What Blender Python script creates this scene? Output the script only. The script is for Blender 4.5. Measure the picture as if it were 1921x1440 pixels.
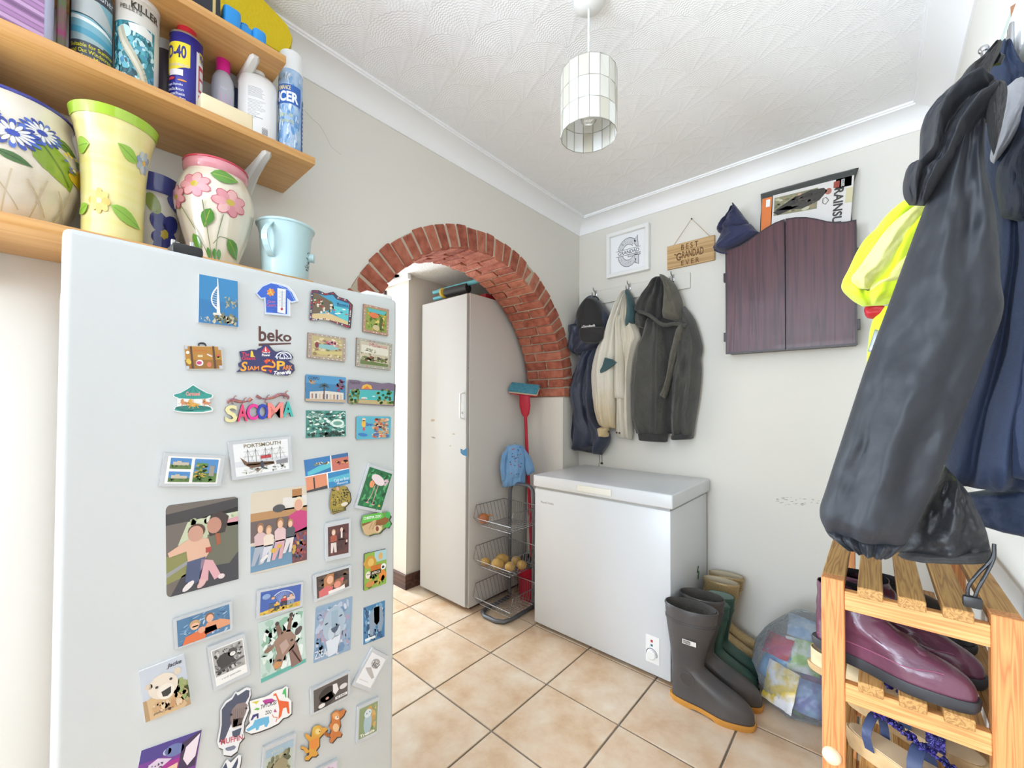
import bpy, bmesh, math, random
from mathutils import Vector, Matrix, noise
from math import sin, cos, pi, sqrt, atan2, exp, radians
for o in list(bpy.data.objects): bpy.data.objects.remove(o)
scene = bpy.context.scene
COL = scene.collection
random.seed(7)

# ------------------------------------------------------------------ camera
# measured on the floor tiles and room edges of the photograph (1921 x 1440)
F, YAW, PITCH, ROLL = 767.994, -0.720551, 0.0156868, 0.0047483
OFX, OFY = 5.553, 27.401
TILE = 0.342
CAM = Vector((1.4757, -2.3256, 1.21423))
_f = Vector((sin(YAW)*cos(PITCH), cos(YAW)*cos(PITCH), sin(PITCH)))
_r0 = Vector((cos(YAW), -sin(YAW), 0)); _u0 = _r0.cross(_f)
_r = _r0*cos(ROLL)+_u0*sin(ROLL); _u = -_r0*sin(ROLL)+_u0*cos(ROLL)
cd = bpy.data.cameras.new('camera'); cam = bpy.data.objects.new('camera', cd); COL.objects.link(cam)
cd.sensor_width = 36; cd.lens = F*36/1921; cd.shift_x = -OFX/1921; cd.shift_y = OFY/1921
cd.clip_start = 0.02; cd.clip_end = 100
cam.matrix_world = Matrix(((_r.x, _u.x, -_f.x, CAM.x), (_r.y, _u.y, -_f.y, CAM.y), (_r.z, _u.z, -_f.z, CAM.z), (0, 0, 0, 1)))
scene.camera = cam
def ray(x, y): return _f + _r*((x-OFX-960.5)/F) + _u*((720-(y-OFY))/F)
def at(x, y, ax, val):
    """pixel of the photograph -> point on the plane ax = val"""
    i = 'xyz'.index(ax); d = ray(x, y); return CAM + d*((val-CAM[i])/d[i])

# ------------------------------------------------------------------ light
vs = scene.view_settings
vs.view_transform = 'Standard'; vs.look = 'None'; vs.gamma = 1; vs.use_curve_mapping = False
vs.exposure = 1.28
w = bpy.data.worlds.new('sky'); scene.world = w; w.use_nodes = True
bg = w.node_tree.nodes['Background']; bg.inputs[0].default_value = (0.92, 0.96, 1.0, 1); bg.inputs[1].default_value = 1.1
def area(name, loc, rot, sx, sy, power, col=(1, 1, 1)):
    l = bpy.data.lights.new(name, 'AREA'); l.shape = 'RECTANGLE'; l.size = sx; l.size_y = sy; l.energy = power; l.color = col
    o = bpy.data.objects.new(name, l); o.location = loc; o.rotation_euler = rot; COL.objects.link(o); return o
# daylight through the unseen glazed end door and the roof light; side windows and lobby door are added fill
DAY = (.71, .845, 1)
area('daylight_door', (0.85, -6.42, 1.25), (radians(90), 0, 0), 1.4, 2.1, 44, DAY)
area('fill_light_right', (1.66, -4.6, 1.5), (0, radians(90), 0), 1.2, 1.6, 1, DAY)  # added fill, no known window on this side
area('fill_light_left', (.02, -3.75, 1.25), (0, radians(-90), 0), 1.3, 1.1, 54, DAY)  # added fill for ceiling and coats, from an invented opening
area('fill_light_lobby', (-3.26, -1.08, 1.05), (0, radians(-90), 0), 1.9, .55, 66, DAY)  # added fill through the arch, from an invented door out of view
area('daylight_rooflight', (-1.4, -1.25, 2.2), (0, 0, 0), .9, .7, 4, DAY)

# ------------------------------------------------------------------ materials
def lin(c):
    if isinstance(c, str): c = [int(c[i:i+2], 16) for i in (0, 2, 4)]
    return tuple(((x/255)/12.92 if x/255 <= .04045 else ((x/255+.055)/1.055)**2.4) for x in c)
def mat(name, col, rough=.5, metal=0., bump=None, var=None, coat=0., sheen=0., trans=0., alpha=1., spec=.5, wave=None, emis=0, aniso=None):
    """bump=(scale,strength[,detail])  var=(scale,colour2,contrast,stretch)  wave = grain"""
    m = bpy.data.materials.new(name); m.use_nodes = True; nt = m.node_tree; b = nt.nodes['Principled BSDF']; N = nt.nodes.new; L = nt.links.new
    b.inputs['Base Color'].default_value = (*lin(col), 1); b.inputs['Roughness'].default_value = rough; b.inputs['Metallic'].default_value = metal
    b.inputs['Coat Weight'].default_value = coat; b.inputs['Coat Roughness'].default_value = .08; b.inputs['Sheen Weight'].default_value = sheen
    b.inputs['Transmission Weight'].default_value = trans; b.inputs['Alpha'].default_value = alpha; b.inputs['Specular IOR Level'].default_value = spec
    tc = N('ShaderNodeTexCoord')
    if var:
        sc, c2, con = var[:3]; st = var[3] if len(var) > 3 else (1, 1, 1)
        mp = N('ShaderNodeMapping'); mp.inputs['Scale'].default_value = st; L(tc.outputs['Object'], mp.inputs[0])
        n = N('ShaderNodeTexNoise'); n.inputs['Scale'].default_value = sc; n.inputs['Detail'].default_value = 5; L(mp.outputs[0], n.inputs['Vector'])
        r = N('ShaderNodeValToRGB'); r.color_ramp.elements[0].position = .5-con; r.color_ramp.elements[1].position = .5+con
        r.color_ramp.elements[0].color = (*lin(col), 1); r.color_ramp.elements[1].color = (*lin(c2), 1)
        L(n.outputs['Fac'], r.inputs[0]); L(r.outputs[0], b.inputs['Base Color'])
    if bump:
        n2 = N('ShaderNodeTexNoise'); n2.inputs['Scale'].default_value = bump[0]; n2.inputs['Detail'].default_value = bump[2] if len(bump) > 2 else 3
        mp2 = N('ShaderNodeMapping'); mp2.inputs['Scale'].default_value = aniso or (1, 1, 1); L(tc.outputs['Object'], mp2.inputs[0]); L(mp2.outputs[0], n2.inputs['Vector'])
        bp = N('ShaderNodeBump'); bp.inputs['Strength'].default_value = bump[1]; bp.inputs['Distance'].default_value = .01
        L(n2.outputs['Fac'], bp.inputs['Height']); L(bp.outputs[0], b.inputs['Normal'])
    if emis:
        b.inputs['Emission Color'].default_value = (*lin(col), 1); b.inputs['Emission Strength'].default_value = emis
    return m
def wood(name, c1, c2, c3, scale=14, axis='x', rough=.45, ring=1.0, coat=0.):
    m = bpy.data.materials.new(name); m.use_nodes = True; nt = m.node_tree; b = nt.nodes['Principled BSDF']; N = nt.nodes.new; L = nt.links.new
    tc = N('ShaderNodeTexCoord'); mp = N('ShaderNodeMapping'); s = [1, 1, 1]; s['xyz'.index(axis)] = .035; mp.inputs['Scale'].default_value = s
    oi = N('ShaderNodeObjectInfo'); ad = N('ShaderNodeVectorMath'); ad.operation = 'ADD'; L(tc.outputs['Object'], ad.inputs[0]); L(oi.outputs['Random'], ad.inputs[1]); L(ad.outputs[0], mp.inputs[0])
    n = N('ShaderNodeTexNoise'); n.inputs['Scale'].default_value = scale; n.inputs['Detail'].default_value = 2; n.inputs['Distortion'].default_value = .3; L(mp.outputs[0], n.inputs['Vector'])
    mu = N('ShaderNodeMath'); mu.operation = 'MULTIPLY'; mu.inputs[1].default_value = 14*ring; L(n.outputs['Fac'], mu.inputs[0])
    fr = N('ShaderNodeMath'); fr.operation = 'PINGPONG'; fr.inputs[1].default_value = 1; L(mu.outputs[0], fr.inputs[0])
    r = N('ShaderNodeValToRGB'); e = r.color_ramp.elements; e[0].position = 0; e[0].color = (*lin(c1), 1); e[1].position = 1; e[1].color = (*lin(c3), 1)
    q = e.new(.62); q.color = (*lin(c2), 1)
    L(fr.outputs[0], r.inputs[0]); L(r.outputs[0], b.inputs['Base Color']); b.inputs['Roughness'].default_value = rough; b.inputs['Coat Weight'].default_value = coat
    bp = N('ShaderNodeBump'); bp.inputs['Strength'].default_value = .12; bp.inputs['Distance'].default_value = .002; L(fr.outputs[0], bp.inputs['Height']); L(bp.outputs[0], b.inputs['Normal'])
    return m
def attr_mat(name, rough=.4, coat=0., bump=None):
    m = mat(name, 'ffffff', rough, coat=coat, bump=bump); nt = m.node_tree; a = nt.nodes.new('ShaderNodeAttribute'); a.attribute_name = 'col'
    nt.links.new(a.outputs['Color'], nt.nodes['Principled BSDF'].inputs['Base Color']); return m
MT = {}
MT['print'] = attr_mat('print_ink', .35, .25)
MT['print_matt'] = attr_mat('print_ink_matt', .75)
MT['glaze'] = attr_mat('glazed_paint', .12, .6)

# ------------------------------------------------------------------ geometry helpers
class G:
    def __init__(s): s.v = []; s.f = []
    def add(s, v, f):
        k = len(s.v); s.v += [tuple(p) for p in v]; s.f += [tuple(i+k for i in q) for q in f]; return s
    def box(s, x0, x1, y0, y1, z0, z1, bev=0., seg=2, M=None):
        bm = bmesh.new(); bmesh.ops.create_cube(bm, size=1)
        for v in bm.verts: v.co = Vector((x0+(v.co.x+.5)*(x1-x0), y0+(v.co.y+.5)*(y1-y0), z0+(v.co.z+.5)*(z1-z0)))
        if bev: bmesh.ops.bevel(bm, geom=bm.edges[:], offset=bev, segments=seg, affect='EDGES', profile=.5)
        return s.bm(bm, M)
    def bm(s, bm, M=None):
        if M: bmesh.ops.transform(bm, matrix=M, verts=bm.verts)
        bm.verts.index_update(); s.add([v.co[:] for v in bm.verts], [[v.index for v in f.verts] for f in bm.faces]); bm.free(); return s
    def loft(s, rings, cap0=True, cap1=True, closed=False):
        n = len(rings[0]); v = [p for r in rings for p in r]; f = []
        m = len(rings)
        for i in range(m if closed else m-1):
            for j in range(n): a, b = i*n+j, i*n+(j+1) % n; c, d = ((i+1) % m)*n+(j+1) % n, ((i+1) % m)*n+j; f.append((a, b, c, d))
        if not closed:
            if cap0: f.append(tuple(range(n-1, -1, -1)))
            if cap1: f.append(tuple((m-1)*n+j for j in range(n)))
        return s.add(v, f)
    def lathe(s, prof, c=(0, 0, 0), n=32, cap0=True, cap1=True, sx=1, sy=1, M=None, warp=None):
        R = []
        for r, z in prof:
            ring = []
            for j in range(n):
                a = 2*pi*j/n; rr = r*(warp(a, z) if warp else 1); p = Vector((rr*cos(a)*sx, rr*sin(a)*sy, z))
                p = (M @ p) if M else p+Vector(c); ring.append(p)
            R.append(ring)
        return s.loft(R, cap0, cap1)
    def tube(s, pts, r, n=6, closed=False, cap=True):
        pts = [Vector(p) for p in pts]; m = len(pts); R = []; up = None
        for i, p in enumerate(pts):
            a = pts[(i-1) % m] if (closed or i > 0) else p; b = pts[(i+1) % m] if (closed or i < m-1) else p
            t = (b-a).normalized()
            if up is None: up = t.orthogonal().normalized()
            else:
                up = (up - t*up.dot(t)); up = up.normalized() if up.length > 1e-6 else t.orthogonal().normalized()
            w2 = t.cross(up); rr = r[i] if isinstance(r, (list, tuple)) else r
            R.append([p+(up*cos(2*pi*j/n)+w2*sin(2*pi*j/n))*rr for j in range(n)])
        return s.loft(R, cap, cap, closed)
    def prism(s, poly, fn, t0, t1):
        """poly: 2-D points, fn(u,v,t)->xyz"""
        n = len(poly); s_ = sum(poly[i][0]*poly[(i+1) % n][1]-poly[(i+1) % n][0]*poly[i][1] for i in range(n))
        if s_ < 0: poly = poly[::-1]
        v = [fn(u, w_, t0) for u, w_ in poly]+[fn(u, w_, t1) for u, w_ in poly]
        f = [tuple(range(n-1, -1, -1)), tuple(range(n, 2*n))]+[(i, (i+1) % n, n+(i+1) % n, n+i) for i in range(n)]
        return s.add(v, f)
    def mesh(s, name, fix=True):
        me = bpy.data.meshes.new(name); me.from_pydata(s.v, [], s.f)
        if fix:
            bm = bmesh.new(); bm.from_mesh(me); bmesh.ops.recalc_face_normals(bm, faces=bm.faces[:]); bm.to_mesh(me); bm.free()
        return me
    def build(s, name, m, parent=None, smooth=False, origin=None, mods=(), fix=True):
        o0 = Vector(parent['_o']) if parent is not None and '_o' in parent else Vector(origin or (0, 0, 0))
        s.v = [(p[0]-o0.x, p[1]-o0.y, p[2]-o0.z) for p in s.v]
        me = s.mesh(name, fix); me.materials.append(m)
        if smooth:
            me.polygons.foreach_set('use_smooth', [True]*len(me.polygons))
            if smooth != 'all': me.set_sharp_from_angle(angle=radians(smooth if smooth is not True else 42))
        o = bpy.data.objects.new(name, me); COL.objects.link(o)
        if parent is not None:
            o.parent = parent
        else: o.location = o0
        o['_o'] = tuple(o0)
        for k, kw in mods:
            md = o.modifiers.new(k, k); [setattr(md, a, b_) for a, b_ in kw.items()]
        return o
def tag(o, label, cat, group=None, kind=None):
    if label: o['label'] = label
    if cat: o['category'] = cat
    if group: o['group'] = group
    if kind: o['kind'] = kind
    return o
def thing(name, label, cat, loc, group=None):
    o = bpy.data.objects.new(name, None); COL.objects.link(o); o.location = loc; o.empty_display_size = .05; o['_o'] = tuple(loc)
    return tag(o, label, cat, group)
def struct(o): o['kind'] = 'structure'; return o
def lerp(a, b, t): return a+(b-a)*t
def smooth01(t): t = max(0, min(1, t)); return t*t*(3-2*t)
def resample(pts, n):
    pts = [Vector(p) for p in pts]; d = [0]
    for a, b in zip(pts, pts[1:]): d.append(d[-1]+(b-a).length)
    out = []; k = 0
    for i in range(n):
        t = d[-1]*i/(n-1)
        while k < len(d)-2 and d[k+1] < t: k += 1
        out.append(pts[k].lerp(pts[k+1], (t-d[k])/max(1e-9, d[k+1]-d[k])))
    return out
def spline(pts, n):
    """Catmull-Rom through pts, n samples"""
    P = [Vector(p) for p in pts]; P = [P[0]*2-P[1]]+P+[P[-1]*2-P[-2]]; m = len(P)-3; o = []
    for i in range(n):
        t = m*i/(n-1); k = min(int(t), m-1); t -= k; a, b, c, d = P[k:k+4]
        o.append(.5*((2*b)+(c-a)*t+(2*a-5*b+4*c-d)*t*t+(3*b-a-3*c+d)*t**3))
    return o
_tc = {}
def text_mesh(s, bold=0., shear=0.):
    k = (s, bold, shear)
    if k not in _tc:
        cu = bpy.data.curves.new('t', 'FONT'); cu.body = s; cu.size = 1; cu.offset = bold; cu.shear = shear; cu.resolution_u = 3; cu.align_x = 'LEFT'
        ob = bpy.data.objects.new('t', cu); me = ob.to_mesh()
        v = [(p.co.x, p.co.y) for p in me.vertices]; f = [tuple(q.vertices) for q in me.polygons]
        ob.to_mesh_clear(); bpy.data.objects.remove(ob); bpy.data.curves.remove(cu)
        xs = [p[0] for p in v]; ys = [p[1] for p in v]; x0, x1, y0, y1 = min(xs), max(xs), min(ys), max(ys)
        _tc[k] = ([((x-x0)/(x1-x0), (y-y0)/(y1-y0)) for x, y in v], f, (x1-x0)/(y1-y0))
    return _tc[k]
class Ink:
    """flat coloured print: polygons in (u right, v DOWN) 0..1, mapped by fn(u, v, height) -> xyz"""
    def __init__(s, fn, eps=.00012, asp=1.): s.fn = fn; s.q = []; s.eps = eps; s.h = 1; s.asp = asp
    def layer(s): s.h += 1; return s
    def poly(s, c, pts): s.q.append((lin(c), [tuple(p) for p in pts], None, s.h)); return s
    def rect(s, c, u0, v0, u1, v1): return s.poly(c, [(u0, v0), (u1, v0), (u1, v1), (u0, v1)])
    def ell(s, c, u, v, a, b, n=14, rot=0., wob=0.):
        p = []
        for i in range(n):
            t = 2*pi*i/n; k = 1+wob*random.uniform(-1, 1); x, y = a*cos(t)*k, b*sin(t)*k; p.append((u+x*cos(rot)-y*sin(rot), v+x*sin(rot)+y*cos(rot)))
        return s.poly(c, p)
    def line(s, c, pts, wd):
        for (a, b), (d, e) in zip(pts, pts[1:]):
            dx, dy = d-a, e-b; l = sqrt(dx*dx+dy*dy) or 1; nx, ny = -dy/l*wd/2, dx/l*wd/2
            s.poly(c, [(a+nx, b+ny), (d+nx, e+ny), (d-nx, e-ny), (a-nx, b-ny)])
        return s
    def scat(s, cols, u0, v0, u1, v1, n, size, asp=1.):
        for i in range(n):
            if i % 12 == 0: s.h += .25
            z = size*random.uniform(.5, 1.3); s.ell(random.choice(cols), random.uniform(u0+z, u1-z), random.uniform(v0+z*asp, v1-z*asp), z, z*asp*random.uniform(.6, 1), 6, random.uniform(0, 3), .25)
        return s
    def text(s, c, t, u0, v0, u1, v1, bold=0., shear=0., slope=0.):
        v, f, _ = text_mesh(t, bold, shear)
        s.q.append((lin(c), [(u0+x*(u1-u0), v1+y*(v0-v1)+slope*x) for x, y in v], f, s.h)); return s
    def build(s, name, parent, m='print', cut=0, cutv=0, smooth=False):
        V = []; Fc = []; cols = []
        for c, pts, f, h in s.q:
            bm = bmesh.new(); vs_ = [bm.verts.new((p[0], p[1], h)) for p in pts]
            for q in (f or [range(len(pts))]):
                try: bm.faces.new([vs_[i] for i in q])
                except ValueError: pass
            if cut or cutv:
                us = [p[0] for p in pts]; vv = [p[1] for p in pts]
                for n_, lo, hi, ax in ((cut, min(us), max(us), 0), (cutv, min(vv), max(vv), 1)):
                    for i in range(1, n_):
                        x = i/n_
                        if lo < x < hi:
                            bmesh.ops.bisect_plane(bm, geom=bm.verts[:]+bm.edges[:]+bm.faces[:], plane_co=(x, 0, 0) if ax == 0 else (0, x, 0), plane_no=(1, 0, 0) if ax == 0 else (0, 1, 0))
            bm.verts.index_update(); k = len(V)
            V += [tuple(s.fn(v.co.x, v.co.y, v.co.z*s.eps)) for v in bm.verts]
            for q in bm.faces:
                Fc.append([v.index+k for v in q.verts]); cols += [(*c, 1)]*len(q.verts)
            bm.free()
        o0 = Vector(parent['_o']); me = bpy.data.meshes.new(name); me.from_pydata([(p[0]-o0.x, p[1]-o0.y, p[2]-o0.z) for p in V], [], Fc)
        a = me.attributes.new('col', 'FLOAT_COLOR', 'CORNER'); a.data.foreach_set('color', [x for c in cols for x in c]); me.materials.append(MT[m])
        if smooth: me.polygons.foreach_set('use_smooth', [True]*len(me.polygons))
        o = bpy.data.objects.new(name, me); COL.objects.link(o); o.parent = parent; o['_o'] = tuple(o0); return o
def quadmap(tl, tr, br, bl, ax, val, t=0., nrm=(1, 0, 0)):
    A, B, Cc, D = [at(*p, ax, val) for p in (tl, tr, br, bl)]; n = Vector(nrm)
    return lambda u, v, h: (A.lerp(B, u)).lerp(D.lerp(Cc, u), v)+n*(t+h)
def cylmap(c, r, z0, z1, a0, a1, taper=None):
    """u runs from angle a0 to a1, v from z1 (top) down to z0"""
    def fn(u, v, h):
        a = a0+(a1-a0)*u; z = z1+(z0-z1)*v; rr = (taper(z) if taper else r)+h+.0003
        return Vector((c[0]+rr*cos(a), c[1]+rr*sin(a), z))
    return fn
# ------------------------------------------------------------------ room shell
RW = 1.697; RL = -6.5; CZ = 2.42; AC = (-0.877, 1.285); AR0, AR1, SPR, WT = .690, .800, 1.264, .29
MT['wall'] = mat('cream_wall_paint', (229, 225, 216), .75, bump=(60, .03))
MT['white_paint'] = mat('white_paint', (232, 231, 228), .5)
MT['coving'] = mat('white_coving', (250, 250, 251), .6)
MT['lobby'] = mat('lobby_paint', (210, 202, 190), .7)
MT['grout'] = mat('grout', (140, 130, 118), .9, var=(9, (108, 96, 84), .25))
def artex():
    m = mat('combed_plaster', (250, 250, 251), .75); nt = m.node_tree; b = nt.nodes['Principled BSDF']; L = nt.links.new
    def mm(op, *a):
        n = nt.nodes.new('ShaderNodeMath'); n.operation = op
        for i, x in enumerate(a):
            if isinstance(x, (int, float)): n.inputs[i].default_value = x
            else: L(x, n.inputs[i])
        return n.outputs[0]
    tc = nt.nodes.new('ShaderNodeTexCoord'); sp = nt.nodes.new('ShaderNodeSeparateXYZ'); mp = nt.nodes.new('ShaderNodeMapping'); mp.inputs['Rotation'].default_value = (0, 0, radians(-28))
    nz = nt.nodes.new('ShaderNodeTexNoise'); nz.inputs['Scale'].default_value = 5; L(tc.outputs['Object'], nz.inputs['Vector'])
    ad = nt.nodes.new('ShaderNodeVectorMath'); ad.operation = 'MULTIPLY_ADD'; ad.inputs[1].default_value = (.05, .05, 0); L(nz.outputs['Color'], ad.inputs[0]); L(tc.outputs['Object'], ad.inputs[2])
    L(ad.outputs[0], mp.inputs[0]); L(mp.outputs[0], sp.inputs[0]); x, y = sp.outputs[0], sp.outputs[1]
    W_, H_, R_ = .21, .105, .155
    j0 = mm('CEIL', mm('DIVIDE', y, H_)); res = None
    for k in (0, 1, 2):
        j = mm('ADD', j0, k); off = mm('MULTIPLY', mm('FLOORED_MODULO', j, 2), W_*.5)
        xo = mm('SUBTRACT', x, off); dx = mm('SUBTRACT', xo, mm('MULTIPLY', mm('ROUND', mm('DIVIDE', xo, W_)), W_))
        dy = mm('SUBTRACT', mm('MULTIPLY', j, H_), y); d = mm('SQRT', mm('ADD', mm('MULTIPLY', dx, dx), mm('MULTIPLY', dy, dy)))
        an = mm('ARCTAN2', dx, dy); ins = mm('LESS_THAN', d, R_)
        if res is None: res = (d, an)
        else: res = tuple(mm('ADD', mm('MULTIPLY', p, mm('SUBTRACT', 1, ins)), mm('MULTIPLY', q, ins)) for p, q in zip(res, (d, an)))
    d, an = res
    zig = mm('MULTIPLY', mm('PINGPONG', mm('MULTIPLY', an, 16), 1), 3.0)
    comb = mm('SINE', mm('ADD', mm('MULTIPLY', d, 2*pi/.0085), zig))
    rays = mm('POWER', mm('ABSOLUTE', mm('SINE', mm('MULTIPLY', an, 7))), 6)
    rim = mm('POWER', mm('DIVIDE', d, R_), 14)
    hgt = mm('ADD', mm('MULTIPLY', comb, .3), mm('ADD', mm('MULTIPLY', rays, .8), mm('MULTIPLY', rim, 1.2)))
    bp = nt.nodes.new('ShaderNodeBump'); bp.inputs['Strength'].default_value = .42; bp.inputs['Distance'].default_value = .0022; L(hgt, bp.inputs['Height']); L(bp.outputs[0], b.inputs['Normal'])
    return m
MT['artex'] = artex()
# --- floor: grout bed with every tile as a piece of its own
fl = struct(G().box(-3.3, RW+.1, RL-.1, .1, -.06, -.004).build('floor', MT['grout']))
def tilemat():
    m = mat('ceramic_tile', (219, 186, 147), .34, bump=(25, .03)); nt = m.node_tree; b = nt.nodes['Principled BSDF']; N = nt.nodes.new; L = nt.links.new
    tc = N('ShaderNodeTexCoord'); oi = N('ShaderNodeObjectInfo'); ad = N('ShaderNodeVectorMath'); ad.operation = 'MULTIPLY_ADD'; ad.inputs[1].default_value = (37, 91, 53)
    cb = N('ShaderNodeCombineXYZ'); [L(oi.outputs['Random'], cb.inputs[i]) for i in range(3)]; L(cb.outputs[0], ad.inputs[0]); L(tc.outputs['Object'], ad.inputs[2])
    n = N('ShaderNodeTexNoise'); n.inputs['Scale'].default_value = 7; n.inputs['Detail'].default_value = 6; n.inputs['Roughness'].default_value = .62; L(ad.outputs[0], n.inputs['Vector'])
    r = N('ShaderNodeValToRGB'); e = r.color_ramp.elements; e[0].position = .33; e[0].color = (*lin((202, 166, 130)), 1); e[1].position = .72; e[1].color = (*lin((226, 209, 187)), 1); q = e.new(.5); q.color = (*lin((216, 189, 159)), 1)
    L(n.outputs['Fac'], r.inputs[0]); L(r.outputs[0], b.inputs['Base Color']); return m
MT['tile'] = tilemat()
tx0 = 4.315*TILE+CAM.x*0-6.16194*TILE+0; ty0 = -6.8*TILE+4.23827*TILE
tme = G().box(-TILE/2+.0035, TILE/2-.0035, -TILE/2+.0035, TILE/2-.0035, -.012, 0, .0015, 1).mesh('tile'); tme.materials.append(MT['tile'])
for i in range(-10, 7):
    for j in range(-9, 8):
        cx, cy = tx0+(i+.5)*TILE, ty0+(j+.5)*TILE
        if -3.3 < cx < RW+TILE/2 and -3.6 < cy < .1 and not (cx < -3.2):
            t = bpy.data.objects.new('tile', tme); COL.objects.link(t); t.location = (cx, cy, 0); t.parent = fl
# --- left wall with the arch
g = G(); ht = AR1-.012; n = 40
def wl(y, z, x): return (x, y, z)
g.box(-WT, 0, RL, -4.3, 0, SPR); g.box(-WT, 0, -3.2, AC[0]-AR0, 0, SPR); g.box(-WT, 0, -4.3, -3.2, 0, .6); g.box(-WT, 0, AC[0]+AR0, .02, 0, SPR)
ol = []
for i in range(n+1):
    a = pi-pi*i/n; ol.append((AC[0]+ht*cos(a), AC[1]+ht*sin(a)))
ol[0] = (ol[0][0], SPR); ol[-1] = (ol[-1][0], SPR)
for p, q in zip(ol, ol[1:]):
    g.add([wl(*p, 0), wl(*q, 0), wl(q[0], CZ+.03, 0), wl(p[0], CZ+.03, 0)], [(0, 1, 2, 3)])
    g.add([wl(*p, -WT), wl(*q, -WT), wl(q[0], CZ+.03, -WT), wl(p[0], CZ+.03, -WT)], [(3, 2, 1, 0)])
    g.add([wl(*p, 0), wl(*q, 0), wl(*q, -WT), wl(*p, -WT)], [(3, 2, 1, 0)])
g.box(-WT, 0, RL, -4.3, SPR, CZ+.03); g.box(-WT, 0, -3.2, ol[0][0], SPR, CZ+.03); g.box(-WT, 0, -4.3, -3.2, 1.9, CZ+.03); g.box(-WT, 0, ol[-1][0], .02, SPR, CZ+.03)
wall_l = struct(g.build('wall_left', MT['wall'], fix=False))
MT['mortar'] = mat('mortar', (192, 176, 156), .95, bump=(90, .5))
g = G(); R0, R1 = AR0+.010, AR1-.004
ring = []
for i in range(n+1):
    a = pi*i/n; cs, sn = cos(a), sin(a)
    ring.append([Vector((x, AC[0]+r*cs, AC[1]+r*sn)) for x, r in ((-.286, R0), (.004, R0), (.004, R1), (-.286, R1))])
g.loft(ring).build('mortar', MT['mortar'], wall_l)
g = G()
for sg in (-1, 1): g.box(-.286, .004, AC[0]+sg*R0 if sg > 0 else AC[0]-R1, AC[0]+R1 if sg > 0 else AC[0]-R0, SPR, AC[1])
g.build('mortar', MT['mortar'], wall_l)
def brickmat():
    m = mat('red_brick', (172, 92, 66), .9, bump=(70, .6, 6)); nt = m.node_tree; b = nt.nodes['Principled BSDF']; N = nt.nodes.new; L = nt.links.new
    oi = N('ShaderNodeObjectInfo'); n = N('ShaderNodeTexNoise'); n.inputs['Scale'].default_value = 28; n.inputs['Detail'].default_value = 6
    tc = N('ShaderNodeTexCoord'); L(tc.outputs['Object'], n.inputs['Vector']); ad = N('ShaderNodeMath'); ad.operation = 'MULTIPLY_ADD'; ad.inputs[1].default_value = .35; L(oi.outputs['Random'], ad.inputs[0]); L(n.outputs['Fac'], ad.inputs[2])
    r = N('ShaderNodeValToRGB'); e = r.color_ramp.elements; e[0].position = .38; e[0].color = (*lin((138, 70, 54)), 1); e[1].position = .95; e[1].color = (*lin((190, 122, 98)), 1); q = e.new(.62); q.color = (*lin((170, 96, 74)), 1)
    L(ad.outputs[0], r.inputs[0]); L(r.outputs[0], b.inputs['Base Color']); return m
MT['brick'] = brickmat()
NB = 38; da = (pi+2*(AC[1]-SPR)/AR1)/NB
a_lo = -(AC[1]-SPR)/AR1
for k in range(NB):
    a0, a1 = a_lo+k*da+.0065, a_lo+(k+1)*da-.0065
    spl = .40 if k % 2 else .66                       # two bricks across the soffit, bond alternating
    cut = -WT*spl
    for x0, x1 in ((-WT+.002, cut-.005), (cut+.005, .008)):
        g = G(); rng = []
        j = random.uniform(-.004, .004); jr = random.uniform(-.004, .003); jx = random.uniform(-.003, .004) if x1 > 0 else 0
        for x in (x0, (x0+x1)/2, x1+jx):
            rr = []
            for a, r in ((a0, AR0), ((a0+a1)/2, AR0-.001), (a1, AR0), (a1, AR1), (a0, AR1)):
                r += jr+random.uniform(-.0025, .0025); rr.append(Vector((x+(random.uniform(-.003, .003) if x != x0 else 0), AC[0]+r*cos(a)+j*0, AC[1]+r*sin(a))))
            rng.append(rr)
        c = sum((p for r_ in rng for p in r_), Vector())/15
        g.loft(rng); bmx = bmesh.new(); me = g.mesh('brick'); bmx.from_mesh(me); bpy.data.meshes.remove(me)
        bmesh.ops.bevel(bmx, geom=[e for e in bmx.edges if len(e.link_faces) == 2 and e.calc_face_angle() > .6], offset=.004, segments=1, affect='EDGES')
        G().bm(bmx).build('brick', MT['brick'], wall_l)
# crack in the plaster above the shelf
g = G(); pts = [at(*p, 'x', .0006) for p in [(570, 205), (585, 222), (600, 235), (606, 245), (612, 256), (622, 276), (640, 290)]]
MT['crack'] = mat('plaster_crack', (176, 168, 156), .9)
g.tube(pts, .0003, 4).build('plaster_crack', MT['crack'], wall_l)
# --- other walls
struct(G().box(-3.3, RW+.12, 0, .12, 0, CZ+.03).build('wall_back', MT['wall']))
g = G(); wy0, wy1, wz0, wz1 = -5.4, -3.8, .9, 2.1
g.box(RW, RW+.12, RL, wy0, 0, CZ+.03); g.box(RW, RW+.12, wy1, 0, 0, CZ+.03); g.box(RW, RW+.12, wy0, wy1, 0, wz0); g.box(RW, RW+.12, wy0, wy1, wz1, CZ+.03)
struct(g.build('wall_right', MT['wall']))
g = G()
for a in (wy0, (wy0+wy1)/2-.02, wy1-.04): g.box(RW+.03, RW+.08, a, a+.04, wz0, wz1)
g.box(RW+.03, RW+.08, wy0, wy1, wz0, wz0+.04); g.box(RW+.03, RW+.08, wy0, wy1, wz1-.04, wz1)
struct(g.build('added_window_1', MT['white_paint']))  # made-up window frame around the right fill light
g = G()
for a in (-4.3, -3.77, -3.24): g.box(-.08, -.03, a, a+.04, .6, 1.9)
g.box(-.08, -.03, -4.3, -3.2, .6, .64); g.box(-.08, -.03, -4.3, -3.2, 1.86, 1.9)
struct(g.build('added_window_3', MT['white_paint']))  # unseen window, added to hold the left fill light
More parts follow.
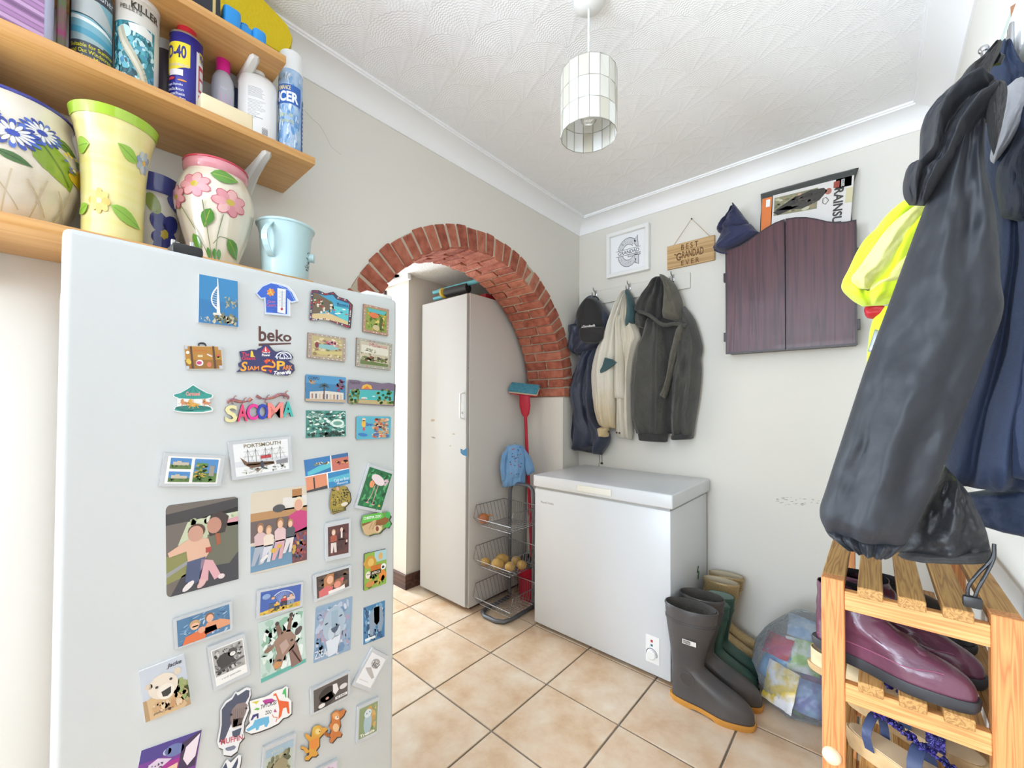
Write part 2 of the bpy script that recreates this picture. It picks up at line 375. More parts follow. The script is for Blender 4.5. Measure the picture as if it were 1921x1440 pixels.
g = G(); g.box(-WT, .15, RL-.12, RL, 0, CZ+.03); g.box(1.55, RW+.12, RL-.12, RL, 0, CZ+.03); g.box(.15, 1.55, RL-.12, RL, 2.2, CZ+.03)
struct(g.build('wall_front', MT['wall']))
g = G()
for a in (.15, .81, 1.49): g.box(a, a+.06, RL-.08, RL-.03, 0, 2.2)
g.box(.15, 1.55, RL-.08, RL-.03, 2.13, 2.2); g.box(.15, 1.55, RL-.08, RL-.03, 0, .12)
struct(g.build('door_1', MT['white_paint']))
struct(G().box(-.01, RW+.01, RL, .01, CZ, CZ+.08).build('ceiling', MT['artex']))
# added unseen brown door, put in to cut bounce onto the fridge
MT['added_door_brown'] = wood('added_door_brown', (112, 78, 54), (98, 66, 44), (80, 52, 36), 20, 'z', .5)
d2 = struct(G().box(RW-.03, RW-.0005, -4.4, -2.42, 0, 2.02, .003).build('added_door_2', MT['added_door_brown'])); d2['_o'] = (0, 0, 0)
G().lathe([(.008, 0), (.008, .03), (.024, .045), (.024, .06), (.004, .066)], n=18, M=Matrix.Translation((RW-.03, -2.52, 1.0)) @ Matrix.Rotation(radians(-90), 4, 'Y')).build('added_door_handle', MT['white_paint'], d2, 40)
# --- coving, mitred
prof = [(0, .078), (.006, .078), (.008, .072)]+[(.008+.080*(1-cos(t)), .072-.058*sin(t)) for t in [pi/2*i/8 for i in range(1, 9)]]+[(.092, .014), (.092, .008), (.098, .008), (.098, 0), (0, 0)]
def cove(name, a, b, na, nb, dirn):
    g = G(); rings = []
    for P, m_ in ((a, na), (b, nb)):
        rings.append([Vector((P[0]+dirn[0]*d+m_[0]*d, P[1]+dirn[1]*d+m_[1]*d, CZ-h)) for d, h in prof])
    g.loft(rings); struct(g.build(name, MT['coving'], smooth=30))
cove('trim_1', (0, RL), (0, 0), (0, 0), (0, -1), (1, 0))
cove('trim_2', (0, 0), (RW, 0), (1, 0), (-1, 0), (0, -1))
cove('trim_3', (RW, RL), (RW, 0), (0, 0), (0, -1), (-1, 0))
# --- lobby beyond the arch
PY, PX, LZ = -.757, -.848, 2.075
struct(G().box(-3.3, PX, PY, 0, 0, LZ+.2).build('wall_lobby_pier', MT['lobby']))
g = G(); g.box(-3.4, -3.3, RL, -1.68, 0, 2.4); g.box(-3.4, -3.3, -.78, .1, 0, 2.4); g.box(-3.4, -3.3, -1.68, -.78, 2.05, 2.4)
struct(g.build('wall_lobby_far', MT['lobby']))
g = G(); g.box(-3.36, -3.32, -1.68, -1.62, 0, 2.05); g.box(-3.36, -3.32, -.84, -.78, 0, 2.05); g.box(-3.36, -3.32, -1.68, -.78, 1.99, 2.05); g.box(-3.36, -3.32, -1.68, -.78, 0, .10)
struct(g.build('added_door_3', MT['brown_frame'] if 'brown_frame' in MT else MT['white_paint']))  # unseen lobby door, added to carry light through the arch
struct(G().box(-3.3, -WT, -2.55, -2.45, 0, 2.4).build('wall_lobby_side', MT['lobby']))
MT['lobby_ceiling'] = mat('stippled_ceiling', (228, 226, 222), .9, bump=(110, .5, 2))
sx0, sx1, sy0, sy1 = -2.0, -.895, -1.62, -.80
g = G(); g.box(sx1, -WT+.0, -2.5, .05, LZ, LZ+.05); g.box(-3.35, sx0, -2.5, .05, LZ, LZ+.05); g.box(sx0, sx1, sy1, .05, LZ, LZ+.05); g.box(sx0, sx1, -2.5, sy0, LZ, LZ+.05)
struct(g.build('ceiling_lobby', MT['lobby_ceiling']))
MT['brown_frame'] = mat('brown_frame', (72, 48, 42), .4)
g = G(); g.box(sx0, sx1, sy1-.03, sy1, LZ-.012, LZ+.06); g.box(sx1-.03, sx1, sy0, sy1, LZ-.012, LZ+.06); g.box(sx0, sx0+.03, sy0, sy1, LZ, LZ+.06); g.box(sx0, sx1, sy0, sy0+.03, LZ, LZ+.06)
struct(g.build('window_2', MT['brown_frame']))
struct(G().box(-3.3, PX+.03, PY-.028, PY+.0, LZ-.035, LZ, .003).build('trim_4', MT['white_paint']))
MT['dark_skirt'] = wood('dark_skirting', (96, 62, 50), (74, 46, 38), (58, 36, 32), 10, 'x', .4)
g = G(); g.box(-3.3, PX+.014, PY-.014, PY, 0, .095, .003); g.box(PX, PX+.014, PY, PY+.11, 0, .095, .003)
struct(g.build('baseboard_lobby', MT['dark_skirt']))
struct(G().box(-1.16, -1.115, PY-.02, PY, .0, 2.02, .003).build('trim_5', MT['brown_frame']))
struct(G().box(PX+.002, PX+.03, PY+.112, PY+.14, 0, .10, .003).build('trim_6', MT['white_paint']))
# ------------------------------------------------------------------ fridge freezer
MT['enamel'] = mat('white_enamel', (217, 220, 223), .28, bump=(240, .015, 1))
MT['fridge_white'] = mat('fridge_white', (205, 209, 209), .3, bump=(240, .015, 1))
MT['white_plastic'] = mat('white_plastic', (238, 238, 236), .35)
MT['grey_seal'] = mat('grey_seal', (176, 176, 174), .6)
FX, FY0, FY1, FZ = .600, -2.316, -1.766, 1.470
fr = thing('fridge', 'tall white fridge covered in souvenir magnets', 'fridge', (.3, -2.04, 0))
G().box(.04, .535, FY0+.004, FY1-.004, .03, FZ-.012, .006).build('cabinet', MT['fridge_white'], fr, 30)
G().box(.535, .547, FY0+.012, FY1-.012, .06, FZ-.02).build('door_seal', MT['grey_seal'], fr)
dr = G().box(.547, FX, FY0, FY1, .05, FZ, .010, 3).build('door', MT['fridge_white'], fr, 30)
G().box(.50, .588, FY1-.075, FY1-.006, FZ-.001, FZ+.011, .004).build('hinge_cover', MT['white_plastic'], fr, 30)
G().box(.50, .590, FY0+.006, FY0+.05, .0, .05, .004).build('foot', MT['grey_seal'], fr)
G().box(.50, .590, FY1-.05, FY1-.006, .0, .05, .004).build('foot', MT['grey_seal'], fr)
G().box(.06, .12, FY0+.02, FY1-.02, .0, .035, .004).build('foot', MT['grey_seal'], fr)
ink = Ink(quadmap((485, 611), (547, 624), (547, 641), (485, 641), 'x', FX)); ink.text('56302a', 'beko', 0, 0, 1, .98, .026)
ink2 = Ink(quadmap((485, 611), (547, 624), (547, 641), (485, 641), 'x', FX)); ink.rect('56302a', 0, 1.10, .98, 1.26)
b = ink.build('brand_badge', fr); b['label'] = 'dark brown beko badge'

# ------------------------------------------------------------------ chest freezer
cf = thing('chest_freezer', 'white chest freezer with lid under the hanging coats', 'freezer', (.43, -.27, 0))
G().box(.055, .808, -.538, -.03, .02, .755, .006).build('cabinet', MT['enamel'], cf, 30)
G().box(.06, .803, -.532, -.035, .753, .768).build('lid_seal', MT['grey_seal'], cf)
ld = G().box(.050, .820, -.547, -.012, .766, .829, .007, 3).build('lid', MT['enamel'], cf, 30)
q = [at(*p, 'y', -.547) for p in ((1083, 905), (1148, 913), (1148, 926), (1083, 917))]
G().box(.335, .53, -.5495, -.545, .779, .812, .004).build('handle', mat('cream_handle', (233, 232, 222), .4), ld)
MT['black_rubber'] = mat('black_rubber', (38, 37, 37), .7)
for x in (.09, .75):
    for y in (-.49, -.08): G().lathe([(.018, 0), (.018, .022)], (x, y, 0), 12).build('foot', MT['black_rubber'], cf)
MT['print_grey'] = MT['print']
def yq(x0, x1, z0, z1, y): return lambda u, v, h: Vector((x0+(x1-x0)*u, y-h, z1+(z0-z1)*v))
i = Ink(yq(.10, .185, .680, .692, -.538)); i.text('8a8a8a', 'Russell Hobbs', 0, 0, 1, 1, .01); i.build('brand_lettering', cf)
pn = G().box(.697, .760, -.5415, -.537, .072, .192, .002).build('control_panel', MT['white_plastic'], cf)
i = Ink(yq(.697, .760, .072, .192, -.5415)); i.rect('b03038', .36, .15, .52, .24); i.rect('2f6f78', .36, .31, .52, .39); i.build('indicator_lights', pn)
kn = G().lathe([(.021, 0), (.021, .008), (.017, .011), (.002, .011)], n=28, M=Matrix.Translation((.7245, -.5415, .111)) @ Matrix.Rotation(radians(90), 4, 'X')).build('dial', MT['white_plastic'], pn, 30)
i = Ink(lambda u, v, h: Vector((.7245+u, -.5415-h, .111+v)))
arc = [(.0245*cos(t), .0245*sin(t)) for t in [radians(-20+9*k) for k in range(26)]]; i.line('3a3f55', arc, .0028); i.build('dial_scale', pn)
i = Ink(lambda u, v, h: Vector((.808+h, -.20+.05*u, .42-.08*v)))
for k in range(7): i.ell(['2f6a3a', '3f8a4a', '23522c'][k % 3], .3+.5*random.random(), .15+.11*k, .22, .10, 8)
i.build('energy_sticker', cf)

# ------------------------------------------------------------------ tall lobby cupboard
MT['cup_white'] = mat('cupboard_white', (186, 184, 180), .45)
MT['cup_side'] = mat('cupboard_side', (220, 216, 210), .5)
cp = thing('tall_cupboard', 'tall white cupboard with a scuffed door beyond the arch', 'cupboard', (-.545, -.38, 0))
CYF = -.703
G().box(-.768, -.322, CYF+.020, -.05, .02, 1.878, .002).build('carcass', MT['cup_side'], cp)
G().box(-.75, -.34, CYF+.05, -.06, 0, .03).build('plinth', MT['dark_skirt'], cp)
cd_ = G().box(-.770, -.330, CYF, CYF+.018, .028, 1.874, .003).build('door', MT['cup_white'], cp)
G().tube([(-.352, CYF, 1.285), (-.352, CYF-.028, 1.278), (-.352, CYF-.028, 1.137), (-.352, CYF, 1.13)], .006, 8).build('handle', MT['white_plastic'], cd_, 50)
G().lathe([(.008, 0), (.008, .003)], n=14, M=Matrix.Translation((-.372, CYF, 1.167)) @ Matrix.Rotation(radians(90), 4, 'X')).build('keyhole', mat('steel', (150, 150, 150), .3, 1), cd_)
i = Ink(lambda u, v, h: at(u, v, 'y', CYF-h-.0002))
for x, y, a, b_ in ((812, 788, 3, 3), (813, 820, 4, 1.2), (851, 814, 2.5, 1.6), (845, 836, 1.6, 1.6), (879, 690, 1, 1), (885, 715, 1, 1)): i.ell(['8a8378', '6f6a60', 'a89a84'][x % 3], x, y, a, b_, 8, .3, .4)
i.build('scuffs', cd_, 'print_matt')['kind'] = 'stuff'
i = Ink(lambda u, v, h: at(u, v, 'y', CYF-h-.0002)); i.poly('2f6d93', [(864, 841), (870, 844), (876, 839), (876, 856), (868, 853), (864, 849)]); i.poly('4d8fae', [(866, 844), (871, 846), (870, 850), (866, 849)]); i.build('sticker', cd_, 'print_matt')
# things on top of the cupboard
TZ = 1.880
MT['turq'] = mat('turquoise_plastic', (98, 176, 190), .4); MT['blackp'] = mat('black_plastic', (34, 34, 36), .4); MT['yel'] = mat('yellow_plastic', (190, 160, 50), .45)
t = thing('folded_scooter', 'turquoise and black folded scooter on top of the tall cupboard', 'scooter', (-.45, -.6, TZ))
G().tube([(-.66, -.655, TZ+.075), (-.30, -.62, TZ+.085), (-.06+-.25, -.40, TZ+.10)], .014, 10).build('deck_tube', MT['turq'], t, 60)
G().tube([(-.70, -.66, TZ+.03), (-.61, -.65, TZ+.033)], .012, 8).build('grip', MT['turq'], t, 60)
G().tube([(-.70, -.665, TZ+.07), (-.61, -.655, TZ+.073)], .012, 8).build('grip', MT['turq'], t, 60)
Mx = Matrix.Translation((-.60, -.655, TZ+.052)) @ Matrix.Rotation(radians(80), 4, 'Y') @ Matrix.Rotation(radians(20), 4, 'X')
G().lathe([(.002, -.014), (.030, -.014), (.036, 0), (.030, .014), (.002, .014)], n=24, M=Mx).build('wheel', MT['yel'], t, 40)
G().tube([(-.58, -.655, TZ+.05), (-.40, -.63, TZ+.055)], .030, 10).build('folding_stem', MT['blackp'], t, 60)
tag(G().box(-.52, -.34, -.54, -.36, TZ, TZ+.030, .003).build('red_folder', mat('red_card', (176, 40, 50), .5), origin=(-.45, -.5, TZ)), 'flat red folder lying on top of the tall cupboard', 'folder')
tag(G().box(-.50, -.33, -.34, -.08, TZ, TZ+.11, .006).build('black_case', MT['blackp'], origin=(-.41, -.2, TZ)), 'black case at the back of the tall cupboard top', 'case')

# ------------------------------------------------------------------ dartboard cabinet
MT['mahog'] = wood('mahogany', (88, 50, 56), (78, 42, 50), (62, 34, 42), 30, 'z', .38, .7, .1)
MT['mahog_edge'] = mat('dark_edge', (44, 28, 34), .35)
dc = thing('dartboard_cabinet', 'dark mahogany dartboard cabinet with arched top on the back wall', 'cabinet', (1.17, -.05, 1.475))
dx0, dx1, dz0, dm = .918, 1.424, 1.474, 1.171
prof_t = [(.918, 1.997), (.955, 1.999), (.99, 2.006), (1.025, 2.022), (1.06, 2.042), (1.095, 2.060), (1.13, 2.074), (1.171, 2.080), (1.21, 2.076), (1.25, 2.065), (1.29, 2.045), (1.325, 2.024), (1.36, 2.009), (1.39, 2.003), (1.424, 2.002)]
def xz(u, v, tt): return Vector((u, tt, v))
G().prism([(dx0+.006, dz0+.004)]+[(dx1-.006, dz0+.004)]+[(x, z-.006) for x, z in prof_t[::-1]], xz, -.074, -.001).build('case', MT['mahog_edge'], dc)
for a, b_, nm in ((dx0, dm-.0015, 'L'), (dm+.0015, dx1, 'R')):
    pts = [(x, z) for x, z in prof_t if a-.001 < x < b_+.001]
    if nm == 'L': pts = pts[:-1]+[(b_, 2.080)] if pts[-1][0] > b_ else pts+[(b_, 2.080)]
    else: pts = [(a, 2.080)]+[p for p in pts if p[0] > a]
    d = G().prism([(a, dz0), (b_, dz0)]+pts[::-1], xz, -.094, -.076).build('door', MT['mahog_edge'], dc)
    ins = .007; pi_ = [(min(max(x, a+ins), b_-(.0015 if nm == 'L' else ins)) if nm == 'L' else min(max(x, a+.0015), b_-ins), z-ins) for x, z in pts]
    G().prism([(a+(ins if nm == 'L' else .0015), dz0+ins), (b_-(.0015 if nm == 'L' else ins), dz0+ins)]+pi_[::-1], xz, -.0955, -.090).build('panel', MT['mahog'], d)
for x in (dx0-.004, dx1+.004):
    for z in (1.56, 1.86): G().box(x-.006, x+.006, -.092, -.070, z-.022, z+.022, .001).build('hinge', MT['mahog_edge'], dc)

# ------------------------------------------------------------------ framed letter print
fm = thing('picture_frame', 'white box frame with a grey letter G print', 'picture', (.355, -.01, 2.0))
MT['frame_white'] = mat('frame_white', (240, 240, 238), .4)
x0, x1, z0, z1 = .218, .492, 2.010, 2.286; y0 = -.032
g = G()
for a in ((x0, x1, z0, z0+.022), (x0, x1, z1-.022, z1), (x0, x0+.022, z0+.022, z1-.022), (x1-.022, x1, z0+.022, z1-.022)): g.box(a[0], a[1], y0, -.001, a[2], a[3], .001, 1)
g.build('frame', MT['frame_white'], fm)
G().box(x0+.02, x1-.02, -.010, -.002, z0+.02, z1-.02).build('mount', mat('mount_white', (244, 245, 247), .6), fm)
i = Ink(yq(x0+.02, x1-.02, z0+.02, z1-.02, -.0102))
def arcband(i, c, cx, cy, ro, ri, t0, t1, n=22, ys=1.):
    p = [(cx+ro*cos(lerp(t0, t1, k/n)), cy+ro*ys*sin(lerp(t0, t1, k/n))) for k in range(n+1)]; q_ = [(cx+ri*cos(lerp(t1, t0, k/n)), cy+ri*ys*sin(lerp(t1, t0, k/n))) for k in range(n+1)]
    for k in range(n): i.poly(c, [p[k], p[k+1], q_[n-k-1], q_[n-k]])
for c, e in (('5f6068', .012), ('d4d5da', 0.)):
    arcband(i, c, .5, .5, .29+e, .17-e, radians(40), radians(318), 26, 1.25)
    i.rect(c, .50-e, .52-e, .82+e, .62+e); i.poly(c, [(.66-e, .6), (.78+e, .6), (.78+e, .86+e), (.70-e, .80+e)]); i.poly(c, [(.66-e, .24-e), (.75+e, .12-e), (.77+e, .40+e), (.70-e, .36+e)])
    i.layer()
for k in range(50):
    t = random.uniform(radians(45), radians(310)); r = random.uniform(.18, .28); i.ell(random.choice(['85868e', '9c9da4', 'd8d9dd']), .5+r*cos(t), .5+1.25*r*sin(t), .014, .008, 6, t)
i.layer(); i.rect('f1f2f4', .18, .42, .84, .56); i.layer(); i.line('6a6b72', [(.16, .42), (.84, .42)], .012); i.line('6a6b72', [(.16, .565), (.84, .565)], .014); i.text('6f7078', 'GRANDAD', .22, .445, .80, .54, .02); i.build('print', fm, 'print_matt')
# ------------------------------------------------------------------ wooden sign
sg = thing('wooden_sign', 'small wooden sign reading best grandad ever hung on string', 'sign', (.72, -.005, 1.985))
MT['oak'] = wood('oak_board', (206, 172, 124), (196, 160, 110), (176, 138, 90), 16, 'x', .6, 1.0)
G().box(.594, .846, -.012, -.003, 1.987, 2.121, .001, 1).build('board', MT['oak'], sg)
g = G(); g.tube([(.628, -.013, 2.108), (.63, -.008, 2.122), (.727, -.008, 2.243), (.82, -.008, 2.122), (.822, -.013, 2.108)], .0014, 5).build('string', mat('jute_string', (196, 168, 128), .9), sg)
G().lathe([(.003, 0), (.003, .012), (.001, .013)], n=8, M=Matrix.Translation((.727, 0, 2.243)) @ Matrix.Rotation(radians(90), 4, 'X')).build('nail', MT['mahog_edge'], sg)
i = Ink(yq(.594, .846, 1.987, 2.121, -.0121)); ik = '6b4a2a'
i.text(ik, 'B E S T', .31, .07, .67, .30, .015); i.text(ik, 'RANDAD', .33, .36, .78, .66, .02); i.text(ik, 'E V E R', .31, .74, .69, .95, .015)
arcband(i, ik, .265, .55, .062, .040, radians(40), radians(330), 16, 2.6); i.rect(ik, .265, .56, .325, .62); i.line(ik, [(.16, .40), (.20, .46), (.27, .42)], .03); i.build('lettering', sg, 'print_matt')
# ------------------------------------------------------------------ coat rail on the back wall
MT['rail_white'] = mat('rail_cream', (226, 222, 212), .6)
rl = thing('coat_rail', 'pale painted coat rail with hooks on the back wall', 'coat rail', (.35, -.005, 1.86))
G().box(.012, .72, -.014, -.0005, 1.862, 1.948, .002, 1).build('board', MT['rail_white'], rl)
MT['chrome'] = mat('chrome', (190, 190, 192), .25, 1)
def hook(x, z, y, par):
    g = G(); g.box(x-.008, x+.008, y-.003, y, z-.02, z+.022, .002, 1); g.tube([(x, y-.002, z-.005), (x, y-.025, z-.022), (x, y-.045, z-.02), (x, y-.05, z)], .004, 8); g.tube([(x, y-.002, z+.006), (x, y-.03, z+.02), (x, y-.034, z+.034)], .0035, 8)
    return g.build('hook', MT['chrome'], par, 50)
for x in (.135, .366, .628): hook(x, 1.930, -.014, rl)
# ------------------------------------------------------------------ pendant lamp
LX, LY, LR, LZ0, LZ1 = .845, -1.283, .0815, 2.011, 2.192
lp = thing('pendant_lamp', 'white capiz shell pendant lamp hanging from the ceiling', 'lamp', (LX, LY, LZ0))
G().lathe([(.045, CZ-.001), (.045, CZ-.012), (.03, CZ-.024), (.008, CZ-.028)], (LX, LY, 0), 28).build('ceiling_rose', MT['white_plastic'], lp, 40)
G().tube([(LX, LY, CZ-.02), (LX, LY, LZ1-.02)], .003, 8).build('cord', MT['white_plastic'], lp, 60)
G().lathe([(.016, LZ1-.02), (.016, LZ1-.065), (.013, LZ1-.07)], (LX, LY, 0), 20).build('lamp_holder', MT['white_plastic'], lp, 40)
MT['bulb'] = mat('clear_bulb', (245, 245, 240), .03, trans=.95)
G().lathe([(.012, LZ1-.068), (.014, LZ1-.08), (.022, LZ1-.10), (.026, LZ1-.118), (.022, LZ1-.136), (.012, LZ1-.145), (.001, LZ1-.147)], (LX, LY, 0), 24).build('bulb', MT['bulb'], lp, 60)
def capiz(nm, c):
    m = mat(nm, c, .3, bump=(40, .05), coat=.2); nt = m.node_tree; b = nt.nodes['Principled BSDF']; tr = nt.nodes.new('ShaderNodeBsdfTranslucent'); tr.inputs[0].default_value = (*lin(c), 1)
    mx = nt.nodes.new('ShaderNodeMixShader'); mx.inputs[0].default_value = .28; nt.links.new(b.outputs[0], mx.inputs[1]); nt.links.new(tr.outputs[0], mx.inputs[2]); nt.links.new(mx.outputs[0], nt.nodes['Material Output'].inputs[0]); return m
cz = [capiz('capiz_white', (252, 252, 250)), capiz('capiz_pearl', (240, 238, 230)), capiz('capiz_cream', (226, 222, 208))]
sh = bpy.data.objects.new('lamp_shade', None); COL.objects.link(sh); sh.parent = lp; sh['_o'] = lp['_o']
NC = 17; wires = G()
for r_ in range(3):
    za, zb = LZ0+(LZ1-LZ0)*r_/3, LZ0+(LZ1-LZ0)*(r_+1)/3
    for c_ in range(NC):
        a0, a1 = 2*pi*c_/NC+.1, 2*pi*(c_+1)/NC+.1
        p0, p1 = (LX+LR*cos(a0), LY+LR*sin(a0)), (LX+LR*cos(a1), LY+LR*sin(a1)); tl = random.uniform(-.0012, .0012)
        g = G(); v = []
        for k in (0, .0009):
            rr = LR+k; q0, q1 = (LX+rr*cos(a0+.012), LY+rr*sin(a0+.012)), (LX+rr*cos(a1-.012), LY+rr*sin(a1-.012))
            v += [(q0[0], q0[1], za+.001), (q1[0], q1[1], za+.001), (q1[0]+tl, q1[1]-tl, zb-.001), (q0[0]-tl, q0[1]+tl, zb-.001)]
        g.add(v, [(0, 1, 2, 3), (7, 6, 5, 4), (0, 4, 5, 1), (1, 5, 6, 2), (2, 6, 7, 3), (3, 7, 4, 0)]); g.build('pane', random.choice([cz[0], cz[1], cz[1], cz[2]]), sh)
for c_ in range(NC):
    a0 = 2*pi*c_/NC+.1; wires.tube([(LX+(LR+.0005)*cos(a0), LY+(LR+.0005)*sin(a0), z) for z in (LZ0, LZ1)], .0011, 5)
for z in (LZ0, LZ0+(LZ1-LZ0)/3, LZ0+(LZ1-LZ0)*2/3, LZ1): wires.tube([(LX+(LR+.0005)*cos(2*pi*c_/NC+.1), LY+(LR+.0005)*sin(2*pi*c_/NC+.1), z) for c_ in range(NC)], .0011, 5, closed=True)
for k in range(3):
    a = 2*pi*k/3; wires.tube([(LX+.014*cos(a), LY+.014*sin(a), LZ1-.03), (LX+LR*cos(a), LY+LR*sin(a), LZ1)], .0011, 5)
wires.build('wire_frame', mat('solder_wire', (168, 164, 154), .4, .7), sh)
# ------------------------------------------------------------------ shelves on the left wall
MT['beech'] = wood('beech_board', (218, 168, 104), (212, 160, 95), (204, 150, 86), 22, 'y', .42, .8, .1)
MT['bracket'] = mat('white_bracket', (236, 234, 228), .35)
SM, SU, SL = 1.936, 2.184, 1.573          # top faces of the three boards
def shelf(z, y1, br, label):
    t = thing('wall_shelf', label, 'shelf', (.125, (-2.49+y1)/2, z-.022), 'shelves on the left wall')
    g = G(); g.box(.0005, .25, -2.49, y1, z-.022, z, .003, 2); g.build('board', MT['beech'], t, 30)
    for y in br:
        b = G(); P = [(.004, z-.075), (.10, z-.040), (.195, z-.030)]
        rings = []
        for x, w_, zt, zb in ((.001, .016, z-.0225, z-.10), (.03, .015, z-.0225, z-.082), (.10, .013, z-.0225, z-.052), (.17, .012, z-.0225, z-.038), (.208, .012, z-.0225, z-.034), (.219, .007, z-.0225, z-.030)):
            m_ = (zt+zb)/2; rings.append([Vector((x, y+dx*w_, z_)) for dx, z_ in ((-1, zt), (1, zt), (1, zb+.006), (.55, zb), (-.55, zb), (-1, zb+.006))])
        b.loft(rings).build('bracket', MT['bracket'], t, 40)
    return t
shelf(SM, -1.820, (-1.935, -2.44), 'middle beech shelf on the left wall holding sprays and bottles')
shelf(SU, -1.902, (-1.968, -2.44), 'topmost beech shelf under the ceiling holding the yellow float')
shelf(SL, -1.820, (-2.44,), 'lowest beech shelf behind the fridge holding vases and pots')

def facing(c): return atan2(CAM.y-c[1], CAM.x-c[0])
def flower(i, cp, cc, u, v, r, n, asp=1., rot=0., edge=None):
    for k in range(n):
        a = 2*pi*k/n+rot
        if edge: i.ell(edge, u+r*.58*cos(a), v+r*.58*sin(a)*asp, r*.46, r*.34*1., 10, a)
    if edge: i.layer()
    for k in range(n):
        a = 2*pi*k/n+rot; i.ell(cp if isinstance(cp, str) else cp[k % len(cp)], u+r*.58*cos(a), v+r*.58*sin(a)*asp, r*.40, r*.28, 10, a)
    i.layer(); i.ell(cc, u, v, r*.24, r*.24*asp, 12); i.layer()
def leaf(i, c, u0, v0, u1, v1, wd, c2=None):
    dx, dy = u1-u0, v1-v0; p = []
    for t in (0, .15, .35, .55, .75, .9, 1): p.append((u0+dx*t-dy*wd*sin(pi*t**.8), v0+dy*t+dx*wd*sin(pi*t**.8)))
    for t in (.9, .75, .55, .35, .15): p.append((u0+dx*t+dy*wd*sin(pi*t**.8), v0+dy*t-dx*wd*sin(pi*t**.8)))
    i.poly(c, p)
    if c2: i.layer(); i.line(c2, [(u0+dx*.1, v0+dy*.1), (u0+dx*.9, v0+dy*.9)], abs(wd)*.12*sqrt(dx*dx+dy*dy))
def pot(name, label, cat, c, prof, m, n=56, warp=None, inner=.006, floor=.01):
    """hollow turned vessel; returns thing and radius-at-height"""
    P = spline([(r, z, 0) for r, z in prof], 26); P = [(p.x, p.y) for p in P]
    t = thing(name, label, cat, (c[0], c[1], P[0][1]))
    pr = [(P[0][0]-.004, P[0][1])]+P; ins = [(max(.004, r-inner), z) for r, z in P[::-1] if z > P[0][1]+floor]; pr += [(P[-1][0]-inner*.5, P[-1][1]+.002)]+ins+[(.003, P[0][1]+floor)]
    G().lathe(pr, (c[0], c[1], 0), n, warp=warp).build('body', m, t, 60)
    def rad(z):
        for (r0, z0), (r1, z1) in zip(P, P[1:]):
            if z0 <= z <= z1: return r0+(r1-r0)*(z-z0)/(z1-z0+1e-9)
        return P[-1][0] if z > P[-1][1] else P[0][0]
    return t, rad
def glaze_mat(nm, c, c2=None, sc=9, con=.3, st=(1, 1, 1), rough=.12): return mat(nm, c, rough, coat=.7, var=(sc, c2, con, st) if c2 else None)
def wrap(c, rad, z0, z1, half, off=.0009):
    f = facing(c)
    def fn(u, v, h):
        a = f-half+2*half*u; z = z1+(z0-z1)*v; r = rad(z)+off+h; return Vector((c[0]+r*cos(a), c[1]+r*sin(a), z))
    return fn
# ---- vessels on the lowest shelf
c = (.112, -2.392); t, rad = pot('planter_pot', 'big cream basket weave planter with blue flowers and blue rim', 'planter', c, [(.062, SL), (.085, SL+.03), (.108, SL+.10), (.110, SL+.15), (.102, SL+.20), (.094, SL+.235), (.096, SL+.255)], glaze_mat('cream_glaze', (226, 214, 192), (238, 232, 220), 12, .25),
    warp=lambda a, z: 1+.012*(sin(a*9+z*60)*sin(a*9-z*60)) if z < SL+.15 else 1)
G().tube([(c[0]+.0935*cos(2*pi*k/40), c[1]+.0935*sin(2*pi*k/40), SL+.255) for k in range(40)], .0045, 8, True).build('rim', mat('blue_rim_glaze', (60, 66, 160), .15, coat=.5), t, 60)
i = Ink(wrap(c, rad, SL+.0, SL+.25, radians(90)), .00025)
leaf(i, '8aa82a', .62, .30, .80, .62, .28, '5f7d1a'); leaf(i, '4f7c2c', .70, .22, .86, .28, .25, '35581c'); leaf(i, '9ab43a', .30, .42, .44, .55, .3); leaf(i, '3f6b2c', .46, .50, .60, .56, .22, '2c4d1e'); leaf(i, 'e0bd2a', .80, .40, .88, .56, .4); leaf(i, '6f9a30', .84, .36, .92, .30, .3)
i.layer()
for u, v, r in ((.64, .24, .110), (.52, .34, .125), (.40, .22, .085)):
    for k in range(16):
        a = 2*pi*k/16; i.ell(['2f4fb0', '4a6cc8', '2a3f96'][k % 3], u+r*.72*cos(a), v+r*.72*sin(a), r*.24, r*.12, 8, a)
    i.layer()
    for k in range(14):
        a = 2*pi*k/14+.2; i.ell('e9eaf2', u+r*.45*cos(a), v+r*.45*sin(a), r*.26, r*.08, 8, a)
    i.layer(); i.ell('2b47b4', u, v, r*.22, r*.20); i.layer()
flower(i, ['3fb0c0', '58c4d0'], '2f6f98', .38, .36, .05, 6)
for k in range(16): i.ell(random.choice(['dfe6f4', '5a6fb0', 'e8c83a', '3f6b2c']), random.uniform(.74, .9), random.uniform(.26, .5), .012, .012, 7)
for k in range(7):
    i.line('cfc0a2', [(.1+.14*k, .62), (.06+.14*k, .96)], .008); i.line('c9b99a', [(.02+.14*k, .66), (.14+.14*k, .90)], .008)
i.build('painted_flowers', t, 'glaze', 40, 14, True)

